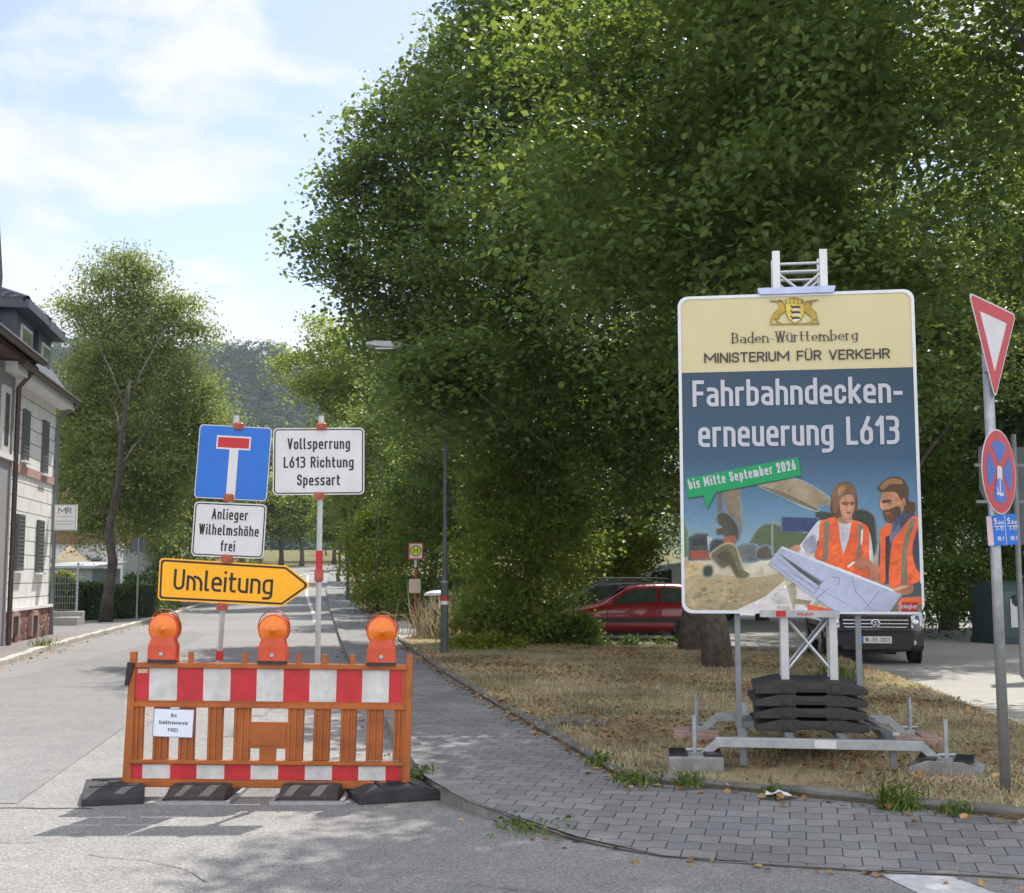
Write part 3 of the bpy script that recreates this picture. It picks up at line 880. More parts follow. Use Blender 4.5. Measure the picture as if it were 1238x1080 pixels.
# paper notice
np_ = [q4(271, 442), q4(411, 444), q4(408, 537), q4(268, 535)]
pc = MX(bar_) @ Vector((sum(p[0] for p in np_) / 4, -.024, sum(p[1] for p in np_) / 4))
no = thing('paper_notice', 'small white paper notice on the barrier, reading Bis Schützenverein FREI', 'notice', pc, (R(-1.2), R(2.2), R(.5)))
m = MB(); m.prism(rr(.292, .2, .004), -.001, .001)
m.build('sheet', M('paper', (.68, .72, .82), .35, var=.05), no)
m = MB(); m.ring(rr(.296, .205, .005), rr(.286, .195, .004), -.0016); m.build('sleeve_edge', M('sleeve', (.16, .17, .3), .3), no)
for s_, z, ft in (('Bis', .042, .042), ('Schützenverein', -.01, .21), ('FREI', -.064, .072)):
    m = MB(); text(m, s_, 0, z, .027, ft, .0052, -.0022); m.build('lettering', M('print_grey', (.1, .1, .13), .6), no)

# warning lamps clipped on the barrier top
m_lens = M('amber_lens', (.75, .17, .006), .25, var=.15, scale=20, bump=.25, bscale=90, coat=.4)
m_lamp = M('lamp_case', (.55, .075, .03), .45, var=.18, scale=7)
m_wire = M('handle_wire', (.25, .07, .04), .5, .3)
def lamp(px, pbase, ptop, label, tw):
    loc = MX(bar_) @ Vector((*[fb(px, pbase)[0]], 0, fb(px, pbase)[1])); loc.y += .0
    o = thing('warning_lamp', label, 'warning lamp', loc, (0, R(.6), R(tw)), 'amber warning lamps on the barrier')
    m = MB()
    w, h = .108, .2
    prof = [(w, 0, .055), (w, .085, .055), (w * .98, .11, .055), (w * .72, .19, .045), (w * .66, .24, .04)]
    vs = []; fs = []
    for hw, z, hd in prof:
        pl = fillet([(-hw, -hd), (hw, -hd), (hw, hd), (-hw, hd)], .02, 3)
        vs += [(p.x, p.y, z) for p in pl]
    k = len(pl)
    for i in range(len(prof) - 1):
        for j in range(k): fs.append((i * k + j, i * k + (j + 1) % k, (i + 1) * k + (j + 1) % k, (i + 1) * k + j))
    fs += [tuple(range(k - 1, -1, -1)), tuple(range((len(prof) - 1) * k, len(prof) * k))]
    m.add(vs, fs); m.build('battery_case', m_lamp, o)
    m = MB(); m.hprism([(p.x, p.y) for p in rr(.214, .116, .02)], -.012, .012); m.build('foot_band', m_rub, o)
    m = MB(); m.lathe([(.016, -.058), (.016, -.063), (.009, -.066)], 12, 'y', (0, 0, .05)); m.build('lock', m_zinc, o)
    cz = .236
    m = MB(); m.lathe([(.112, -.03), (.114, -.02), (.114, .05), (.108, .056)], 28, 'y', (0, 0, cz)); m.build('lens_ring', m_lamp, o, smooth=False)
    m = MB(); m.lathe([(.001, -.062), (.02, -.0605), (.02, -.058), (.045, -.057), (.047, -.054), (.07, -.05), (.072, -.047), (.09, -.042), (.1, -.036), (.1055, -.028)], 32, 'y', (0, 0, cz)); m.build('lens', m_lens, o, smooth=True)
    m = MB(); m.lathe([(.1055, .05), (.1, .07), (.07, .08), (.001, .084)], 28, 'y', (0, 0, cz)); m.build('lens', m_lens, o, smooth=True)
    m = MB(); m.tube([(-.118 * math.cos(t), 0, cz + .138 * math.sin(t) ** .8 * 1.02) if 0 < t < math.pi else (-.118 * math.cos(t), 0, cz) for t in np.linspace(0, math.pi, 15)], .004, 6); m.build('handle', m_wire, o)
    return o
lamp(197.5, 799, 740, 'left amber warning lamp, clipped on the barrier above the paper notice', -3)
lamp(330, 800.5, 741, 'middle amber warning lamp of the three on the barrier, over its centre panel', 1)
lamp(461, 802.5, 742, 'right amber warning lamp on the barrier, nearest the pavement', 4)

# base plates
def base_plate_mesh(L=.8, W=.4, H=.12, lip=True):
    m = MB()
    pr = [(-L / 2, 0), (L / 2, 0), (L / 2, H * .5), (L / 2 - .13, H), (-L / 2 + .13, H), (-L / 2, H * .5)]
    m.add([(x, -W / 2, z) for x, z in pr] + [(x, W / 2, z) for x, z in pr],
          [tuple(range(6)), tuple(range(11, 5, -1))] + [(i, i + 6, (i + 1) % 6 + 6, (i + 1) % 6) for i in range(6)])
    return m
def foot(label, c, rot, L=.8, W=.4, H=.12, mat=None, group='rubber foot plates under the barrier and posts', name='foot_plate', z=.0, body=None):
    o = thing(name, label, 'foot plate', (c[0], c[1], z), (0, 0, R(rot)), group)
    (base_plate_mesh(L, W, H) if body is None else body()).build('body', mat or m_rub, o, bevel=.008)
    for s_ in (-1, 1):
        m = MB(); m.bbox((s_ * (L / 2 - .19), 0, H + .006), (.03, W * .8, .012), .004); m.build('rib', mat or m_rub, o)
        m = MB(); m.bbox((s_ * .12, 0, H + .007), (.03, W * .55, .014), .004); m.build('rib', mat or m_rub, o)
    m = MB(); m.bbox((0, 0, H + .004), (.1, .1, .02), .004); m.build('post_socket', m_sb, o)
    return o
c = G(143, 961); foot('black rubber foot plate under the left end of the barrier, lying lengthwise to the road', (c.x, BY - .02), 106, L=.7, W=.42, H=.1)
c = G(476, 966); foot('black rubber foot plate skewed under the right end of the barrier by the kerb', (c.x, BY - .05), 20, L=.62, W=.42, H=.1)
def framed(px, label):
    c = G(px, 962); o = foot(label, (c.x, BY + .12), 90, L=.8, W=.42, H=.1, mat=m_rubb)
    m = MB()
    for s_ in (-1, 1):
        m.box((0, s_ * .245, .012), (.92, .03, .024)); m.box((s_ * .45, 0, .0125), (.03, .46, .025))
    m.build('steel_frame', m_zinc, o)
framed(248, 'dark foot plate in a steel frame under the leaning sign post')
framed(380, 'dark foot plate in a steel frame under the upright sign post')
# ================================================================== BILLBOARD ON ITS STAND
SX, SY, SZ = 2.46, 10.45, .13
YAW = R(-9.0)
bb = thing('billboard', 'tall roadworks billboard with yellow and dark blue panels on a steel truss stand', 'billboard', (SX, SY, SZ), (0, 0, YAW))
m = MB(); 
def lp(px, py, yl):                 # photograph point -> stand's local x,z on the plane local y = yl
    inv = MX(bb).inverted()
    a = inv @ Vector((0, 0, EYE)); d = inv.to_3x3() @ ray(px, py)
    t = (yl - a.y) / d.y; p = a + d * t
    return Vector((p.x, p.z))
YB = -.27
f = lambda px, py: lp(px, py, YB)
c4 = [f(820.5, 357), f(1107.5, 352), f(1115, 743.5), f(823, 741)]
xl, xr = (c4[0].x + c4[3].x) / 2, (c4[1].x + c4[2].x) / 2
zt, zb = (c4[0].y + c4[1].y) / 2, (c4[2].y + c4[3].y) / 2
bw, bh, bcx, bcz = xr - xl, zt - zb, (xl + xr) / 2, (zt + zb) / 2
out4 = rr(bw, bh, .085, bcx, bcz)
m_bframe = M('frame_white', (.6, .62, .66), .4, .2, var=.05)
m_byel = M('print_yellow', (.56, .5, .29), .45, var=.03, scale=3)
m = MB(); m.prism(out4, YB, YB + .03); m.build('panel', m_zinc, bb)
in4 = rr(bw - .052, bh - .052, .07, bcx, bcz)
m = MB(); m.ring(out4, in4, YB - .008); m.ring(out4, out4, YB)
n_ = len(out4)
m.add([(p[0], YB - .008, p[1]) for p in out4] + [(p[0], YB, p[1]) for p in out4], [(i, (i + 1) % n_, (i + 1) % n_ + n_, i + n_) for i in range(n_)])
m.build('frame', m_bframe, bb)
zs = f(965, 447.5).y                # dividing line
ix0, ix1, iz0, iz1 = bcx - bw / 2 + .02, bcx + bw / 2 - .02, bcz - bh / 2 + .02, bcz + bh / 2 - .02
r_ = .075
top = fillet([(ix0, zs), (ix1, zs), (ix1, iz1, r_), (ix0, iz1, r_)])
m = MB(); m.flat(top, YB - .002); m.build('yellow_field', m_byel, bb)

# printed picture
class Ink(MB):
    def __init__(s): super().__init__(); s.c = []
    def poly(s, pts, colr, lvl, colr2=None):
        b = len(s.v); zs_ = [p[1] for p in pts]; z0, z1 = min(zs_), max(zs_)
        s.v += [(p[0], YB - .002 - lvl * .00008, p[1]) for p in pts]
        s.f.append(list(range(b, b + len(pts)))); s.m.append(0)
        for p in pts:
            c = colr
            if colr2 is not None:
                t = (p[1] - z0) / max(1e-6, z1 - z0); c = tuple(a + (b_ - a) * t for a, b_ in zip(colr, colr2))
            k = 1 + .16 * math.sin(p[0] * 23 + p[1] * 13) + .1 * math.sin(p[0] * 57 - p[1] * 41)
            s.c.append(tuple(x * k * .84 for x in c))
def lin(c):
    return tuple((x / 255 / 12.92) if x <= 10 else ((x / 255 + .055) / 1.055) ** 2.4 for x in c)
ink = Ink()
def k7(X, Y): return f(800 + X / 3.752, 540 + Y / 3.752)
lv = [0]
rdab = random.Random(7)
def inpoly(p, poly):
    c = False; n = len(poly)
    for i in range(n):
        a, b = poly[i], poly[i - 1]
        if (a.y > p[1]) != (b.y > p[1]) and p[0] < (b.x - a.x) * (p[1] - a.y) / (b.y - a.y) + a.x: c = not c
    return c
def clampq(q): return [Vector((min(max(p.x, ix0), ix1), min(max(p.y, iz0), iz1))) for p in q]
def pp(pts, c, sm=True, c2=None, adv=True, blur=None, dabs=14):
    q = clampq([k7(*p) for p in pts])
    if sm: q = clampq(smoothpoly(q, 4))
    if adv: lv[0] += 1
    if blur:                                   # out-of-focus background: soft edges in the print
        ce = sum(q, Vector((0, 0))) / len(q)
        for j, (gr, mx_) in enumerate(((.020, .3), (.013, .5), (.006, .75))):
            ink.poly(clampq([p + (p - ce).normalized() * gr for p in q]), lin(tuple(a * mx_ + b * (1 - mx_) for a, b in zip(c, blur))), lv[0] + j * .2)
        lv[0] += 1
    ink.poly(q, lin(c), lv[0], lin(c2) if c2 else None)
    if not adv or dabs == 0: return
    xs_, ys_ = [p.x for p in q], [p.y for p in q]
    w_, h_ = max(xs_) - min(xs_), max(ys_) - min(ys_)
    n_d = int(min(60, dabs * (1 + w_ * h_ * 40)))
    for j in range(n_d):
        ctr = Vector((rdab.uniform(min(xs_), max(xs_)), rdab.uniform(min(ys_), max(ys_))))
        a_, b_ = rdab.uniform(.06, .2) * min(w_, h_), rdab.uniform(.03, .09) * min(w_, h_); th = rdab.uniform(-.5, 1.2)
        el = [ctr + Vector((math.cos(t) * a_ * math.cos(th) - math.sin(t) * b_ * math.sin(th), math.cos(t) * a_ * math.sin(th) + math.sin(t) * b_ * math.cos(th))) for t in np.linspace(0, 6.283, 9)[:-1]]
        if all(inpoly(p, q) for p in el):
            k = rdab.uniform(.84, 1.14)
            ink.poly(el, lin(tuple(min(255, x * k) for x in c)), lv[0] + .3 + .4 * j / n_d)
S = .94
# sky in bands
zlist = [zs, k7(600, 60).y, k7(600, 300).y, k7(600, 450).y, k7(600, 470).y]
clist = [(36, 68, 92), (42, 76, 104), (92, 132, 162), (150, 185, 200)]
for i in range(3):
    q = [(ix0, zlist[i + 1]), (ix1, zlist[i + 1]), (ix1, zlist[i]), (ix0, zlist[i])]
    ink.poly([Vector(p) for p in q], lin(clist[i + 1]), 0, lin(clist[i]))
q = [(ix0, iz0 + r_), (ix0 + .02, iz0 + .02), (ix0 + r_, iz0), (ix1 - r_, iz0), (ix1 - .02, iz0 + .02), (ix1, iz0 + r_), (ix1, zlist[3]), (ix0, zlist[3])]
ink.poly([Vector(p) for p in q], lin((186, 176, 150)), 0, lin((200, 196, 180)))
pp([(70, 300), (105, 350), (125, 430), (120, 480), (70, 490)], (88, 125, 78), blur=(128, 166, 192))
pp([(400, 460), (412, 420), (445, 372), (500, 352), (560, 372), (610, 385), (660, 392), (720, 330), (760, 310), (770, 470), (500, 480)], (82, 100, 66), True, blur=(128, 166, 192))
pp([(700, 310), (740, 298), (800, 310), (900, 290), (950, 310), (965, 360), (950, 500), (760, 470)], (52, 60, 50), blur=(128, 166, 192))
pp([(70, 500), (160, 520), (420, 505), (480, 500), (560, 470), (900, 470), (900, 760), (70, 760)], (205, 197, 176), False, None)
pp([(75, 540), (130, 515), (220, 560), (110, 600), (75, 600)], (202, 180, 130), blur=(198, 190, 166))
pp([(125, 415), (160, 400), (205, 402), (214, 470), (216, 508), (126, 510)], (62, 66, 62), False, blur=(128, 166, 192))
pp([(205, 405), (228, 415), (232, 500), (214, 505)], (196, 200, 198), False)
pp([(140, 420), (198, 416), (200, 448), (138, 450)], (36, 42, 46), False)
pp([(128, 472), (214, 470), (218, 510), (128, 512)], (150, 74, 50), False)
pp([(228, 440), (260, 425), (300, 440), (305, 500), (230, 505)], (58, 64, 70), blur=(128, 166, 192))
pp([(345, 465), (380, 448), (430, 455), (440, 510), (350, 515)], (104, 112, 112), blur=(128, 166, 192))
pp([(440, 470), (480, 455), (500, 500), (440, 505)], (84, 76, 66), blur=(128, 166, 192))
pp([(490, 340), (750, 334), (750, 345), (490, 352)], (150, 160, 160), False, blur=(128, 166, 192))
pp([(497, 345), (506, 345), (506, 480), (497, 480)], (140, 146, 140), False, blur=(128, 166, 192))
pp([(550, 322), (702, 326), (702, 384), (550, 384)], (44, 60, 104), False, blur=(105, 128, 130))
pp([(60, 660), (110, 600), (200, 578), (330, 588), (440, 592), (560, 570), (572, 600), (470, 680), (330, 752), (60, 752)], (166, 150, 112), True, (182, 166, 128))
for i in range(60):
    rx = random.Random(i); X, Y = rx.uniform(95, 480), rx.uniform(605, 735); w_ = rx.uniform(6, 18)
    if X + Y < 1120: pp([(X - w_, Y), (X, Y - 4), (X + w_, Y), (X, Y + 4)], rx.choice([(150, 134, 98), (186, 172, 134), (138, 122, 88), (176, 160, 120)]), False, None, i % 12 == 0, dabs=0)
pp([(330, 752), (470, 680), (560, 605), (590, 590), (608, 752)], (206, 202, 200), False)
pp([(560, 600), (600, 590), (620, 700), (700, 760), (600, 760)], (168, 160, 136), False, blur=(198, 190, 166))
pp([(620, 640), (700, 690), (660, 760), (608, 752)], (206, 204, 206), False, blur=(198, 190, 166))
pp([(195, 550), (224, 548), (224, 582), (197, 584)], (40, 58, 50), blur=(198, 190, 166))
# digger
pp([(440, 175), (520, 160), (600, 150), (690, 190), (760, 236), (768, 272), (742, 262), (712, 268), (695, 288), (560, 232)], (158, 142, 116), True, blur=(128, 166, 192))
pp([(440, 177), (560, 232), (690, 286), (696, 278), (560, 212)], (112, 100, 82), True)
pp([(284, 200), (348, 186), (356, 300), (358, 390), (338, 402), (322, 380), (300, 290)], (126, 112, 90), True, blur=(128, 166, 192))
pp([(252, 206), (272, 204), (272, 300), (262, 316), (254, 300)], (104, 98, 86), False, blur=(128, 166, 192))
pp([(255, 312), (285, 305), (318, 330), (345, 380), (340, 420), (300, 436), (282, 400), (256, 396), (252, 376), (280, 366), (258, 350)], (70, 68, 58), blur=(128, 166, 192))
pp([(285, 412), (330, 405), (335, 445), (310, 455), (282, 440)], (150, 92, 58))
pp([(228, 500), (240, 478), (290, 448), (330, 455), (346, 500), (366, 556), (392, 574), (384, 592), (338, 590), (310, 540), (280, 548), (250, 525)], (104, 98, 72), blur=(198, 190, 166))
pp([(250, 500), (300, 470), (330, 520), (345, 580), (310, 535)], (78, 74, 56))
# woman
pp([(610, 470), (640, 430), (690, 360), (720, 336), (800, 330), (880, 336), (930, 365), (950, 420), (958, 520), (940, 560), (900, 540), (890, 420), (720, 420), (700, 470), (650, 490)], (196, 200, 212))
pp([(640, 440), (690, 400), (700, 470), (660, 486)], (158, 162, 180))
pp([(718, 345), (745, 330), (790, 322), (806, 380), (822, 498), (838, 580), (700, 515), (712, 430)], (238, 100, 44), True)
pp([(862, 338), (900, 346), (938, 372), (940, 480), (938, 600), (830, 570), (822, 498), (845, 420)], (240, 98, 42), True)
pp([(733, 345), (760, 336), (758, 430), (750, 524), (728, 512), (734, 430)], (130, 122, 104), False)
pp([(888, 352), (914, 362), (908, 440), (900, 505), (884, 500), (892, 430)], (126, 116, 100), False)
pp([(905, 380), (914, 372), (908, 450), (902, 440)], (226, 224, 220), False)
pp([(800, 328), (862, 330), (848, 420), (823, 492), (808, 420)], (204, 206, 216), False)
pp([(808, 300), (855, 296), (862, 336), (832, 352), (800, 336)], (178, 126, 96))
pp([(765, 300), (768, 236), (782, 190), (812, 164), (846, 160), (872, 182), (886, 230), (886, 280), (872, 310), (840, 316), (800, 322), (776, 318)], (96, 68, 44))
pp([(806, 250), (820, 226), (856, 216), (874, 236), (874, 276), (860, 312), (838, 330), (816, 312)], (194, 138, 106))
pp([(812, 258), (830, 250), (846, 252), (850, 262), (832, 268)], (120, 78, 58))
pp([(855, 252), (872, 250), (873, 262), (858, 266)], (124, 80, 60))
pp([(838, 298), (858, 296), (856, 304), (842, 306)], (140, 70, 62))
pp([(846, 262), (856, 266), (856, 288), (844, 288)], (214, 160, 124))
pp([(775, 200), (812, 168), (850, 166), (876, 196), (880, 240), (862, 214), (838, 214), (806, 246), (790, 300), (776, 290)], (128, 92, 58))
pp([(800, 190), (826, 176), (836, 190), (806, 222)], (166, 124, 80))
# man
pp([(990, 420), (1010, 372), (1046, 330), (1092, 292), (1130, 300), (1176, 330), (1196, 420), (1196, 690), (1140, 640), (1132, 560), (1040, 620), (985, 600)], (58, 70, 92))
pp([(1030, 380), (1060, 340), (1086, 380), (1070, 420), (1040, 440)], (98, 116, 146))
pp([(988, 392), (1008, 362), (1040, 350), (1034, 420), (1020, 520), (1012, 615), (984, 606), (992, 480)], (238, 100, 44), True)
pp([(1044, 440), (1078, 390), (1110, 342), (1148, 314), (1172, 342), (1150, 400), (1136, 470), (1150, 545), (1172, 580), (1168, 612), (1100, 632), (1052, 640), (1030, 620)], (242, 102, 44), True)
pp([(1130, 326), (1156, 330), (1128, 400), (1112, 480), (1114, 618), (1084, 622), (1088, 480), (1104, 394)], (126, 120, 98), False)
pp([(1014, 410), (1034, 404), (1024, 600), (1014, 600)], (60, 40, 34), False)
pp([(992, 236), (1006, 204), (1060, 196), (1090, 226), (1098, 270), (1084, 312), (1048, 346), (1016, 330), (1000, 292), (990, 266)], (186, 130, 96))
pp([(1002, 292), (1030, 286), (1070, 270), (1086, 300), (1066, 334), (1040, 348), (1014, 334)], (92, 62, 42))
pp([(1012, 300), (1034, 298), (1032, 306), (1014, 308)], (160, 92, 78))
pp([(1000, 246), (1034, 240), (1040, 250), (1004, 258)], (92, 58, 42))
pp([(990, 252), (1000, 258), (1004, 282), (992, 278)], (206, 152, 116))
pp([(978, 190), (996, 166), (1034, 140), (1074, 138), (1104, 160), (1120, 200), (1118, 244), (1146, 254), (1150, 288), (1134, 312), (1108, 296), (1096, 262), (1080, 236), (1060, 208), (1000, 206)], (84, 56, 36))
pp([(990, 180), (1034, 148), (1080, 150), (1090, 170), (1040, 172), (1004, 196)], (150, 108, 66))
pp([(1090, 240), (1102, 236), (1106, 262), (1096, 270)], (176, 118, 88))
pp([(1060, 330), (1086, 306), (1104, 300), (1090, 330), (1062, 370), (1044, 390)], (64, 76, 104))
# plan, hands, trousers, logo
pp([(1180, 620), (1196, 620), (1196, 690), (1080, 690), (1130, 640)], (66, 78, 84), False)
pp([(1080, 685), (1196, 676), (1196, 752), (1030, 752)], (118, 116, 92), False)
pp([(1085, 690), (1196, 684), (1196, 718), (1070, 720)], (238, 98, 44), False)
pp([(660, 716), (770, 738), (760, 752), (664, 752)], (236, 96, 44), False)
pp([(602, 690), (680, 700), (670, 716), (606, 712)], (150, 140, 110), False)
pp([(482, 532), (512, 490), (544, 452), (640, 490), (860, 572), (1092, 664), (1034, 752), (790, 756), (700, 690), (560, 592)], (172, 180, 206), False, dabs=0)
pp([(545, 452), (860, 572), (1092, 664), (1086, 672), (850, 582), (538, 462)], (218, 222, 234), False)
pp([(528, 484), (542, 490), (640, 556), (728, 612), (712, 634), (620, 566)], (118, 126, 128), False)
pp([(545, 498), (640, 562), (718, 616), (712, 628), (620, 566)], (74, 84, 78), False)
for a, b in (((500, 530), (690, 668)), ((520, 505), (700, 650)), ((690, 668), (740, 600)), ((860, 590), (880, 660)), ((880, 660), (960, 745)), ((760, 640), (700, 690)), ((770, 590), (808, 596)), ((808, 596), (800, 630)), ((990, 650), (920, 740)), ((560, 560), (900, 750))):
    d = Vector(b) - Vector(a); nn = Vector((-d.y, d.x)).normalized() * 1.6
    pp([Vector(a) - nn, Vector(b) - nn, Vector(b) + nn, Vector(a) + nn], (128, 138, 166), False, dabs=0)
pp([(868, 520), (892, 500), (930, 510), (952, 522), (956, 548), (930, 560), (896, 556), (880, 545)], (182, 112, 84))
pp([(838, 545), (868, 520), (880, 526), (848, 550)], (232, 224, 218), False)
pp([(580, 460), (612, 446), (632, 462), (618, 476), (596, 470)], (190, 132, 104))
pp([(940, 560), (962, 540), (990, 548), (986, 590), (966, 608), (946, 592)], (184, 122, 92))
pp([(1048, 640), (1090, 622), (1130, 622), (1144, 646), (1130, 668), (1098, 672), (1060, 660)], (176, 112, 84))
pp([(1052, 646), (1092, 630), (1120, 634), (1062, 656)], (216, 160, 130))
pp([(1082, 706), (1160, 706), (1160, 754), (1082, 754)], (164, 26, 40), False)
pp([(1074, 706), (1086, 706), (1086, 752), (1074, 752)], (214, 120, 120), False)
lg = lv[0]
me_o = ink.build('photo_print', vcolmat('printed_picture'), bb)
ca = me_o.data.color_attributes.new('ink', 'FLOAT_COLOR', 'POINT')
ca.data.foreach_set('color', [x for c in ink.c for x in (*c, 1)])
# speech bubble
yb_ = YB - .002 - (lg + 2) * .00008
m_grn = M('print_green', (.0, .27, .095), .45, var=.04)
m = MB(); bub = [k7(*p) for p in [(107, 146), (618, 48), (633, 131), (244, 207), (205, 284), (190, 221), (120, 233)]]
m.flat([Vector(p) + Vector((.006, -.008)) for p in bub], yb_ + .0006, 1); m.flat(bub, yb_, 0)
m.build('speech_bubble', [m_grn, M('print_shadow_green', (.01, .1, .06), .5)], bb)
m_pw = M('print_white', (.46, .47, .53), .45, var=.02)
a, b = k7(122, 196), k7(614, 104)
ang = math.atan2(b.y - a.y, b.x - a.x)
mid = (a + b) / 2
m = MB(); text(m, 'bis Mitte September 2026', mid.x, mid.y, .083, (b - a).length * .985, .0135, yb_ - .001, ang=ang); m.build('lettering', m_pw, bb)
t_ = k7(1122, 732)
m = MB(); text(m, 'ziegler', t_.x, t_.y - .004, .035, .125, .006, yb_ - .001); m.build('lettering', m_pw, bb)
def line(s_, x0, x1, ybase, ytop, sw, mat, **kw):
    a, b = f(x0, ybase), f(x1, ybase); c = f(x0, ytop)
    m = MB(); text(m, s_, (a.x + b.x) / 2, a.y, c.y - a.y, b.x - a.x, sw, yb_ - .001, **kw); m.build('lettering', mat, bb)
m_pk = M('print_dark', (.035, .03, .028), .5, var=.1)
line('MINISTERIUM FÜR VERKEHR', 851.5, 1076, 439.5, 427.5, .0125, m_pk)
line('Fahrbahndecken-', 837.5, 1091.5, 492.3, 460.5, .032, m_pw, gp=.6)
line('erneuerung L613', 844.5, 1087.5, 541, 507.5, .032, m_pw, gp=.6)
# serif line: broad-nib strokes and feet
def serif(s_, x0, x1, ybase, ytop):
    a, b = f(x0, ybase), f(x1, ybase); cap = f(x0, ytop).y - a.y
    sw = .0105; gap = .012
    w1 = layout(s_, cap, sw, .2 * .3, .62, gap)[1]; w2 = layout(s_, cap, sw, .3, .62, gap)[1]
    gw = .06 + ((b.x - a.x) - w1) * .24 / (w2 - w1)
    gl, tot = layout(s_, cap, sw, gw, .62, gap)
    m = MB(); o0 = ((a.x + b.x) / 2 - tot / 2, a.y); k = 0
    for (strokes, x), ch in zip(gl, [c for c in s_ if c != ' ']):
        for st in strokes:
            pts = [(p[0] + x, p[1]) for p in st]
            ribbon(m, pts, sw, o0, yb_ - .001 - .00015 * (k % 4), .38); k += 1
            v0, v1 = Vector(pts[0]), Vector(pts[-1])
            for e_, other in ((v0, pts[1]), (v1, pts[-2])):
                dv = (e_ - Vector(other))
                if dv.length and abs(dv.normalized().y) > .9 and ch not in '-' and (e_.y < .02 or e_.y > .5 * cap) and len(st) < 30 and (v0 - v1).length > .02:
                    yy_ = e_.y + (sw / 2 if dv.y > 0 else -sw / 2)
                    ribbon(m, [(e_.x - .011, yy_), (e_.x + .011, yy_)], .0045, o0, yb_ - .0025, None); k += 1
    m.build('lettering', m_pk, bb)
serif('Baden-Württemberg', 885, 1037, 415.5, 403)
# coat of arms
class Crest(Ink): pass
cr = Ink(); cl = [0]
def kc(X, Y): return f(900 + X / 10.317, 350 + Y / 10.317)
def cpoly(pts, c, sm=True, out=None):
    q = [kc(*p) for p in pts]
    if sm: q = smoothpoly(q, 3)
    if out:
        ce = sum(q, Vector((0, 0))) / len(q)
        cl[0] += 1; cr.poly([p + (p - ce).normalized() * .004 for p in q], lin(out), lg + cl[0])
    cl[0] += 1; cr.poly(q, lin(c), lg + cl[0])
gold, dk = (186, 158, 44), (84, 66, 20)
stag = [(405, 150), (440, 160), (490, 190), (500, 230), (505, 270), (480, 300), (440, 330), (430, 360), (405, 380), (420, 400), (470, 425), (440, 430), (395, 395), (380, 360), (350, 380), (340, 425), (325, 425), (330, 375), (365, 310), (400, 270), (430, 240), (425, 195)]
cpoly(stag, gold, True, dk)
cpoly([(310, 135), (330, 150), (400, 150), (440, 130), (480, 150), (480, 165), (400, 162), (330, 160)], (120, 92, 30))
for ax in (330, 355, 380, 430): cpoly([(ax, 150), (ax - 8, 118), (ax + 10, 150)], (120, 92, 30), False)
grif = [(800, 160), (770, 185), (745, 200), (740, 260), (760, 290), (800, 320), (825, 340), (835, 380), (790, 415), (850, 425), (860, 385), (880, 380), (910, 420), (925, 420), (905, 370), (895, 330), (890, 300), (860, 270), (830, 230), (830, 190)]
cpoly(grif, gold, True, dk)
cpoly([(750, 160), (800, 140), (870, 132), (925, 128), (920, 142), (850, 160), (830, 215), (800, 180)], (140, 110, 34))
cpoly([(515, 180), (740, 180), (738, 300), (700, 380), (628, 425), (560, 380), (520, 300)], (214, 190, 74), False, dk)
for ly in (200, 265, 335):
    cpoly([(565, ly + 5), (585, ly), (600, ly + 14), (650, ly + 10), (690, ly + 16), (700, ly + 40), (680, ly + 34), (660, ly + 48), (640, ly + 34), (600, ly + 48), (580, ly + 44), (590, ly + 28)], (24, 22, 24))
    cpoly([(590, ly + 46), (640, ly + 38), (690, ly + 44), (680, ly + 58), (600, ly + 60)], (206, 206, 214))
cpoly([(520, 180), (512, 140), (560, 115), (620, 108), (690, 118), (735, 140), (730, 180)], (164, 132, 36), False, dk)
for ax in (545, 590, 640, 690): cpoly([(ax - 12, 178), (ax - 14, 140), (ax, 126), (ax + 14, 140), (ax + 12, 178)], (206, 178, 60), False)
cpoly([(320, 428), (935, 422), (938, 440), (318, 446)], (150, 126, 44), False)
co = cr.build('coat_of_arms', vcolmat('printed_crest'), bb)
ca = co.data.color_attributes.new('ink', 'FLOAT_COLOR', 'POINT'); ca.data.foreach_set('color', [x for c in cr.c for x in (*c, 1)])

# truss mast
hw = .195
mz0, mz1 = .6, lp(962, 309, .0).y
for sx in (-1, 1):
    for sy in (-1, 1):
        m = MB(); m.box((sx * hw, sy * .16 + .0, (mz0 + mz1) / 2), (.065 if sy < 0 else .05, .05, mz1 - mz0)); m.build('mast_rail', m_alu, bb, bevel=.004)
def cross(zl, y):
    for (x0, z0, x1, z1) in zl:
        m = MB(); m.tube([(x0, y, z0), (x1, y, z1)], .0135, 8); m.build('mast_brace', m_alu, bb)
L = hw - .02
zl = []
z = .7
fl = 1
while z < mz1 - .8:
    zl += [(-L, z, L, z + .42)]; zl += [(-L, z + .42, L, z)]
    z += .46
tt = lambda py: lp(962, py, -.16).y
zl2 = [(-L, tt(319), L, tt(319)), (-L, tt(328.5), L, tt(328.5)), (-L, tt(331), 0, tt(352)), (L, tt(331), 0, tt(352))]
cross(zl + zl2, -.16); cross(zl2 + zl, .16)
for sx in (-1, 1):
    z = .8
    while z < mz1 - .3:
        m = MB(); m.tube([(sx * hw, -.14, z), (sx * hw, .14, z + .4)], .0135, 6); z += .4; m.build('mast_brace', m_alu, bb)
m = MB(); a, b = lp(916, 353, YB - .02), lp(1010, 353, YB - .02)
m.prism([(a.x + .015, a.y - .025), (b.x - .015, a.y - .025), (b.x, a.y + .015), (b.x, a.y + .03), (a.x, a.y + .03), (a.x, a.y + .015)], YB - .03, YB + .12); m.build('top_clamp', M('clamp_lilac', (.42, .46, .66), .4, .3), bb)
m = MB(); a, b = lp(919, 741, YB - .03), lp(1015, 741, YB - .03)
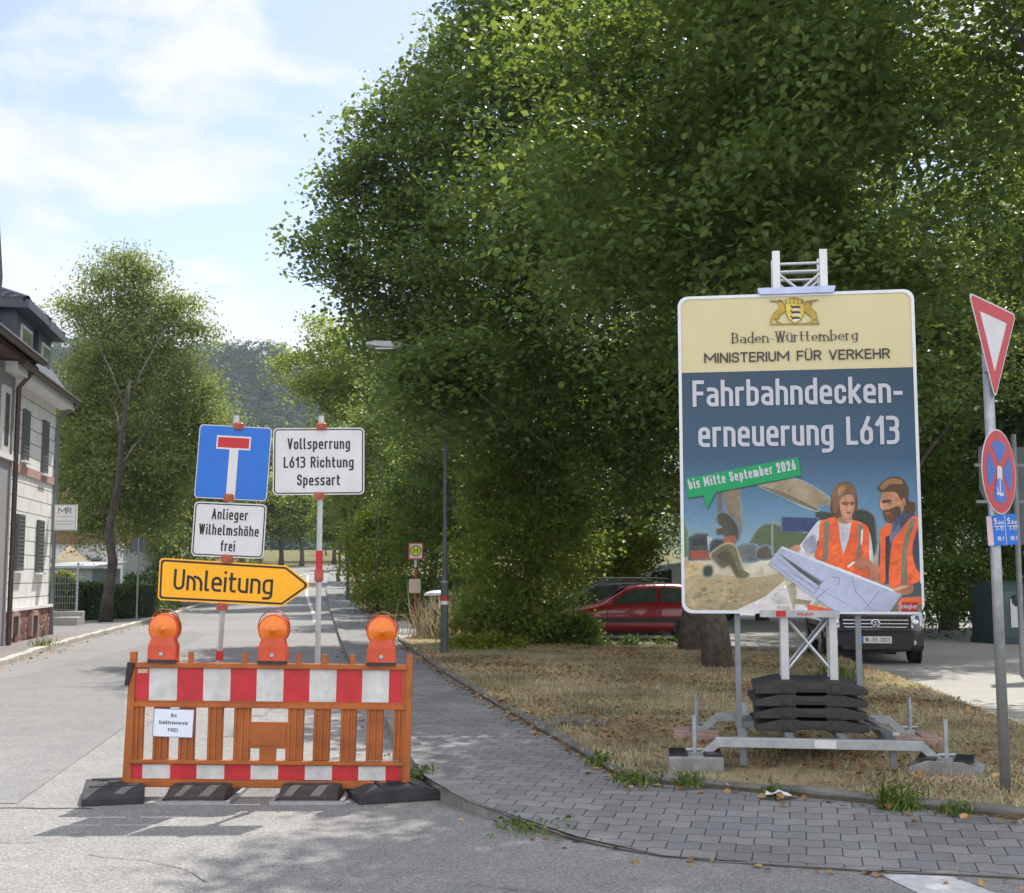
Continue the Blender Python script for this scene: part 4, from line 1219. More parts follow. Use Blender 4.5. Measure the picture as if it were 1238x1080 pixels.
m.prism([(a.x, a.y - .035), (b.x, a.y - .035), (b.x, a.y + .02), (a.x, a.y + .02)], YB - .035, YB + .12); m.build('bottom_clamp', m_zinc, bb)
m = MB(); text(m, 'ziegler', lp(974, 741, YB - .036).x, a.y - .02, .028, .13, .005, YB - .0362); m.build('lettering', m_red, bb)
m = MB(); p = lp(944, 741, YB - .036); m.flat([(p.x - .04, a.y - .032), (p.x + .04, a.y - .032), (p.x + .04, a.y + .017), (p.x - .04, a.y + .017)], YB - .036); m.build('sticker', m_red, bb)
for px in (892.3, 1038.5):
    x = lp(px, 800, -.2).x
    m = MB(); m.box((x, -.2, (.2 + zb + .5) / 2), (.045, .045, zb + .5 - .2)); m.build('upright', m_zincd, bb)
# base frame
fx, fy, fz = .77, .86, .2
m = MB(); m.box((0, -fy, fz), (2 * fx, .06, .075)); m.build('beam', m_zinc, bb, bevel=.004)
m = MB(); m.flat([(-.03, fz - .03), (.13, fz - .03), (.13, fz + .03), (-.03, fz + .03)], -fy - .032); m.build('plate_label', m_sw, bb)
m = MB(); m.box((0, fy, fz), (2 * fx, .06, .075)); m.build('beam', m_zinc, bb, bevel=.004)
for x in (-.56, -.2, .2, .56):
    m = MB(); m.box((x, 0, fz + .005), (.06, 2 * fy - .064, .06)); m.build('cross_beam', m_zinc, bb)
m = MB(); m.box((0, -.16, fz + .06), (1.1, .07, .05)); m.build('cross_beam', m_zincd, bb); m = MB(); m.box((0, .16, fz + .06), (1.1, .07, .05)); m.build('cross_beam', m_zincd, bb)
for sx in (-1, 1):
    for sy in (-1, 1):
        m = MB(); y = sy * fy
        m.bar((sx * (fx - .02), y, fz), (sx * (fx + .14), y, fz - .14), .055, .06); m.build('outrigger', m_zinc, bb)
        jx = sx * (fx + .16)
        m = MB(); m.tube([(jx, y, -.03), (jx, y, .4)], .018, 8); m.build('jack_screw', m_zinc, bb)
        m = MB(); m.box((jx, y, .06), (.07, .075, .12)); m.tube([(jx - .07, y - .02, .14), (jx + .07, y + .02, .14)], .01, 6); m.lathe([(.05, -.035), (.05, -.022)], 12, 'z', (jx, y, 0)); m.build('jack_collar', m_zinc, bb)
    m = MB(); m.box((sx * .56, -fy + .1, .09), (.05, .05, .15)); m.build('lug', m_zincd, bb)
m = MB(); m.bar((.46, .1, fz + .09), (.58, -fy + .05, fz + .08), .05, .02); m.build('tie_bar', m_alu, bb)
m = MB(); m.box((-.52, .3, fz + .09), (.05, .05, .2)); m.build('tie_bar', m_alu, bb)

# ballast plates stacked on the frame, and blocks under the jacks
RZ = Matrix.Rotation(YAW, 4, 'Z')
wn = ['bottom', 'second from the bottom', 'second from the top', 'top']
for i in range(4):
    loc = Vector((SX, SY, SZ)) + RZ @ Vector((-.02 + .012 * math.sin(i * 2.3), -.02, .24 + i * .097))
    o = thing('ballast_plate', f'black ballast plate, {wn[i]} of the four around the billboard mast', 'ballast plate', loc, (0, 0, YAW + R([1.5, -1, 2, 0][i])), 'ballast plates stacked on the billboard stand')
    def bod():
        m = MB(); L_, W_, H_ = .88, .9, .094
        pr = [(-L_ / 2, 0), (-.12, 0), (-.12, .014), (.12, .014), (.12, 0), (L_ / 2, 0), (L_ / 2, .045), (L_ / 2 - .2, H_), (.12, H_), (.1, H_ - .012), (-.1, H_ - .012), (-.12, H_), (-L_ / 2 + .2, H_), (-L_ / 2, .045)]
        m.prism(pr, -W_ / 2, W_ / 2); return m
    bod().build('body', M('ballast_rubber', (.04, .036, .034), .8, var=.35, scale=7, bump=.7, bscale=40), o, bevel=.012)
    for s_ in (-1, 1):
        m = MB(); m.bbox((s_ * .19, -.43, .045), (.1, .06, .05), .012); m.build('lug', M('ballast_rubber', (.04, .036, .034)), o)
    m = MB(); m.box((0, -.452, .05), (.16, .012, .018))
    m.build('grip', M('ballast_rubber', (.04, .036, .034)), o)
m_blk = M('block_grey', (.2, .2, .2), .85, var=.3, scale=8, bump=.5); m_blkp = M('block_pink', (.33, .22, .19), .85, var=.25, scale=8, bump=.5)
for (sx, sy, mt, lab, rz, W_, D_, H_) in ((-1, -1, m_blk, 'grey plastic block under the near left jack of the billboard stand', 3, .42, .42, .13), (1, -1, m_blk, 'grey wedge block lying skewed under the near right jack of the billboard stand', -14, .52, .4, .12),
                             (-1, 1, m_blkp, 'pinkish block under the far left jack of the billboard stand', 0, .42, .4, .1), (1, 1, m_blkp, 'pinkish block under the far right jack of the billboard stand', 2, .5, .4, .1)):
    loc = Vector((SX, SY, SZ)) + RZ @ Vector((sx * (fx + .16), sy * fy, 0)); loc.z = SZ
    o = thing('support_block', lab, 'support block', loc, (0, 0, YAW + R(rz)), 'blocks under the jacks of the billboard stand')
    m = MB(); top_ = .115 if sy < 0 else .075; b0 = -.01
    if sx > 0 and sy < 0: m = base_plate_mesh(W_, D_, H_); m.v = [(v[0], v[1], v[2] + top_ - H_ + .0) for v in m.v]
    else: m.bbox((0, 0, (top_ + b0) / 2), (W_, D_, top_ - b0), .015)
    m.build('body', mt, o, bevel=.006)
    for q_ in (-.13, .13): m = MB(); m.bbox((q_, -.02, top_ + .006), (.14, D_ * .86, .016), .005); m.build('lid_rib', m_sb if mt is m_blk else mt, o)

# ================================================================== GIVE WAY POST ON THE RIGHT
b = G(1216, 957, .13); t = P(1192.5, 408, b.y)
sp_o = thing('sign_pole', 'grey tubular steel pole at the right carrying the give way sign', 'pole', (b.x, b.y, .1))
d = t - Vector((b.x, b.y, .1))
m = MB(); m.tube([(0, 0, 0), tuple(d)], .036, 16); m.build('tube', m_zinc, sp_o, smooth=True)
m = MB(); m.tube([tuple(d), tuple(d * 1.004)], .039, 16); m.build('cap', m_sb, sp_o)
def pole_at(py):
    z = P(1200, py, b.y).z; k = (z - .1) / d.z
    return Vector((b.x, b.y, .1)) + d * k
def side_sign(name, label, cat, py, yaw, rollx, build, off=.05):
    p = pole_at(py)
    o = thing(name, label, cat, p, (0, R(rollx), R(yaw)))
    o.location = p + MX(o).to_3x3() @ Vector((0, -off, 0))
    build(o); return o
def b_yield(o):
    s = .8; h = s * .866
    tri = [Vector((-s / 2, h * .62)), Vector((s / 2, h * .62)), Vector((0, -h * .38 - .0))]
    tri = tri[::-1]
    o3 = fillet(tri, .03)
    m = MB(); m.prism(o3, 0, .004); m.build('plate', m_sw, o)
    m = MB(); m.ring(fillet(inset(tri, .01), .025), fillet(inset(tri, .1), .004), -.001); m.build('red_border', m_red, o)
    m = MB(); m.flat(fillet(inset(tri, .1), .004), -.0012); m.build('white_field', m_sw, o)
    m = MB(); m.box((0, .03, .2), (.09, .06, .03)); m.box((0, .03, -.05), (.09, .06, .03)); m.build('bracket', m_zincd, o)
side_sign('give_way_sign', 'red and white triangular give way sign at the top of the right pole', 'road sign', 440, 46, 2.5, b_yield)
def b_stop(o):
    r = .298
    circ = [Vector((math.cos(t), math.sin(t))) for t in np.linspace(0, 2 * math.pi, 49)[:-1]]
    m = MB(); m.prism([c * r for c in circ], 0, .004); m.build('plate', m_sw, o)
    m = MB(); m.flat([c * (r - .008) for c in circ], -.001); m.build('red_border', m_red, o)
    r2 = r * .74
    m = MB(); th = .036
    for k in range(4):                                 # four blue sectors between the bars of the cross
        c0 = math.pi / 4 + k * math.pi / 2 + .175; c1 = math.pi / 4 + (k + 1) * math.pi / 2 - .175
        pts = [Vector((math.cos(t), math.sin(t))) * r2 for t in np.linspace(c0, c1, 10)]
        mid = (c0 + c1) / 2
        m.flat([Vector((math.cos(mid), math.sin(mid))) * th * 1.42] + pts, -.002)
    m.build('blue_field', M('sign_blue2', (.012, .1, .42), .4), o)
    m = MB(); m.flat(rr(.09, .2, .02, 0, -.06), -.003, 0); m.flat([(c * .085 + Vector((0, -.13))) for c in circ], -.0035, 1)
    m.flat([(-.06, -.15), (.06, -.15), (.06, -.165), (-.06, -.165)], -.004, 0)
    ribbon(m, [(0, -.06), (0, -.15)], .02, (0, 0), -.0045)
    ribbon(m, [(-.05, -.12), (-.035, -.15), (0, -.165), (.04, -.15)], .016, (0, 0), -.0048)
    m.flat([(-.03, -.03), (.03, -.03), (.03, .03), (-.03, .03)], -.0042, 0)
    m.build('tow_away_symbol', [m_sw, m_blue], o)
side_sign('no_stopping_sign', 'round blue and red no stopping sign with a small tow away symbol', 'road sign', 571, 47, 2, b_stop)
p = pole_at(642)
o = thing('time_plate', 'small folded blue plate with white date lettering below the no stopping sign', 'road sign', p + Vector((.02, -.05, 0)), (0, R(-2), R(10)))
m = MB(); m.prism([(-.095, -.105), (.13, -.1), (.125, .115), (-.1, .105)], 0, .004); m.build('plate', m_blue, o)
m = MB(); m.flat([(-.1, -.1), (-.055, -.1), (-.06, .1), (-.1, .1)], -.0012); m.build('pale_edge', M('plate_pale', (.55, .42, .44), .5), o)
m = MB()
for x in (-.008, .092):
    text(m, '5.', x - .018, .045, .042, .035, .008, -.0015); text(m, 'Sept.', x + .022, .045, .026, .045, .004, -.0015)
    text(m, '7-17', x + .005, -.0, .03, .06, .005, -.0015); text(m, '18:1', x + .005, -.07, .03, .05, .005, -.0015)
    m.flat([(x - .04, .028), (x + .045, .028), (x + .045, .033), (x - .04, .033)], -.0015)
m.flat([(.038, -.098), (.042, -.098), (.042, .11), (.038, .11)], -.0016)
m.build('lettering', m_sw, o)
# ================================================================== VEHICLES
m_glass = M('car_glass', (.035, .05, .045), .06, var=.5, scale=2.5, spec=.9)
m_tyre = M('tyre', (.02, .02, .021), .85, var=.2)
m_rim = M('rim', (.45, .46, .47), .35, .7)
m_chrome = M('chrome', (.7, .7, .72), .2, .95, var=.02)
m_plas = M('bumper_black', (.018, .018, .02), .6, var=.2)
m_lampg = M('headlamp_glass', (.5, .53, .55), .12, .3, var=.2, scale=25)
m_tail = M('tail_lamp', (.35, .01, .012), .2, coat=.5)
def car(name, label, loc, yaw, st, paint, belt_in=.97, wheels=(), wr=.31, side=(), wscr=None, rear=None, W=1.7, grille=None, extras=None):
    """st: stations along x (front = +x): (x, z bottom, z belt, z top, half width belt, half width top)"""
    o = thing(name, label, 'car' if 'van' not in name else 'van', loc, (0, 0, yaw))
    rings = []
    for x, zb_, zl, zt_, wb, wt in st:
        zt_ = max(zt_, zl + .012)
        rings.append([(x, 0, zb_), (x, wb * .82, zb_), (x, wb * .96, zb_ + .1), (x, wb, zb_ + (zl - zb_) * .55), (x, wb * belt_in, zl), (x, wt, zt_ - min(.06, (zt_ - zl) * .4)), (x, wt * .8, zt_), (x, 0, zt_ + .012)])
    m = MB(); vs, fs = [], []
    n = 14
    for r_ in rings:
        vs += r_ + [(x, -y, z) for x, y, z in r_[-2:0:-1]]
    for i in range(len(rings) - 1):
        for j in range(n): fs.append((i * n + j, i * n + (j + 1) % n, (i + 1) * n + (j + 1) % n, (i + 1) * n + j))
    fs += [tuple(range(n)), tuple(range(len(rings) * n - 1, (len(rings) - 1) * n - 1, -1))]
    m.add(vs, fs); body = m.build('body', paint, o, smooth=True)
    s_ = body.modifiers.new('round', 'SUBSURF'); s_.levels = 2; s_.render_levels = 2
    def at(x, k0, k1, t, off=.012, sgn=1):
        for a, b in zip(rings[:-1], rings[1:]):
            if min(a[0][0], b[0][0]) <= x <= max(a[0][0], b[0][0]):
                u = (x - a[0][0]) / (b[0][0] - a[0][0] + 1e-9)
                p = Vector(a[k0]).lerp(Vector(b[k0]), u); q = Vector(a[k1]).lerp(Vector(b[k1]), u)
                v = p.lerp(q, t); v.y += off; v.y *= sgn; return v
        return Vector((x, 0, 1))
    for sgn in (1, -1):
        for pane in side:
            m = MB(); poly = [at(x, 4, 5, t, .012, sgn) for x, t in pane]
            m.add(poly, [tuple(range(len(poly)))]); m.build('side_window', m_glass, o)
    for w_ in (wscr, rear):
        if w_ is None: continue
        m = MB(); vs = []
        for x, z, hw_ in w_: vs += [(x, -hw_, z), (x, hw_, z)]
        m.add(vs, [(2 * i, 2 * i + 1, 2 * i + 3, 2 * i + 2) for i in range(len(w_) - 1)]); m.build('windscreen' if w_ is wscr else 'rear_window', m_glass, o)
    for x, hw_ in wheels:
        for sgn in (1, -1):
            m = MB(); m.lathe([(wr + .055, -.02), (wr + .055, .022)], 24, 'y', (x, sgn * (hw_ - .01), wr + .01)); m.build('wheel_arch', m_sb, o)
            w = MB(); w.lathe([(wr * .62, -.1), (wr * .94, -.1), (wr, -.075), (wr, .075), (wr * .94, .1), (wr * .62, .1)], 26, 'y', (x, sgn * (hw_ - .075), wr))
            wo = w.build('wheel', m_tyre, o)
            w = MB(); yy_ = sgn * (hw_ + .015)
            w.lathe([(wr * .64, -.02), (wr * .64, .012), (wr * .56, .012), (wr * .56, -.02)], 26, 'y', (x, sgn * (hw_ + .005), wr))
            for k in range(5):
                a = 2 * math.pi * k / 5 + .3
                w.bar((x, yy_, wr), (x + math.cos(a) * wr * .6, yy_, wr + math.sin(a) * wr * .6), .07, .02)
            w.build('rim', m_rim, wo)
    if extras: extras(o, at)
    return o
m_carred = M('paint_red', (.2, .005, .008), .25, var=.05, coat=.8)
m_carblk = M('paint_dark', (.02, .024, .028), .22, var=.05, coat=.8)
m_cargry = M('paint_grey', (.07, .075, .08), .22, var=.05, coat=.8)
m_carwht = M('paint_white', (.66, .67, .68), .35, var=.04, coat=.5)

# red hatchback, nose to the left
st = [(1.93, .3, .5, .52, .56, .5), (1.86, .2, .62, .68, .74, .62), (1.5, .18, .74, .8, .81, .64), (1.02, .18, .84, .91, .83, .66), (.9, .18, .86, .95, .83, .66), (.3, .18, .88, 1.33, .83, .60), (.05, .18, .89, 1.40, .83, .60),
      (-.8, .18, .9, 1.41, .83, .60), (-1.35, .18, .92, 1.37, .82, .58), (-1.62, .2, .93, 1.28, .8, .56), (-1.8, .24, .9, .98, .76, .62), (-1.86, .32, .72, .76, .68, .6)]
def red_extra(o, at):
    for sgn in (1, -1):
        m = MB(); m.box((-.0, sgn * .835, .5), (2.1, .02, .1)); m.build('rubbing_strip', m_plas, o)
        m = MB(); m.box((-.35, sgn * .842, .78), (.16, .02, .03)); m.build('door_handle', m_carred, o)
        m = MB(); m.add([(-.55, sgn * .838, .25), (-.565, sgn * .838, .25), (-.565, sgn * .828, .88), (-.55, sgn * .828, .88)], [(0, 1, 2, 3)]); m.build('door_seam', m_sb, o)
        m = MB(); m.add([(.78, sgn * .838, .25), (.765, sgn * .838, .25), (.765, sgn * .828, .86), (.78, sgn * .828, .86)], [(0, 1, 2, 3)]); m.build('door_seam', m_sb, o)
        m = MB(); m.bbox((.72, sgn * .92, .93), (.12, .16, .11), .02); m.build('wing_mirror', m_carred, o)
        m = MB(); m.bbox((1.78, sgn * .58, .63), (.2, .3, .12), .03); m.build('headlight', m_lampg, o)
        m = MB(); m.bbox((-1.76, sgn * .66, .98), (.1, .12, .4), .03); m.build('tail_light', m_tail, o)
    m = MB(); m.bbox((1.88, 0, .36), (.12, 1.3, .14), .03); m.build('bumper', m_plas, o)
    m = MB(); m.box((1.955, 0, .43), (.01, .5, .11)); m.build('number_plate', m_sw, o)
c = G(703, 776)
car('red_car', 'small red three-door hatchback parked nose left behind the bushes', (3.15, 31.6, .004), R(178), st, m_carred, wheels=((1.25, .8), (-1.2, .8)), wr=.29,
    side=([(.72, .1), (.2, .82), (-.45, .9), (-.45, .1)], [(-.55, .1), (-.55, .9), (-1.15, .86), (-1.4, .2), (-1.35, .1)]),
    wscr=[(.84, .975, .6), (.62, 1.13, .56), (.34, 1.325, .5)], rear=[(-1.66, 1.24, .48), (-1.79, 1.02, .54)], extras=red_extra)
# dark estate behind it
st2 = [(2.25, .3, .55, .58, .6, .55), (2.15, .2, .68, .74, .8, .68), (1.7, .18, .8, .88, .88, .7), (1.1, .18, .88, .96, .89, .7), (.95, .18, .9, 1.0, .89, .7), (.3, .18, .93, 1.4, .89, .66), (.0, .18, .94, 1.47, .89, .66), (-1.2, .18, .96, 1.48, .89, .66), (-1.9, .2, .98, 1.42, .87, .64), (-2.15, .24, .96, 1.1, .82, .66), (-2.25, .34, .75, .8, .74, .66)]
def est_extra(o, at):
    for sgn in (1, -1):
        m = MB(); m.tube([(.2, sgn * .62, 1.5), (.1, sgn * .62, 1.53), (-1.7, sgn * .62, 1.53), (-1.8, sgn * .62, 1.5)], .018, 6); m.build('roof_rail', m_chrome, o)
        m = MB(); m.bbox((2.05, sgn * .62, .7), (.25, .3, .13), .03); m.build('headlight', m_lampg, o)
        m = MB(); m.bbox((.75, sgn * .98, .98), (.13, .17, .12), .02); m.build('wing_mirror', m_cargry, o)
    m = MB(); m.box((2.26, 0, .42), (.02, .5, .11)); m.build('number_plate', m_sw, o)
car('dark_car', 'dark grey estate car with roof rails parked beyond the red hatchback', (2.45, 34.6, .004), R(182), st2, m_cargry, wheels=((1.4, .87), (-1.35, .87)), wr=.32,
    side=([(.8, .1), (.2, .85), (-.4, .9), (-.4, .1)], [(-.5, .1), (-.5, .9), (-1.3, .9), (-1.3, .1)], [(-1.4, .1), (-1.4, .88), (-1.8, .7), (-1.95, .15)]),
    wscr=[(.9, 1.02, .66), (.65, 1.2, .62), (.33, 1.4, .56)], rear=[(-1.98, 1.36, .52), (-2.13, 1.12, .6)], extras=est_extra)
# white van far behind
st3 = [(2.3, .3, .7, .75, .8, .75), (2.2, .22, .95, 1.0, .92, .8), (1.75, .2, 1.1, 1.2, .95, .8), (1.4, .2, 1.15, 1.7, .96, .8), (1.0, .2, 1.15, 2.1, .96, .84), (-2.3, .2, 1.15, 2.15, .96, .86), (-2.42, .3, 1.1, 2.0, .94, .84)]
def van_extra(o, at):
    for sgn in (1, -1):
        m = MB(); m.box((-.9, sgn * .968, .75), (2.6, .012, .5)); m.build('stripe', M('stripe_blue', (.03, .06, .3), .4), o)
        m = MB(); m.box((-.4, sgn * .966, 1.55), (.08, .012, .4)); m.box((-.25, sgn * .966, 1.72), (.3, .013, .06)); m.box((-.25, sgn * .966, 1.5), (.24, .013, .06)); m.build('emblem', M('emblem_dark', (.04, .06, .16), .5), o)
        m = MB(); m.bbox((2.12, sgn * .65, .85), (.25, .3, .16), .03); m.build('headlight', m_lampg, o)
car('white_van', 'white van with a dark blue lower stripe parked behind the red hatchback', (6.3, 46, .004), R(172), st3, m_carwht, wheels=((1.5, .93), (-1.5, .93)), wr=.33,
    side=([(1.35, .1), (1.1, .7), (.4, .75), (.4, .1)],), wscr=[(1.78, 1.24, .74), (1.1, 2.02, .7)], extras=van_extra)
# dark compact van facing the photographer behind the billboard
st4 = [(2.16, .34, .68, .72, .66, .6), (2.12, .22, .84, .88, .82, .7), (1.85, .2, .94, 1.0, .89, .72), (1.3, .2, 1.06, 1.13, .88, .74), (1.15, .2, 1.08, 1.18, .88, .74), (.55, .2, 1.1, 1.6, .88, .7), (.2, .2, 1.1, 1.76, .88, .7), (-1.9, .2, 1.1, 1.8, .88, .72), (-2.12, .24, 1.1, 1.72, .86, .7), (-2.2, .34, 1.0, 1.5, .84, .7)]
def vw_extra(o, at):
    m = MB(); m.add([(2.178, -.62, .64), (2.178, .62, .64), (2.178, .6, .86), (2.178, -.6, .86)], [(0, 1, 2, 3)])
    m.add([(2.178, -.62, .8), (2.178, .62, .8), (2.05, .62, .63), (2.05, -.62, .63), (2.05, -.6, .865), (2.05, .6, .865), (2.178, .6, .86), (2.178, -.6, .86)], [(0, 1, 2, 3), (4, 5, 6, 7), (0, 3, 4, 7), (1, 6, 5, 2)])
    m.build('grille', m_plas, o)
    m = MB()
    for z, hw_ in ((.675, .55), (.735, .57), (.8, .57)):
        m.box((2.186, 0, z), (.02, 2 * hw_, .014))
    m.build('grille_bar', m_chrome, o)
    m = MB(); m.lathe([(.075, -.01), (.078, .0), (.078, .016), (.001, .017)], 24, 'x', (2.19, 0, .735)); m.build('badge', M('badge_dark', (.03, .05, .12), .3), o)
    m = MB(); m.lathe([(.08, 0), (.081, .018), (.073, .02), (.072, .016)], 24, 'x', (2.19, 0, .735))
    mm = MB(); ribbon(mm, [(-.035, .06), (0, .012), (.035, .06)], .01, (0, 0), 0); ribbon(mm, [(-.06, .03), (-.03, -.055), (0, -.002), (.03, -.055), (.06, .03)], .01, (0, 0), .0005)
    m.add([(2.21 - v[1], v[0], v[2] + .735) for v in mm.v], mm.f); m.build('emblem', m_chrome, o)
    for sgn in (1, -1):
        m = MB(); m.add([(2.16, sgn * .63, .66), (2.05, sgn * .845, .7), (1.83, sgn * .89, .83), (1.86, sgn * .875, .93), (2.14, sgn * .63, .87)], [(0, 1, 2, 3, 4)])
        m.add([(2.1, sgn * .63, .66), (2.0, sgn * .8, .7), (1.78, sgn * .85, .83), (1.8, sgn * .84, .93), (2.08, sgn * .63, .87)], [(0, 1, 2, 3, 4)])
        h_ = m.build('headlight', m_lampg, o)
        m = MB(); m.lathe([(.055, 0), (.05, .02), (.03, .026)], 14, 'x', (2.15, sgn * .7, .76)); m.build('reflector', m_chrome, h_)
        m = MB(); m.lathe([(.05, 0), (.045, .02)], 14, 'x', (2.17, sgn * .66, .4)); m.build('fog_lamp', m_lampg, o)
        m = MB(); m.bbox((.95, sgn * .99, 1.16), (.12, .2, .17), .03); m.build('wing_mirror', m_plas, o)
        m = MB(); m.box((.0, sgn * .89, .56), (2.2, .02, .1)); m.build('rubbing_strip', m_plas, o)
    m = MB(); pr = [(2.08, .24), (2.2, .27), (2.225, .34), (2.225, .56), (2.2, .61), (2.08, .63)]
    n_ = len(pr)
    vs = []
    for y, k in ((-.86, -.17), (-.66, -.03), (0, 0), (.66, -.03), (.86, -.17)): vs += [(x + k, y, z) for x, z in pr]
    m.add(vs, [(i * n_ + j, i * n_ + (j + 1) % n_, (i + 1) * n_ + (j + 1) % n_, (i + 1) * n_ + j) for i in range(4) for j in range(n_)] + [tuple(range(n_)), tuple(range(5 * n_ - 1, 4 * n_ - 1, -1))])
    m.build('bumper', M('bumper_dark', (.011, .012, .013), .5), o, bevel=.015)
    m = MB(); m.box((2.232, 0, .32), (.012, 1.2, .08)); m.build('lower_grille', m_sb, o)
    m = MB(); m.box((2.235, -.0, .45), (.014, .54, .12)); pl = m.build('number_plate', M('plate_white', (.62, .62, .6), .4), o)
    m = MB(); m.box((2.2365, -.245, .45), (.013, .045, .115)); m.build('plate_band', m_blue, pl)
    mm = MB(); text(mm, 'WL-ES 7203', .02, .415, .072, .43, .01, 0); m = MB()
    m.add([(2.2435 - v[1], v[0], v[2]) for v in mm.v], mm.f); m.build('lettering', m_sb, pl)
fx_ = G(1062, 805)
vy = R(-90 - 8)
loc = Vector((fx_.x, fx_.y + .1, .004)) - Matrix.Rotation(vy, 3, 'Z') @ Vector((2.2, 0, 0))
car('dark_van', 'dark compact van facing forward, half hidden behind the lower right of the billboard', loc, vy, st4, m_carblk, wheels=((1.42, .86), (-1.3, .86)), wr=.32,
    side=([(1.0, .12), (.5, .78), (.05, .85), (.05, .1)], [(-.05, .1), (-.05, .85), (-.95, .88), (-.95, .1)], [(-1.05, .1), (-1.05, .88), (-1.85, .85), (-1.95, .1)]),
    wscr=[(1.12, 1.2, .72), (.85, 1.42, .68), (.42, 1.72, .62)], rear=[(-2.15, 1.66, .6), (-2.21, 1.2, .66)], extras=vw_extra)

# ================================================================== STREET FURNITURE
m_lp = M('lamp_post_grey', (.07, .08, .085), .5, .2, var=.25, scale=4)
def lamp_post(label, base, H, arm, marks=True):
    o = thing('street_lamp', label, 'street lamp', base, (0, 0, 0), 'lamp posts along the right pavement')
    m = MB(); m.tube([(0, 0, -.05), (0, 0, 1.35), (0, 0, 1.42), (0, 0, H - .3)], [.078, .075, .045, .032], 14); m.build('pole', m_lp, o, smooth=False)
    if marks:
        m = MB(); m.tube([(0, 0, 1.0), (0, 0, 1.08)], .079, 14); m.build('sticker', m_red, o)
        m = MB(); m.tube([(0, 0, .92), (0, 0, .99)], .079, 14); m.build('number_band', m_sw, o)
        m = MB(); m.tube([(0, 0, 1.34), (0, 0, 1.38)], .082, 14); m.build('collar', m_zincd, o)
    m = MB(); m.tube([(0, 0, H - .35), (-.12 * arm, 0, H - .12), (-.5 * arm, 0, H - .02), (-arm, -.0, H + .02)], .032, 8); m.build('arm', m_lp, o)
    m = MB()
    vs, fs = [], []
    for x, w_, t_ in ((-arm + .05, .06, .05), (-arm - .12, .12, .07), (-arm - .5, .13, .06), (-arm - .68, .07, .03)):
        pl = fillet([(-w_, -t_), (w_, -t_), (w_ * .8, t_), (-w_ * .8, t_)], .02, 2)
        vs += [(x, p.x, H + .02 - .05 * (x + arm) + p.y) for p in pl]
    k = len(pl)
    for i in range(3):
        for j in range(k): fs.append((i * k + j, i * k + (j + 1) % k, (i + 1) * k + (j + 1) % k, (i + 1) * k + j))
    fs += [tuple(range(k)), tuple(range(4 * k - 1, 3 * k - 1, -1))]
    m.add(vs, fs); h_ = m.build('lamp_head', M('lamp_head', (.3, .31, .32), .4, .3), o)
    m = MB(); m.bbox((-arm - .3, 0, H - .045), (.4, .17, .03), .01); m.build('lens', m_lampg, h_)
    return o
b = G(537, 789, .12); lamp_post('tall grey street lamp with a red band, rising among the leaves right of the barrier', b, 6.0, .9)
b = G(456, 741, .12); lamp_post('slim street lamp behind the right warning lamp, half way along the pavement', b, 6.2, .9)
b = G(420, 725, .12); lamp_post('far street lamp at the edge of the pavement among the small street trees', b, 6.0, .9, False)

m_hred = M('stop_red', (.36, .045, .03), .5, var=.15)
b = G(502, 758, .12)
o = thing('bus_stop_sign', 'red bus stop pole with a square H sign and timetable box', 'bus stop', b)
m = MB(); m.tube([(0, 0, 0), (0, 0, 2.3)], .034, 10); m.build('pole', m_hred, o)
m = MB(); m.prism(rr(.44, .5, .02, 0, 2.18), -.06, -.04); bd = m.build('sign_board', m_hred, o)
m = MB(); m.flat(rr(.36, .42, .01, .005, 2.19), -.062); m.build('white_field', m_sw, o)
circ = [Vector((math.cos(t), math.sin(t))) for t in np.linspace(0, 2 * math.pi, 33)[:-1]]
m = MB(); m.flat([c * .165 + Vector((0, 2.2)) for c in circ], -.064, 1); m.flat([c * .13 + Vector((0, 2.2)) for c in circ], -.066, 0)
m.build('emblem', [M('stop_yellow', (.75, .55, .03), .45), M('stop_green', (.03, .22, .06), .45)], o)
m = MB(); text(m, 'H', 0, 2.115, .17, .14, .03, -.068); m.build('lettering', M('stop_green', (.03, .22, .06)), o)
m = MB(); m.prism(rr(.34, .4, .02, -.02, 1.18), -.07, -.035); m.build('timetable_box', M('timetable', (.55, .44, .36), .5), o)
m = MB(); m.tube([(0, 0, 1.72), (0, 0, 1.95)], .037, 10); m.build('sticker', m_sw, o)
b = G(530, 768, .12)
o = thing('litter_bin', 'round grey litter bin with a pale domed lid beside the bus stop', 'bin', b)
m = MB(); m.lathe([(.2, .1), (.23, .12), (.25, .75), (.25, .8)], 20); m.build('barrel', M('bin_grey', (.26, .27, .27), .6), o)
m = MB(); m.lathe([(.36, .98), (.37, 1.0), (.34, 1.05), (.2, 1.1), (.02, 1.12)], 24); m.build('lid', M('bin_lid', (.6, .62, .65), .4), o)
m = MB()
for a in (0, 2.09, 4.19): m.tube([(.24 * math.cos(a), .24 * math.sin(a), .0), (.24 * math.cos(a), .24 * math.sin(a), 1.0)], .015, 6)
m.build('support', m_zincd, o)

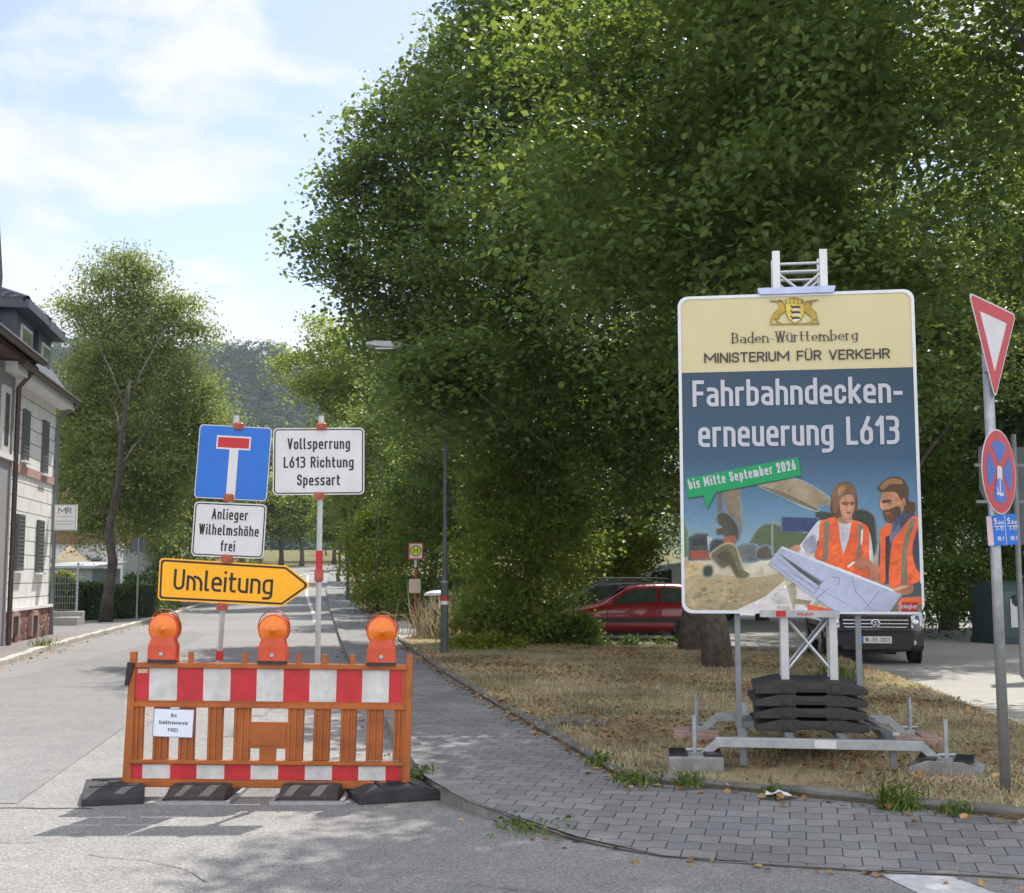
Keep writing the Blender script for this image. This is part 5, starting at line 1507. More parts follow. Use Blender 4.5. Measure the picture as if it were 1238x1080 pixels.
# recycling containers at the right edge
m_cont = M('container_green', (.035, .07, .07), .5, var=.2, scale=4)
m_post = M('poster', (.55, .56, .55), .5, var=.1, scale=20)
def container(label, loc, yaw, w_):
    o = thing('recycling_container', label, 'recycling container', loc, (0, 0, R(yaw)), 'recycling containers at the edge of the car park')
    w, d, h = w_, .62, 1.0
    m = MB(); prof = [(-d, .12), (-d, h), (-d * .92, h + .22), (-d * .6, h + .4), (-d * .2, h + .47), (d * .2, h + .47), (d * .6, h + .4), (d * .92, h + .22), (d, h), (d, .12)]
    n_ = len(prof)
    m.add([(-w, y, z) for y, z in prof] + [(w, y, z) for y, z in prof], [tuple(range(n_)), tuple(range(2 * n_ - 1, n_ - 1, -1))] + [(i, (i + 1) % n_, (i + 1) % n_ + n_, i + n_) for i in range(n_)])
    m.build('shell', m_cont, o, bevel=.03)
    m = MB(); m.box((0, 0, .07), (2 * w + .06, 2 * d + .06, .14)); m.build('base_rim', M('container_dark', (.03, .06, .065), .6), o, bevel=.02)
    for x in (-w * .5, w * .5) if w > .5 else (0,):
        m = MB(); m.lathe([(.13, -.04), (.13, .06), (.1, .06), (.1, 0)], 18, 'y', (x, -d - .0, h + .02)); m.build('opening', m_sb, o)
        m = MB(); m.box((x - .02, -d - .006, .72), (.3, .01, .66)); m.build('poster', m_post, o)
    m = MB(); m.tube([(0, 0, h + .45), (0, 0, h + .6)], .02, 6)
    m.tube([(.09 * math.cos(t), 0, h + .66 + .08 * math.sin(t)) for t in np.linspace(0, 2 * math.pi, 13)], .014, 6); m.build('lifting_ring', m_zincd, o)
    return o
b = G(1196, 779); container('dark green recycling container with pale posters, left one of the pair by the verge', (b.x + .55, b.y + .6, .0), 12, .42)
container('dark green recycling container at the right edge of the frame beside its twin', (b.x + 1.5, b.y + .4, .0), 8, .45)
# grey traffic sign seen from behind, on its own post
b = G(1237, 817)
o = thing('reversed_sign', 'dark grey square sign seen from behind on a post at the right edge', 'road sign', (b.x, b.y, 0), (0, 0, R(4)))
m = MB(); m.tube([(0, 0, 0), (0, 0, 3.9)], .045, 10); m.build('post', m_zincd, o)
m = MB(); m.prism([(-.58, 3.7), (.6, 3.7), (.6, 2.35), (.02, 2.05), (-.46, 2.75), (-.58, 3.0)], .05, .06); m.build('board', M('sign_back_grey', (.09, .1, .12), .5, .3), o)
m = MB(); m.box((-.1, .045, 3.4), (1.1, .01, .05)); m.box((-.1, .045, 2.8), (1.1, .01, .05)); m.build('bracket', m_zincd, o)
# slab in the lawn
b = G(697, 873, .14)
o = thing('concrete_slab', 'flat dark grey slab lying in the dry grass left of the billboard', 'slab', (b.x, b.y, .135), (0, 0, R(-12)))
m = MB(); m.hprism([(p.x, p.y) for p in rr(.62, .55, .03)], -.03, .012)
m.hprism([(p.x, p.y) for p in rr(.3, .26, .02)], .012, .018); m.build('slab', M('slab_grey', (.13, .13, .13), .85, bump=.4), o)
b = G(941, 966, .1)
o = thing('paper_litter', 'crumpled white paper scrap lying at the lawn edging below the billboard', 'litter', (b.x, b.y, .115))
rx = random.Random(4); m = MB()
pts = [[(x * .045 + rx.uniform(-.012, .012), y * .03 + rx.uniform(-.01, .01), rx.uniform(0, .05)) for x in range(-2, 3)] for y in range(-1, 3)]
m.add([p for r_ in pts for p in r_], [(j * 5 + i, j * 5 + i + 1, j * 5 + i + 6, j * 5 + i + 5) for j in range(3) for i in range(4)]); m.build('crumpled_sheet', m_sw, o)
# ================================================================== HOUSES ON THE LEFT
def clad():
    m, n, b, t = nodes_base('fibre_cement_cladding')
    s = n.nodes.new('ShaderNodeMapping'); n.links.new(t.outputs['Object'], s.inputs['Vector'])
    br = n.nodes.new('ShaderNodeTexBrick'); sw = n.nodes.new('ShaderNodeSeparateXYZ'); cb = n.nodes.new('ShaderNodeCombineXYZ')
    n.links.new(t.outputs['Object'], sw.inputs['Vector']); n.links.new(sw.outputs['Y'], cb.inputs['X']); n.links.new(sw.outputs['Z'], cb.inputs['Y'])
    n.links.new(cb.outputs['Vector'], br.inputs['Vector'])
    br.inputs['Scale'].default_value = 1; br.inputs['Brick Width'].default_value = 1.3; br.inputs['Row Height'].default_value = .33
    br.inputs['Mortar Size'].default_value = .012; br.inputs['Color1'].default_value = (.84, .835, .79, 1); br.inputs['Color2'].default_value = (.8, .8, .76, 1)
    br.inputs['Mortar'].default_value = (.2, .19, .17, 1)
    z = noise(n, t.outputs['Object'], 2.0, 5); a = ramp(n, z.outputs['Fac'], [(.3, (.92, .92, .91)), (.7, (1.04, 1.04, 1.04))])
    n.links.new(mixc(n, 1, br.outputs['Color'], a.outputs['Color'], 'MULTIPLY'), b.inputs['Base Color']); b.inputs['Roughness'].default_value = .7
    return m
def rubble():
    m, n, b, t = nodes_base('sandstone_rubble')
    sw = n.nodes.new('ShaderNodeSeparateXYZ'); cb = n.nodes.new('ShaderNodeCombineXYZ')
    n.links.new(t.outputs['Object'], sw.inputs['Vector']); n.links.new(sw.outputs['Y'], cb.inputs['X']); n.links.new(sw.outputs['Z'], cb.inputs['Y'])
    v = n.nodes.new('ShaderNodeTexVoronoi'); v.feature = 'DISTANCE_TO_EDGE'; v.inputs['Scale'].default_value = 5.5
    v2 = n.nodes.new('ShaderNodeTexVoronoi'); v2.inputs['Scale'].default_value = 5.5
    n.links.new(cb.outputs['Vector'], v.inputs['Vector']); n.links.new(cb.outputs['Vector'], v2.inputs['Vector'])
    sc2 = n.nodes.new('ShaderNodeSeparateColor'); n.links.new(v2.outputs['Color'], sc2.inputs['Color'])
    a = ramp(n, sc2.outputs['Red'], [(0, (.14, .055, .045)), (.5, (.26, .12, .1)), (1, (.34, .2, .16))])
    e_ = ramp(n, v.outputs['Distance'], [(.0, (.3, .24, .2)), (.06, (1, 1, 1))])
    n.links.new(mixc(n, 1, a.outputs['Color'], e_.outputs['Color'], 'MULTIPLY'), b.inputs['Base Color']); b.inputs['Roughness'].default_value = .9
    bump(n, b, v.outputs['Distance'], 1, .05)
    return m
def tiles(name, c, row=.34, wv=.3):
    m, n, b, t = nodes_base(name)
    b.inputs['Base Color'].default_value = (*c, 1); b.inputs['Roughness'].default_value = .22
    return m
m_clad, m_rubble = clad(), rubble()
m_shut = M('shutter_grey', (.12, .12, .125), .6, var=.15, scale=20)
m_band = M('band_pink', (.46, .29, .25), .8)
m_gut = M('gutter_brown', (.09, .065, .055), .5, .2)
m_soff = M('soffit_white', (.8, .8, .8), .6, var=.04)
m_slate = M('slate_blue', (.075, .085, .11), .6, var=.2, scale=12)
m_tile = M('glazed_tile', (.03, .028, .03), .22, var=.3, scale=7)
m_wfr = M('window_frame_white', (.68, .68, .66), .5)
m_win = M('window_glass', (.06, .07, .08), .1, var=.3, scale=2, spec=.8)
m_stonel = M('sandstone_trim', (.36, .24, .2), .85, bump=.3)
HD = (G(57, 767, .1) - G(-2, 780, .1)); hang = math.atan2(-HD.x, HD.y)
corner = G(57.5, 767.5, .1)
# local frame: y along the street (away), x out of the wall towards the road, origin at the far corner
ho = thing('white_house', 'white clad house on a red sandstone plinth with grey shutters and two dormers', 'house', (corner.x, corner.y, .1), (0, 0, hang))
LEN, DEP, HW = 5.9, 9.0, P(72, 492, corner.y).z - .1
PZ = P(57, 733, corner.y).z - .1
def wl(px, py, xx=0.0):
    inv = MX(ho).inverted(); a = inv @ Vector((0, 0, EYE)); d = inv.to_3x3() @ ray(px, py)
    t = (xx - a.x) / d.x; p = a + d * t
    return p.y, p.z
m = MB(); m.box((-DEP / 2, -LEN / 2, (HW + PZ) / 2), (DEP, LEN, HW - PZ)); m.build('wall', m_clad, ho)
m = MB(); m.box((-DEP / 2 - .0, -LEN / 2, PZ / 2 - .1), (DEP + .1, LEN + .1, PZ + .2)); pl = m.build('plinth', m_rubble, ho)
m = MB(); m.box((.07, -LEN / 2, PZ + .02), (.06, LEN + .14, .07)); m.build('drip_ledge', m_soff, ho)
def window(x0, x1, yb_, yt_, nm='window', xx=0.0):
    ya, za = wl(x0, yb_); yb2, zb2 = wl(x1, yt_)
    y0, y1 = min(ya, yb2), max(ya, yb2); z0, z1 = min(za, zb2), max(za, zb2)
    m = MB(); m.box((.03, (y0 + y1) / 2, (z0 + z1) / 2), (.06, y1 - y0, z1 - z0)); w = m.build('shutter', m_shut, ho)
    m = MB()
    for k in range(int((z1 - z0) / .09)): m.box((.064, (y0 + y1) / 2, z0 + .05 + k * .09), (.012, y1 - y0 - .08, .03))
    m.build('slat', m_shut, w)
    m = MB(); m.box((.07, (y0 + y1) / 2, z0 - .03), (.1, y1 - y0 + .12, .05)); m.build('sill', m_soff, ho)
for a in ((25, 34.5, 556, 498), (49, 57.5, 572, 511), (17, 28, 690, 623), (42, 51.5, 692, 630)):
    ya, za0 = wl(a[0], a[2]); _, za1 = wl(a[0], a[3]);
    window(*a)
for a in ((11, 18.5, 767, 746), (35.5, 42, 765, 745)):
    ya, z0 = wl(a[0], a[2], .05); yb2, z1 = wl(a[1], a[3], .05)
    m = MB(); m.box((.052, (ya + yb2) / 2, (z0 + z1) / 2), (.1, abs(yb2 - ya), abs(z1 - z0))); w = m.build('cellar_window', m_sb, ho)
    m = MB()
    y0, y1 = min(ya, yb2), max(ya, yb2)
    m.box((.08, y0 - .07, (z0 + z1) / 2), (.1, .13, abs(z1 - z0) + .16)); m.box((.08, y1 + .07, (z0 + z1) / 2), (.1, .13, abs(z1 - z0) + .16)); m.box((.082, (y0 + y1) / 2, z1 + .08), (.1, y1 - y0, .12)); m.build('surround', m_stonel, ho)
zb1 = wl(64, 582)[1]
m = MB(); m.box((.012, -LEN / 2, zb1), (.05, LEN, .2)); m.build('string_course', m_band, ho)
# eaves, roof
ov = .36
m = MB(); m.add([(0, .5, HW - .02), (ov, .5, HW - .02), (ov, -LEN, HW - .02), (0, -LEN, HW - .02), (0, .5, HW + .2), (ov, .5, HW + .2), (ov, -LEN, HW + .2), (0, -LEN, HW + .2)],
    [(0, 1, 2, 3), (4, 5, 6, 7), (1, 5, 6, 2), (0, 4, 5, 1), (3, 2, 6, 7)]); m.build('eaves', m_soff, ho)
m = MB(); m.tube([(ov + .08, .55, HW + .2), (ov + .08, -LEN, HW + .2)], .085, 10); m.build('gutter', m_gut, ho)
m = MB(); m.tube([(ov + .08, .42, HW + .16), (ov * .5, .3, HW - .12), (.06, .06, HW - .3), (.06, .06, PZ + .1), (.08, .06, -.05)], .05, 8); m.build('downpipe', m_zincd, ho)
m = MB(); RZ1 = HW + 2.0
m.add([(ov, .5, HW + .2), (ov, -LEN, HW + .2), (-.9, -LEN, RZ1), (-.9, .2, RZ1), (-DEP / 2, -LEN, RZ1 + 1.3), (-DEP / 2, .2, RZ1 + 1.3), (-DEP, .4, HW + .2), (-DEP, -LEN, HW + .2)],
      [(0, 1, 2, 3), (3, 2, 4, 5), (5, 4, 7, 6), (0, 3, 5, 6), (1, 7, 4, 2), (0, 6, 7, 1)]); m.build('roof', m_slate, ho)
def dormer(ya, yb_, x0, z0, z1):
    m = MB(); m.box((x0 - .9, (ya + yb_) / 2, (z0 + z1) / 2), (1.8, yb_ - ya, z1 - z0)); d_ = m.build('dormer', m_slate, ho)
    m = MB(); m.box((x0 + .02, (ya + yb_) / 2, (z0 + z1) / 2 + .05), (.06, (yb_ - ya) * .6, (z1 - z0) * .62)); m.build('window_frame', m_wfr, d_)
    m = MB(); m.box((x0 + .03, (ya + yb_) / 2, (z0 + z1) / 2 + .05), (.06, (yb_ - ya) * .6 - .16, (z1 - z0) * .62 - .16)); m.build('window_pane', m_win, d_)
    m = MB(); m.box((x0 - .8, (ya + yb_) / 2, z1 + .1), (2.2, yb_ - ya + .45, .2)); m.build('cornice', m_slate, d_)
    m = MB()                                                   # hipped roof of rounded glazed tiles
    cy = (ya + yb_) / 2; hw_ = (yb_ - ya) / 2 + .2; x1 = x0 + .25; H = .5; rid = x0 - hw_ * .8
    # slopes: front (towards street), two sides
    def slope(a, b, c_, d2, rows_, cols):
        # a,b eave; c_,d2 ridge side
        for r_ in range(rows_):
            t0, t1 = r_ / rows_, (r_ + 1) / rows_
            for k in range(cols):
                for j in range(4):
                    u0, u1 = (k + j / 4) / cols, (k + (j + 1) / 4) / cols
                    def pt(u, t, lift):
                        p = Vector(a).lerp(Vector(b), u).lerp(Vector(d2).lerp(Vector(c_), u), t); p.z += lift; return p
                    l0, l1 = .05 * math.sin(math.pi * j / 4), .05 * math.sin(math.pi * (j + 1) / 4)
                    m.add([pt(u0, t0, l0 + .04), pt(u1, t0, l1 + .04), pt(u1, t1, l1), pt(u0, t1, l0)], [(0, 1, 2, 3)])
                    m.add([pt(u0, t0, l0 + .04), pt(u1, t0, l1 + .04), pt(u1, t0, -.03), pt(u0, t0, -.03)], [(0, 1, 2, 3)])
    A, B = (x1, cy - hw_, z1 + .2), (x1, cy + hw_, z1 + .2)
    RG, RB = (rid, cy, z1 + .2 + H), (x0 - 2.6, cy, z1 + .2 + H)
    A2, B2 = (x0 - 2.6, cy - hw_, z1 + .2), (x0 - 2.6, cy + hw_, z1 + .2)
    slope(A, B, RG, RG, 4, 7); slope(A2, A, RG, RB, 4, 9); slope(B, B2, RB, RG, 4, 9)
    m.build('dormer_roof', m_tile, d_)
    m = MB()
    for p in (A, B): m.tube([p, RG], .09, 8)
    m.tube([RG, RB], .09, 8); m.build('ridge_tile', m_tile, d_)
xd = -.2
def wld(px, py): return wl(px, py, xd)
dz0 = HW + .1
for x0_, x1_, pe in ((20, 41, 386), (47, 63, 409)):
    dormer(wld(x0_, 400)[0], wld(x1_, 400)[0], xd, dz0, wl((x0_ + x1_) / 2 + 4, pe, xd)[1])
# projecting shop sign
sy, sz = wl(66, 627)
o = thing('shop_sign', 'small white box sign with MR in handwriting projecting from the white house', 'sign', MX(ho) @ Vector((.05, -.2, sz)), (0, 0, 0))
m = MB(); m.prism(rr(.56, .66, .01, .34, 0), -.05, .05); m.build('box', m_soff, o)
m = MB(); m.ring(rr(.57, .67, .01, .34, 0), rr(.52, .62, .01, .34, 0), -.053); m.build('frame', M('sign_frame_grey', (.4, .42, .4), .5), o)
m = MB(); text(m, 'MR', .33, .1, .15, .34, .02, -.054); m.build('lettering', M('sign_ink', (.05, .07, .06), .5), o)
m = MB()
for z in (.02, -.1, -.18): m.flat([(.12, z), (.56, z), (.56, z + .012), (.12, z + .012)], -.0535)
m.build('rule', M('sign_ink2', (.3, .33, .3), .5), o)
m = MB(); m.bar((-.02, .0, .2), (.1, 0, .2), .03); m.bar((-.02, 0, -.2), (.1, 0, -.2), .03); m.build('bracket', m_zincd, o)
# grey neighbour nearest the photographer
go = thing('grey_house', 'grey rendered house front at the left edge with brown eaves and downpipe', 'house', MX(ho) @ Vector((0.0, -LEN, 0)), (0, 0, hang))
yl, zl_ = wl(8.5, 560)
E0 = yl + LEN                                     # the seam between the two fronts
m_gr = M('render_grey', (.3, .3, .31), .85, var=.08, bump=.2)
hgw = HW + .15
m = MB(); m.box((-4.5 + .06, E0 - 6.02, hgw / 2 - .1), (9.1, 12, hgw + .2)); m.build('wall', m_gr, go)
m = MB(); m.box((.13, E0 - 3, wl(3, 553)[1]), (.09, 6, .12)); m.build('ledge', m_soff, go)
m = MB(); y0, z0 = wl(-8, 545); y1, z1 = wl(4.5, 470); m.box((.14, (y0 + y1) / 2 + LEN, (z0 + z1) / 2), (.06, y1 - y0, z1 - z0)); fr = m.build('window', m_wfr, go)
m = MB(); m.box((.15, (y0 + y1) / 2 + LEN, (z0 + z1) / 2), (.06, y1 - y0 - .3, z1 - z0 - .3)); m.build('pane', m_win, fr)
m = MB(); m.tube([(.5, E0 + .2, hgw + .1), (.35, E0 + .05, hgw - .15), (.2, E0 - .08, hgw - .4), (.2, E0 - .08, -.1)], .055, 8); m.build('downpipe', m_gut, go)
m = MB(); m.box((.2, E0 - 5.6, hgw + .14), (.5, 12.0, .12)); m.build('eaves', M('eaves_brown', (.1, .05, .04), .7), go)
m = MB(); m.tube([(.6, E0 + .42, hgw + .26), (.6, E0 - 11.6, hgw + .26)], .09, 10); m.build('gutter', m_gut, go)
m = MB(); m.add([(.56, E0 + .4, hgw + .22), (.56, E0 - 11.6, hgw + .22), (-4.5, E0 - 11.6, hgw + 4.4), (-4.5, E0 + .4, hgw + 4.4), (-9, E0 + .4, hgw + .22), (-9, E0 - 11.6, hgw + .22)], [(0, 1, 2, 3), (3, 2, 5, 4), (0, 3, 4), (1, 5, 2)]); m.build('roof', m_slate, go)
y, z = wl(1.5, 340, .9)
m = MB(); m.add([(.9, y + LEN - .35, z - .5), (.9, y + LEN + .0, z - .45), (.9, y + LEN + .1, z + .1), (.9, y + LEN - .35, z + 1.2), (-1, y + LEN - .35, z - .5), (-1, y + LEN + .0, z - .45), (-1, y + LEN + .1, z + .1), (-1, y + LEN - .35, z + 1.2)],
    [(0, 1, 2, 3), (7, 6, 5, 4), (0, 4, 5, 1), (1, 5, 6, 2), (2, 6, 7, 3), (3, 7, 4, 0)]); m.build('gable_verge', M('verge_dark', (.04, .03, .03)), go)

# white building and clutter beyond the birch
m_ww = M('far_white', (.62, .63, .64), .7, var=.05)
c = G(100, 716)
o = thing('far_house', 'small white house with a steep gable and blue-grey windows behind the birch', 'house', (-20.6, 58, T(58)), (0, 0, R(-9)))
m = MB(); m.box((0, 3, 1.6), (5.2, 6, 3.2)); m.build('wall', m_ww, o)
m = MB(); m.add([(-2.9, -.3, 3.0), (2.9, -.3, 3.0), (0, -.3, 5.6), (-2.9, 6.4, 3.0), (2.9, 6.4, 3.0), (0, 6.4, 5.6)], [(0, 1, 2), (5, 4, 3), (0, 2, 5, 3), (1, 4, 5, 2), (0, 3, 4, 1)]); m.build('roof', M('far_roof', (.2, .1, .07), .8), o)
for x in (-1.2, 1.0):
    m = MB(); m.box((x, -.02, 1.6), (1.3, .08, 1.5)); w = m.build('window', M('far_frame', (.3, .34, .42), .4), o)
    m = MB(); m.box((x, -.05, 1.6), (1.1, .06, 1.3)); m.build('pane', m_win, w)
m = MB(); m.box((2.72, -.2, 1.5), (.22, .3, 3.1)); m.build('corner_post', m_ww, o)
b = P(82, 700, 52)
o = thing('garden_shed', 'grey garden shed roof seen above the hedge beside the white house', 'shed', (b.x, 52, 0), (0, 0, R(-10)))
m = MB(); m.box((0, 1.2, .95), (2.2, 2.4, 1.9)); m.build('wall', M('shed_grey', (.2, .23, .24), .7), o)
m = MB(); m.add([(-1.3, -.2, 1.9), (1.3, -.2, 1.9), (1.3, -.2, 2.0), (-1.3, -.2, 2.0), (-1.3, 2.6, 2.1), (1.3, 2.6, 2.1), (1.3, 2.6, 2.2), (-1.3, 2.6, 2.2)], [(0, 1, 2, 3), (7, 6, 5, 4), (0, 4, 5, 1), (3, 2, 6, 7), (1, 5, 6, 2), (0, 3, 7, 4)]); m.build('roof', M('shed_roof', (.34, .36, .38), .6), o)
b = P(85, 690, 56)
o = thing('tent_awning', 'pale pointed awning with an ochre side by the shed behind the hedge', 'awning', (b.x, 56, .0), (0, 0, R(10)))
m = MB(); m.add([(-1.1, 0, 1.9), (1.1, 0, 1.9), (1.1, 1.8, 1.9), (-1.1, 1.8, 1.9), (-.2, .9, 3.0)], [(0, 1, 4), (1, 2, 4), (2, 3, 4), (3, 0, 4)]); m.build('canopy', M('canvas', (.62, .5, .33), .8, var=.25, scale=1.2), o)
m = MB()
for x, y in ((-1.05, .05), (1.05, .05), (1.05, 1.75), (-1.05, 1.75)): m.tube([(x, y, 0), (x, y, 1.9)], .03, 6)
m.build('pole', m_zincd, o)
# wire fence and step beside the house
b0, b1 = G(58, 757, .1), G(92, 755, .1)
o = thing('wire_fence', 'grey wire mesh fence panel between the white house and a slim post', 'fence', (b1.x, b1.y, .05))
Lf = (b1 - b0).length + .6
m = MB(); m.tube([(0, 0, 0), (0, 0, 1.95)], .035, 8); m.tube([(-Lf, .1, 0), (-Lf, .1, 1.95)], .035, 8); m.build('post', m_zinc, o)
m = MB()
for z in np.linspace(.1, 1.9, 10): m.bar((-Lf, .05, z), (0, .0, z), .008)
for x in np.linspace(-Lf, 0, 26): m.bar((x, .03, .1), (x, .03, 1.9), .006)
m.build('wire_panel', m_zinc, o)
o = thing('concrete_step', 'low pale concrete step at the foot of the wire fence', 'step', (b1.x - .9, b1.y - .7, .1), (0, 0, R(6)))
m = MB(); m.bbox((0, 0, .12), (2.4, .7, .26), .02); m.bbox((0, .5, .2), (2.4, .4, .42), .02); m.build('step', M('step_concrete', (.33, .32, .3), .85, bump=.3), o)
b = G(165, 752, .1)
o = thing('reversed_sign', 'small grey square sign seen from behind on a thin post by the hedge', 'road sign', b, (0, 0, R(8)))
m = MB(); m.tube([(0, 0, 0), (0, 0, 2.75)], .03, 8); m.build('post', m_zincd, o)
m = MB(); m.prism(rr(.42, .42, .03, 0, 2.5), .03, .036); m.build('board', M('sign_back_grey', (.09, .1, .12), .5, .3), o)
# ================================================================== VEGETATION
m_bark = M('bark_grey', (.1, .085, .07), .95, var=.5, scale=9, bump=1.0, bscale=25)
m_barkl = M('bark_pale', (.26, .24, .2), .9, var=.5, scale=6, bump=.6, bscale=25)
m_lime = leafmat('lime_foliage', [(.052, .102, .036), (.075, .138, .045), (.105, .172, .054), (.1, .165, .075), (.2, .23, .055)], .46, (.32, .42, .04), .38)
m_bush = leafmat('bush_leaves', [(.09, .15, .034), (.125, .19, .04), (.17, .23, .045), (.23, .25, .05)], .56, (.42, .5, .06))
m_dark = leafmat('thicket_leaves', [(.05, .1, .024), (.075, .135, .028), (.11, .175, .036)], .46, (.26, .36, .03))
m_birch = leafmat('birch_leaves', [(.11, .165, .045), (.15, .21, .06), (.19, .24, .075), (.24, .27, .09)], .5, (.34, .4, .08))
m_hedge = leafmat('hedge_leaves', [(.03, .065, .012), (.05, .1, .018), (.075, .13, .022)], .3, (.1, .16, .01))
m_forest = leafmat('forest_leaves', [(.025, .055, .02), (.035, .07, .024), (.045, .08, .026), (.05, .08, .024)], .2, (.06, .1, .02), 1.0)
m_yellow = leafmat('yellow_leaves', [(.1, .17, .016), (.16, .23, .025), (.26, .27, .03)], .5, (.4, .46, .03))

def leaf_object(name, C, S, mat, rng, parent=None, up=.5, droop=.35, wide=.8):
    n = len(C)
    N = rng.normal(size=(n, 3)); N[:, 2] = np.abs(N[:, 2]) + up; N /= np.linalg.norm(N, axis=1)[:, None]
    A = rng.normal(size=(n, 3)); A[:, 2] -= droop; A -= (A * N).sum(1)[:, None] * N; A /= np.linalg.norm(A, axis=1)[:, None] + 1e-9
    B = np.cross(N, A)
    sh = np.array([(0, 0, 0), (.25, .42 * wide, .1), (.68, .36 * wide, .08), (1.02, 0, -.06), (.68, -.36 * wide, .08), (.25, -.42 * wide, .1)])
    S = S[:, None, None]
    V = C[:, None, :] + S * (sh[None, :, 0:1] * A[:, None, :] + sh[None, :, 1:2] * B[:, None, :] + sh[None, :, 2:3] * N[:, None, :])
    V = V.reshape(-1, 3).astype(np.float32)
    me = bpy.data.meshes.new(name)
    me.vertices.add(6 * n); me.vertices.foreach_set('co', V.ravel())
    base = (np.arange(n) * 6)[:, None]
    loops = (base + np.array([0, 1, 2, 3, 0, 3, 4, 5])[None, :]).ravel().astype(np.int32)
    me.loops.add(8 * n); me.loops.foreach_set('vertex_index', loops)
    me.polygons.add(2 * n); me.polygons.foreach_set('loop_start', (np.arange(2 * n) * 4).astype(np.int32))
    me.polygons.foreach_set('loop_total', np.full(2 * n, 4, np.int32))
    me.materials.append(mat); me.update(calc_edges=True)
    o = bpy.data.objects.new(name, me); col.objects.link(o)
    if parent is not None: o.parent = parent
    return o
def leaf_points(blobs, n, rng, per=36, sig=.24, flat=.4, shell=.62):
    """twigs on the shells of the blobs, leaves around each twig"""
    w = np.array([b[3] * b[3] for b in blobs]); w = w / w.sum()
    nc = max(1, n // per)
    idx = rng.choice(len(blobs), nc, p=w)
    D = rng.normal(size=(nc, 3)); D /= np.linalg.norm(D, axis=1)[:, None]
    Rr = shell + (1.08 - shell) * rng.random(nc) ** .6
    Bc = np.array([b[:3] for b in blobs]); Br = np.array([b[3] for b in blobs]); Bz = np.array([(b[4] if len(b) > 4 else b[3] * .85) for b in blobs])
    sc3 = np.stack([Br[idx], Br[idx], Bz[idx]], 1)
    Tw = Bc[idx] + D * sc3 * Rr[:, None]
    d2 = D.copy(); d2[:, 2] -= .35
    t = rng.random((nc, per))
    off = rng.normal(size=(nc, per, 3)) * np.array([sig, sig, sig * flat])
    Cc = Tw[:, None, :] + d2[:, None, :] * (t[:, :, None] - .5) * sig * 3.0 + off
    return Cc.reshape(-1, 3)
def limbs(m, base, top, blobs, r0, rng, k=14, n0=12):
    zc = sorted(b[2] for b in blobs)[len(blobs) // 3]; blobs = [b for b in blobs if b[2] >= zc]
    base, top = Vector(base), Vector(top)
    pts, rs = [], []
    for i in range(9):
        t = i / 8; p = base.lerp(top, t); w = (.12 if i else 0)
        p += Vector((rng.normal() * w, rng.normal() * w, 0)); pts.append(p); rs.append(r0 * (1 - .72 * t) * (1.35 if i == 0 else 1))
    m.tube(pts, rs, n0)
    idx = rng.choice(len(blobs), min(k, len(blobs)), replace=False)
    for j in idx:
        b = Vector(blobs[j][:3]); t = min(.92, max(.22, (b.z - base.z) / max(.1, (top.z - base.z)) - .25))
        i = int(t * 8); s_ = pts[i]; rr0 = rs[i] * .55
        mid = s_.lerp(b, .5) + Vector((rng.normal() * .25, rng.normal() * .25, .35))
        q1 = s_.lerp(mid, .5) + Vector((0, 0, .15)); q2 = mid.lerp(b, .6)
        m.tube([s_, q1, mid, q2, b], [rr0, rr0 * .8, rr0 * .6, rr0 * .4, rr0 * .15], 6)
        for _ in range(2):
            e_ = b + Vector((rng.normal(), rng.normal(), rng.normal() * .6)) * blobs[j][3] * .7
            m.tube([mid, mid.lerp(e_, .5) + Vector((0, 0, .12)), e_], [rr0 * .4, rr0 * .25, .008], 5)
def tree(name, label, base, H, r0, blobs, n, size, mat, seed, group, bark=None, k=14, per=36, sig=.24, top=None, **kw):
    """blobs in local coordinates"""
    rng = np.random.default_rng(seed)
    o = thing(name, label, 'tree', base, (0, 0, 0), group)
    m = MB(); limbs(m, (0, 0, -.1), top or (.3, 0, H * .82), blobs, r0, rng, k); m.build('trunk', bark or m_bark, o, smooth=True)
    C = leaf_points(blobs, n, rng, per, sig)
    S = size * rng.uniform(.65, 1.25, len(C))
    leaf_object('crown', C, S, mat, rng, o, **kw)
    return o
def ellipsoid_blobs(rng, c, rx, rz, n, r):
    o = []
    for i in range(n):
        d = rng.normal(size=3); d /= np.linalg.norm(d); q = rng.random() ** .33
        rr_ = r * rng.uniform(.7, 1.3)
        o.append((c[0] + d[0] * (rx - r * .6) * q, c[1] + d[1] * (rx - r * .6) * q, c[2] + d[2] * (rz - r * .6) * q, rr_))
    return o
GL_ = 'lime trees beside the pavement and car park'
# lime whose crown edge stands against the sky
rng = np.random.default_rng(11)
b1 = Vector((.5, 31.0, .1))
pix = [(605, 20, 27, 52), (552, 98, 28, 48), (500, 150, 28, 58), (455, 152, 28, 34), (442, 205, 28, 46), (415, 225, 27.5, 28), (450, 270, 28, 58), (398, 300, 27, 40), (378, 306, 27, 24), (425, 345, 28, 46), (480, 345, 28, 66),
       (525, 240, 28, 70), (600, 150, 27, 80), (620, 245, 26, 82), (560, 330, 27, 78), (645, 340, 26, 80), (600, 425, 28, 66), (520, 425, 29.5, 66), (470, 420, 31, 52), (668, 430, 27, 66), (700, 240, 27, 80), (690, 140, 27, 90),
       (650, 50, 26, 85), (640, -60, 28, 80), (700, -40, 29, 100), (560, 500, 29, 56), (640, 510, 28, 60), (520, 110, 29, 40), (660, -150, 31, 110), (590, 60, 31, 70), (540, 200, 33, 80), (500, 290, 33, 70), (520, 452, 24.3, 36), (545, 492, 24.6, 40), (502, 445, 24.6, 30), (566, 440, 24.5, 40), (540, 455, 24.2, 40), (590, 470, 25, 56), (520, 480, 24, 50), (550, 440, 24, 50)]
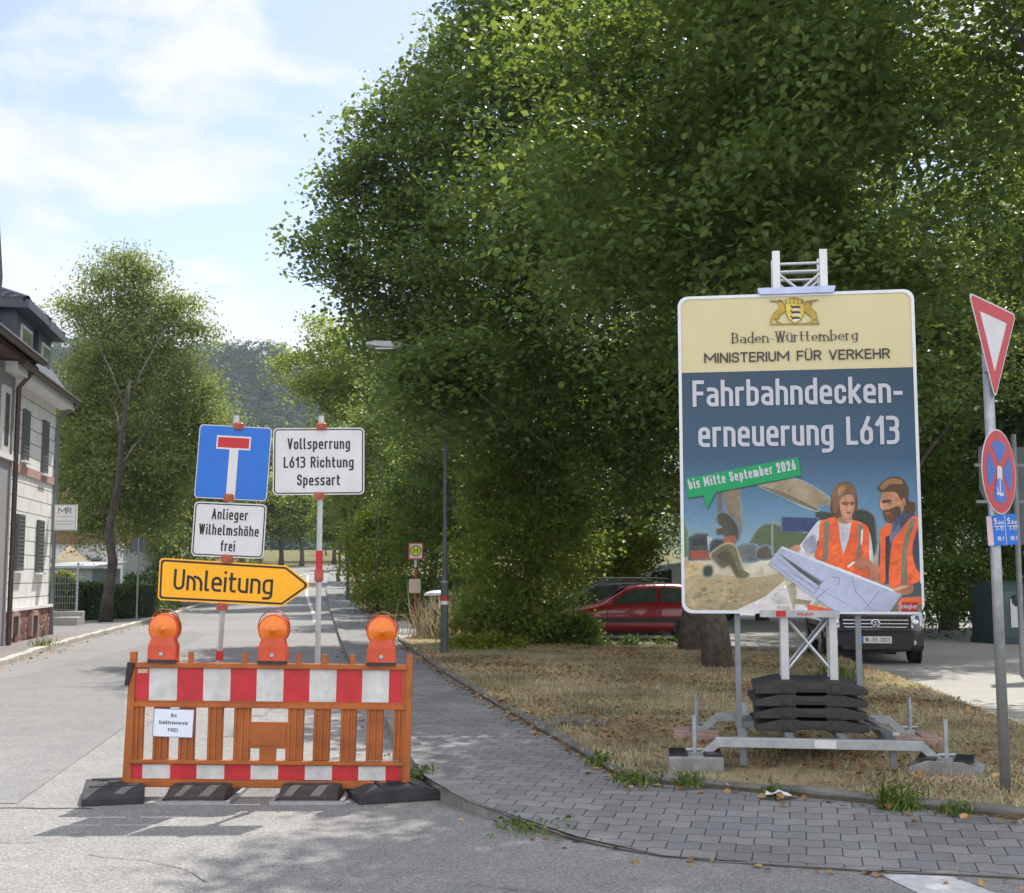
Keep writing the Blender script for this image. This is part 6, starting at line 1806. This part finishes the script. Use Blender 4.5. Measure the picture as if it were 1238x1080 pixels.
bl = []
for px, py, Y, r_ in pix:
    p = P(px, py, Y) - b1; bl.append((p.x, p.y, p.z, r_ * Y / F0))
tree('lime_tree', 'tall lime tree whose crown spreads farthest left against the sky above the street lamp', b1, 15, .26, bl, 112000, .13, m_lime, 5, GL_, k=14, per=56, sig=.27, up=.9)
# lime with the nearest visible trunk, behind the billboard
rng = np.random.default_rng(21)
bl = ellipsoid_blobs(rng, (.5, 0, 9.6), 4.7, 6.4, 34, 1.1) + ellipsoid_blobs(rng, (.4, -2.6, 7.2), 3.4, 3.2, 14, 1.0) + [(-.9, -5.0, 14.0, 1.0), (.6, -5.0, 14.4, 1.2)]
b2 = G(869, 807, .13)
L2 = tree('lime_tree', 'lime tree with its grey trunk nearest the lawn, just left of the billboard mast', b2, 16, .2, bl, 68000, .128, m_lime, 8, GL_, k=9, per=60, sig=.29, top=(.1, .2, 13), up=.9)
def clone(src, label, loc, rz, s=1.0, sz=None, group=None):
    c = copy_tree(src); c.location = loc; c.rotation_euler = (0, 0, R(rz)); c.scale = (s, s, sz or s); c['label'] = label
    if group: c['group'] = group
    return c
b3 = G(836, 787, .13)
rng = np.random.default_rng(24)
bl = [b for b in ellipsoid_blobs(rng, (.5, 0, 9.8), 4.9, 6.0, 40, 1.15) if not (b[0] < -.6 and b[1] > -.8)]
for px, py, Y, r_ in [(700, 480, 26, 56), (760, 440, 25, 56), (790, 520, 26, 46), (730, 560, 26.5, 46), (680, 540, 27, 46), (800, 595, 26.5, 32), (640, 470, 27, 46), (765, 600, 27, 32), (710, 620, 27.5, 34), (820, 450, 26, 50), (600, 500, 28, 40), (860, 420, 27, 50), (750, 500, 28, 50)]:
    p = P(px, py, Y) - b3; bl.append((p.x, p.y, p.z, r_ * Y / F0))
tree('lime_tree', 'lime tree with a thick dark trunk just behind the lower left corner of the billboard', b3 + Vector((.1, .4, 0)), 16, .26, bl, 82000, .128, m_lime, 27, GL_, k=9, per=60, sig=.29, up=.9, top=(.1, .2, 13))
rng = np.random.default_rng(23)
bl = ellipsoid_blobs(rng, (-.9, .6, 10.3), 5.2, 3.4, 40, 1.15) + ellipsoid_blobs(rng, (2.2, 3.0, 7.5), 3.4, 3.4, 16, 1.1) + [(-5.4, -1.2, 9.6, .9), (-4.6, -.8, 9.4, 1.0), (-4.0, .6, 9.0, 1.0), (-3.2, 1.6, 8.2, 1.0), (-1.8, 2.4, 7.6, 1.0), (-1.5, 1.6, 6.6, 1.0), (-.5, 2.6, 6.2, 1.0), (.3, 2.8, 5.2, 1.0), (-2.4, 1.2, 7.2, .9), (-.6, .6, 6.8, .9), (1.0, 1.8, 5.6, 1.0)]
tree('lime_tree', 'near lime tree at the right edge whose leaves hang over the give way sign', (7.0, 13.6, 0), 13, .24, bl, 84000, .105, m_lime, 25, GL_, k=5, per=60, sig=.29, up=.9)
clone(L2, 'lime tree standing behind the dark van at the right of the billboard', (9.6, 31, 0), 300, 1.0)
clone(L2, 'lime tree in the second row beyond the white van and red hatchback', (9.0, 45, 0), 40, .95)
clone(L2, 'lime tree at the right back beyond the recycling containers', (16.5, 33, 0), 160, 1.05)
clone(L2, 'lime tree in the middle of the car park behind the dark estate car', (3.6, 39.5, 0), 130, .95)
clone(L2, 'lime tree behind the dark van and left of the recycling containers', (12.9, 37, 0), 95, 1.1)
clone(L2, 'tall lime tree in the far row behind the billboard top', (13.5, 52, T(52)), 285, 1.05)
clone(L2, 'tall lime tree in the far row right of the grey sign back', (22.0, 47, 0), 10, 1.1)
clone(L2, 'lime tree behind the bus stop, between the far lamp posts and the car park', (-1.2, 43, .1), 75, .9)
clone(L2, 'lime tree overhanging the pavement beyond the bus stop', (-3.6, 55, T(55)), 190, .85)
clone(L2, 'far lime tree along the pavement beyond the second lamp post', (-6.4, 70, T(70)), 250, .85)
clone(L2, 'farthest lime tree of the row where the street climbs', (-8.6, 88, T(88)), 20, .85)
# lower tree leaning out over the road in the distance
rng = np.random.default_rng(31)
bb_ = Vector((-8.0, 63, T(63)))
bl = []
for px, py, Y, r_ in [(350, 435, 62, 22), (385, 410, 62, 28), (400, 450, 62, 36), (440, 470, 63, 40), (370, 470, 62, 22), (420, 510, 62, 40), (455, 540, 63, 40), (400, 530, 62, 24), (440, 420, 64, 40), (470, 480, 64, 46), (430, 570, 62, 36), (410, 590, 62, 24)]:
    p = P(px, py, Y) - bb_; bl.append((p.x, p.y, p.z, r_ * Y / F0))
tree('street_tree', 'green street tree leaning over the far road below the lime crown', bb_, 11, .16, bl, 26000, .17, m_bush, 4, 'small street trees up the road', k=8, sig=.35)
# small young trees up the road and the trees across the bend
rng = np.random.default_rng(41)
bl = ellipsoid_blobs(rng, (0, 0, 4.6), 2.2, 2.3, 12, .9)
stree = tree('street_tree', 'young street tree with a thin dark trunk between road and pavement, nearest of the pair', G(394, 702, .1), 6, .13, bl, 7000, .2, m_dark, 9, 'small street trees up the road', k=6, sig=.35)
clone(stree, 'young street tree with a thin trunk, farther of the pair between road and pavement', (-12.2, 88, T(88)), 90)
GF = 'trees across the bend at the top of the street'
ft = ellipsoid_blobs(rng, (0, 0, 6.5), 3.4, 4.2, 20, 1.3)
far0 = tree('roadside_tree', 'far tree beyond the bend, directly below the closure sign', (-24.5, 132, T(132)), 10, .28, ft, 14000, .3, m_bush, 3, GF, k=8, sig=.5)
for i, (x, y, s_, lb) in enumerate([(-21.8, 129, .9, 'far tree beyond the bend, just right of the upright sign post'), (-27.2, 130, .95, 'far tree beyond the bend, seen between the residents sign and the upright post'), (-29.5, 136, 1.0, 'far tree beyond the bend, left of the upright sign post'), (-33, 128, 1.05, 'far tree beyond the bend, behind the residents sign'), (-39, 126, 1.15, 'far tree beyond the bend, farthest left behind the yellow sign'), (-20, 140, .9, 'far tree at the top of the street behind the closure sign post'), (-31, 152, 1.5, 'tall far tree rising behind the row at the bend'), (-21, 160, 1.5, 'tall far tree closing the view at the top of the street'), (-13.5, 118, .95, 'far tree on the right of the climbing street')]):
    clone(far0, lb, (x, y, T(y)), i * 67, s_)

# birch and its neighbours on the left
bk = G(127, 752, .1)
bl = []
for px, py, Y, r_ in [(150, 318, 46, 22), (128, 345, 46, 26), (172, 335, 46, 24), (102, 378, 46, 22), (80, 372, 46, 14), (160, 372, 46, 34), (215, 372, 46, 24), (196, 395, 46, 30), (120, 400, 46, 26), (238, 400, 46, 14), (150, 430, 46, 40), (205, 440, 46, 36), (105, 450, 46, 28), (140, 490, 46, 46), (230, 475, 46, 34), (90, 500, 46, 22), (190, 510, 46, 46), (120, 545, 46, 40), (250, 520, 46, 28), (165, 570, 45, 44), (215, 570, 46, 36), (100, 590, 46, 30), (150, 625, 45, 36), (110, 640, 45, 24), (195, 630, 46, 30), (132, 520, 45, 28), (120, 470, 45.2, 24), (138, 580, 45, 28), (116, 608, 45, 20), (146, 545, 45, 24), (128, 430, 45.2, 22)]:
    p = P(px, py, Y) - bk; bl.append((p.x, p.y, p.z, r_ * Y / F0))
tree('birch_tree', 'airy birch-like tree with drooping branches on the left pavement beside the white house', bk, 12.5, .19, bl, 84000, .13, m_birch, 15, None, bark=M('bark_birch', (.055, .047, .04), .9, var=.6, scale=4, bump=.6, bscale=20), k=4, per=50, sig=.34, droop=1.3, wide=.6, top=(.4, 0, 8.0))
bw_ = Vector((-17.5, 63, T(63)))
bl = []
for px, py, Y, r_ in [(245, 500, 62, 30), (270, 520, 62, 26), (220, 540, 62, 40), (262, 570, 62, 34), (235, 600, 62, 40), (200, 620, 62, 40), (265, 630, 62, 36), (225, 660, 62, 36), (285, 540, 63, 20), (280, 610, 63, 26), (180, 580, 63, 40), (190, 665, 61, 24), (295, 660, 63, 24), (170, 640, 63, 30)]:
    p = P(px, py, Y) - bw_; bl.append((p.x, p.y, p.z, r_ * Y / F0))
tree('willow_tree', 'pale green feathery tree behind the blue sign, right of the birch', bw_, 8, .25, bl, 40000, .15, m_birch, 16, None, k=12, sig=.36, droop=1.0, wide=.5)
bd = Vector((-25.5, 68, T(68)))
bl = []
for px, py, Y, r_ in [(75, 560, 68, 30), (110, 520, 68, 40), (80, 620, 68, 30), (130, 600, 68, 40), (160, 560, 68, 40), (100, 660, 68, 24), (60, 520, 68, 20), (170, 640, 67, 30)]:
    p = P(px, py, Y) - bd; bl.append((p.x, p.y, p.z, r_ * Y / F0))
tree('garden_tree', 'dark garden tree behind the small white house on the left', bd, 9, .25, bl, 22000, .2, m_dark, 17, None, k=8, sig=.4)

# hedges, bushes, thickets
def bush(name, label, blobs, n, size, mat, seed, stems=0, group=None, cat='bush', sig=.16, per=28, **kw):
    rng = np.random.default_rng(seed)
    base = Vector((np.mean([b[0] for b in blobs]), np.mean([b[1] for b in blobs]), 0)); base.z = T(base.y) + .05
    lb = [(b[0] - base.x, b[1] - base.y, b[2] - base.z, *b[3:]) for b in blobs]
    o = thing(name, label, cat, base, (0, 0, 0), group)
    C = leaf_points(lb, n, rng, per, sig, shell=.35); C = C[C[:, 2] > -.02]
    leaf_object('foliage', C, size * rng.uniform(.65, 1.3, len(C)), mat, rng, o, **kw)
    m = MB()
    for _ in range(max(3, stems)):
        b = lb[rng.integers(len(lb))]
        p0 = Vector((b[0] * .75 + rng.normal() * .15, b[1] * .75 + rng.normal() * .15, -.05)); p1 = Vector(b[:3]) + Vector((rng.normal() * .2, rng.normal() * .2, b[3] * .5))
        m.tube([p0, p0.lerp(p1, .5) + Vector((rng.normal() * .1, rng.normal() * .1, 0)), p1], [.035 if stems else .02, .025, .008], 6)
    m.build('stem', m_barkl if stems else m_bark, o)
    return o
def PB(lst): return [(*P(px, py, Y), r_ * Y / F0) for px, py, Y, r_ in lst]
bush('tall_shrub', 'tall leafy shrub with pale thin stems between the tall street lamp and the red car', PB([(600, 590, 28.5, 46), (640, 560, 28.5, 46), (590, 650, 28, 46), (640, 640, 28, 50), (680, 600, 28.5, 40), (600, 715, 27.5, 46), (655, 705, 27.5, 44), (690, 655, 28.5, 34), (575, 745, 27, 30), (620, 755, 27, 36), (670, 755, 27.3, 28), (620, 520, 29, 36), (670, 545, 29, 36)]), 40000, .085, m_bush, 51, stems=7, cat='shrub')
bush('low_bush', 'low bright green bush at the foot of the tall street lamp', PB([(560, 784, 25.8, 18), (590, 786, 25.6, 22), (620, 790, 25.4, 18), (575, 797, 25.0, 13), (605, 800, 25.0, 13), (550, 793, 25.2, 9)]), 9000, .07, m_yellow, 52, sig=.1)
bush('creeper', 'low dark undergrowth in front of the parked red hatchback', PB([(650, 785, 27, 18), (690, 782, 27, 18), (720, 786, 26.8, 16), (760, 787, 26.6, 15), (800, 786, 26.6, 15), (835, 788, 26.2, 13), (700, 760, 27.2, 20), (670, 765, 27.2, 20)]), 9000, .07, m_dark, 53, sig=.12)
bush('privet_bush', 'yellow-green bush standing behind the bus stop pole and slim lamp post', PB([(450, 640, 52, 24), (475, 625, 52, 24), (440, 680, 52, 24), (470, 670, 51, 28), (455, 715, 50, 22), (480, 710, 50, 22), (435, 655, 53, 18), (495, 650, 51, 20)]), 16000, .13, m_yellow, 54, sig=.25)
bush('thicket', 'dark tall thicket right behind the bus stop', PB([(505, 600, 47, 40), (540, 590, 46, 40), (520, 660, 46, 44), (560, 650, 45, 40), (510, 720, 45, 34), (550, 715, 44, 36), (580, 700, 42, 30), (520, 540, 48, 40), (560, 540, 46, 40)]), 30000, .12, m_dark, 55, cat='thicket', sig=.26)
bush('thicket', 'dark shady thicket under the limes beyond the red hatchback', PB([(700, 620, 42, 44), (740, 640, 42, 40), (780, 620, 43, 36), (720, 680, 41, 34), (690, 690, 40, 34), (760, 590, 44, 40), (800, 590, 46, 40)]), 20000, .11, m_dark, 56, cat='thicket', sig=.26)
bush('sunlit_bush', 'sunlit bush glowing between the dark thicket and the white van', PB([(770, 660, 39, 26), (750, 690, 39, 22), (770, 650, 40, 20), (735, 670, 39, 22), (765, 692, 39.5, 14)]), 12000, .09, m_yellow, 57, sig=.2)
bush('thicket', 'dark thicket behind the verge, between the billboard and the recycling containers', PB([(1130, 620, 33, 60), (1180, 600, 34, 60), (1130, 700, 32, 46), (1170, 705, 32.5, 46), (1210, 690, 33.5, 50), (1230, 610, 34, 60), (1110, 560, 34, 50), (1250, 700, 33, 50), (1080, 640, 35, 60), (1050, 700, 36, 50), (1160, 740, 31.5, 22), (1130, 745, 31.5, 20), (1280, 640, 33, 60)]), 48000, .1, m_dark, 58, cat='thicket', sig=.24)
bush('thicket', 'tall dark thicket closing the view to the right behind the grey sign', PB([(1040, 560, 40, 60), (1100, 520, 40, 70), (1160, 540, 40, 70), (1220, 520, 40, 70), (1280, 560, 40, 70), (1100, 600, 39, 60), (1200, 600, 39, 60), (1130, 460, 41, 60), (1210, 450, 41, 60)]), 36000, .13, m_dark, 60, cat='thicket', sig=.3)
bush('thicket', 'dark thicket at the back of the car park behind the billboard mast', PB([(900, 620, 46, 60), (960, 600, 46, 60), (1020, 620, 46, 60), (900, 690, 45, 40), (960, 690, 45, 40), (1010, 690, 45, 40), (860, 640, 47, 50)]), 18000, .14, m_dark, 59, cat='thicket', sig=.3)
def hedge(label, a, b, w, h, n, seed, mat):
    rng = np.random.default_rng(seed); a, b = Vector(a), Vector(b); d = b - a; L_ = d.length; d /= L_; nn = Vector((-d.y, d.x))
    o = thing('hedge', label, 'hedge', (a.x, a.y, T(a.y)))
    t = rng.random(n) * L_; s_ = rng.uniform(-.5, .5, n); z = rng.random(n)
    face = rng.integers(0, 3, n); q = rng.normal(size=n) * .05
    s_ = np.where(face == 0, -.5 + q, np.where(face == 1, .5 + q, s_)); z = np.where(face == 2, 1 + q, z)
    hh = h * (1 + .07 * np.sin(t * 1.7) + .05 * np.sin(t * 4.1))
    X = np.stack([d.x * t + nn.x * s_ * w, d.y * t + nn.y * s_ * w, z * hh], 1)
    leaf_object('foliage', X, .08 * rng.uniform(.6, 1.3, n), mat, rng, o)
    m = MB(); k = int(L_ / .7)
    for i in range(k):
        p = d * (.35 + i * .7); m.tube([(p.x, p.y, -.05), (p.x + .05, p.y, h * .5), (p.x, p.y + .05, h * .9)], [.03, .022, .01], 5)
    m.build('stem', m_bark, o)
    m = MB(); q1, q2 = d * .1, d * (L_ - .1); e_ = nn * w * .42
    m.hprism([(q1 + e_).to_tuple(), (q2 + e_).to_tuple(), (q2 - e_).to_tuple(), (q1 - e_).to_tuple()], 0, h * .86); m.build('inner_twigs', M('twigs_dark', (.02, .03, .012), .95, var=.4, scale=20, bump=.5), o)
h0 = G(66, 751, .1).xy; h1 = G(158, 747, .1).xy; h2 = G(196, 737, .1).xy
hedge('clipped low hedge beside the birch trunk, behind the wire fence', h0, h1, 1.0, 1.2, 16000, 61, m_hedge)
hedge('clipped hedge running up the left pavement beyond the birch', h1 + Vector((.2, .4)), h2 + Vector((-.6, 3)), 1.1, 1.45, 16000, 62, m_hedge)
bush('garden_bush', 'light green garden bush above the hedge behind the wire fence', PB([(74, 705, 48, 9), (82, 700, 48, 10), (68, 700, 48, 8)]), 2600, .08, m_yellow, 63, sig=.12)
bush('garden_bush', 'rounded green garden bush at the end of the hedge beyond the birch', PB([(200, 690, 58, 16), (220, 700, 58, 14), (185, 705, 57, 12), (235, 690, 60, 14)]), 7000, .11, m_hedge, 64, sig=.2)

# grasses
def blades(name, pts, hmin, hmax, w, mat, seed, kind='stuff', lean=.5):
    rng = np.random.default_rng(seed); n = len(pts); P0 = np.array(pts)
    a = rng.uniform(0, 2 * math.pi, n); h = rng.uniform(hmin, hmax, n)
    dx = np.stack([np.cos(a), np.sin(a), np.zeros(n)], 1) * (w * rng.uniform(.6, 1.3, n))[:, None]
    l = rng.normal(size=(n, 3)) * lean; l[:, 2] = 1; l /= np.linalg.norm(l, axis=1)[:, None]
    mid = P0 + l * (h * .55)[:, None]; l2 = l + rng.normal(size=(n, 3)) * .35; tip = mid + l2 * (h * .45)[:, None]
    V = np.stack([P0 - dx, P0 + dx, mid + dx * .7, tip, mid - dx * .7], 1).reshape(-1, 3).astype(np.float32)
    me = bpy.data.meshes.new(name); me.vertices.add(5 * n); me.vertices.foreach_set('co', V.ravel())
    me.loops.add(5 * n); me.loops.foreach_set('vertex_index', np.arange(5 * n, dtype=np.int32))
    me.polygons.add(n); me.polygons.foreach_set('loop_start', (np.arange(n) * 5).astype(np.int32)); me.polygons.foreach_set('loop_total', np.full(n, 5, np.int32))
    me.materials.append(mat); me.update(calc_edges=True)
    o = bpy.data.objects.new(name, me); col.objects.link(o)
    if kind: tag(o, kind=kind)
    return o
m_dry = leafmat('dry_grass_blades', [(.35, .29, .18), (.43, .37, .25), (.28, .235, .15), (.48, .43, .3), (.21, .22, .11)], .3, (.5, .4, .2), .7)
m_green = leafmat('green_blades', [(.06, .115, .02), (.09, .15, .03), (.17, .19, .05)], .35, (.2, .28, .02), .6)
m_dead = leafmat('dead_leaves', [(.2, .09, .035), (.3, .15, .06), (.36, .24, .1), (.14, .07, .03)], .15, (.3, .15, .04), .8)
rng = np.random.default_rng(71)
pts = []
while len(pts) < 70000:
    x, y = rng.uniform(-2.5, 6.2), 8 + 20 * rng.random() ** 1.3
    q = .5 + .5 * math.sin(x * 1.9 + 1.3 * math.sin(y * .9)) * math.cos(y * 1.3 + x * .4)
    if rng.random() < .12 + .88 * q * q and inside((x, y), LAWN_POLY): pts.append((x, y, .125))
blades('dry_grass', pts, .03, .085, .006, m_dry, 72, lean=.9)
pts = [p for p in pts[:30000] if math.sin(p[0] * 2.3 + 2) * math.cos(p[1] * 1.1) > .45][:5000]
blades('green_grass', pts, .03, .07, .006, m_green, 73, lean=.8)
# fallen leaves along the edging, in the grass and the gutter
pts = []
RRd = resamp(chaikin(RR, 1), .05)
for _ in range(2600):
    p = RRd[rng.integers(len(RRd))]
    if p.y > 30: continue
    k = abs(rng.normal()) * .13
    pts.append((p.x - k * .5 + rng.normal() * .03, p.y - k - .03, .112))
LRd = resamp(LRc, .05)
for _ in range(700):
    p = LRd[rng.integers(len(LRd))]
    if p.y > 28: continue
    k = abs(rng.normal()) * .12 + .02
    pts.append((p.x - k, p.y - k * .5 - .03, .012))
while len(pts) < 6400:
    x, y = rng.uniform(-2.5, 6.2), rng.uniform(8.4, 27)
    if inside((x, y), LAWN_POLY) and rng.random() < .4 + .5 * math.sin(x * 1.3 + y): pts.append((x, y, .15))
C = np.array(pts)
ob = leaf_object('fallen_leaves', C, rng.uniform(.03, .075, len(C)), m_dead, rng, None, up=2.5, droop=0); tag(ob, kind='stuff')
LKd = resamp(chaikin(LK, 1), .05)
pts = []
for _ in range(700):
    p = LKd[rng.integers(len(LKd))]
    if 18 < p.y < 60: pts.append((p.x + .05 + abs(rng.normal()) * .18, p.y, .012))
ob = leaf_object('gutter_leaves', np.array(pts), rng.uniform(.05, .1, len(pts)), m_dead, rng, None, up=2.5, droop=0); tag(ob, kind='stuff')
# weeds standing out along the edges
def tuft(label, c, r_, h, n, mat, seed, name='weed', w=.007, grp=None, cat='weed'):
    rg = np.random.default_rng(seed)
    o = thing(name, label, cat, c, (0, 0, 0), grp)
    p = np.concatenate([rg.normal(size=(n, 2)) * r_, np.zeros((n, 1))], 1)
    b_ = blades('blade_cluster', p, h * .4, h, w, mat, seed, kind=None, lean=.45); b_.parent = o
    C_ = p + np.array([0, 0, 1]) * rg.uniform(.01, max(.02, h * .8), n)[:, None]
    lf = leaf_object('leaves', C_[: n // 2], rg.uniform(.02, .05, n // 2), mat, rg, o)
for lab, px, py, r_, h, n, z in (('green grassy weed at the lawn edging below the right jack block', 1086, 977, .07, .2, 130, .1), ('small weed at the edging under the front beam of the billboard', 935, 962, .05, .1, 60, .1),
     ('green weed at the corner of the lawn edging left of the billboard', 766, 946, .09, .12, 90, .12), ('leafy weed in the gutter where the kerb drops to the road', 640, 1003, .12, .07, 110, .02), ('small weed on the pavement beside the right end of the barrier', 512, 934, .07, .06, 60, .1),
     ('weed growing from the edging near the left jack block', 830, 950, .06, .12, 60, .12), ('yellowish weed at the edging near the right sign pole', 1150, 984, .05, .12, 50, .1), ('weed in the kerb at the left front of the white house', 52, 781, .15, .25, 90, .1), ('weed at the foot of the sandstone plinth', 45, 770, .1, .45, 70, .1),
     ('green grass tuft just behind the ballast stack', 1014, 826, .16, .35, 260, .12), ('weed by the barrier foot in the gutter', 500, 948, .06, .12, 60, .02), ('weed tuft half way along the lawn edging', 865 - 140, 925, .06, .14, 60, .12)):
    tuft(lab, G(px, py, z), r_, h, n, m_green, int(px))
tuft('tall dry grass beside the litter bin and the tall street lamp', G(545, 772, .1), .45, 1.25, 700, m_dry, 5, 'tall_grass', .014, None, 'grass')
# small stones and litter specks on the road
# wooded hill
def hz(x, y):
    t = min(1, max(0, (y - 330) / 300)); t = t * t * (3 - 2 * t)
    ux = x / max(1, y)
    rg = 1 - min(1, max(0, (ux + .2) / .3)) ** 1.1 * .75
    lf = 1 - min(1, max(0, (-.34 - ux) / .5)) * .2
    return GC - 1 + t * 108 * rg * lf + 5 * math.sin(x * .013) * t
m = MB(); nx, ny = 40, 26
vs = [(-900 + i * 45, 320 + j * 30, hz(-900 + i * 45, 320 + j * 30)) for j in range(ny) for i in range(nx)]
m.add(vs, [(j * nx + i, j * nx + i + 1, (j + 1) * nx + i + 1, (j + 1) * nx + i) for j in range(ny - 1) for i in range(nx - 1)])
tag(m.build('hill', M('hill_ground', (.03, .05, .02), .95, var=.4, scale=.05), smooth=True), kind='structure')
rng = np.random.default_rng(81); B = []
while len(B) < 2600:
    y = rng.uniform(335, 720); x = rng.uniform(-.48, .06) * y
    r_ = rng.uniform(3.2, 6.0); B.append((x, y, hz(x, y) + r_ * .8, r_, r_ * 1.15))
C = leaf_points(B, 240000, rng, per=12, sig=.9, shell=.8)
ob = leaf_object('forest', C, rng.uniform(.9, 1.7, len(C)), m_forest, rng, None, up=1.5); tag(ob, kind='stuff')

# air
HX = bpy.data.materials.new('air'); HX.use_nodes = True; n = HX.node_tree; n.nodes.clear()
o_ = n.nodes.new('ShaderNodeOutputMaterial'); pv = n.nodes.new('ShaderNodeVolumePrincipled')
pv.inputs['Color'].default_value = (.72, .86, 1, 1); pv.inputs['Density'].default_value = .00022; pv.inputs['Anisotropy'].default_value = .3
n.links.new(pv.outputs['Volume'], o_.inputs['Volume'])
m = MB(); m.box((0, 1000, 74), (3200, 2500, 160)); hb = m.build('haze', HX); tag(hb, kind='stuff')
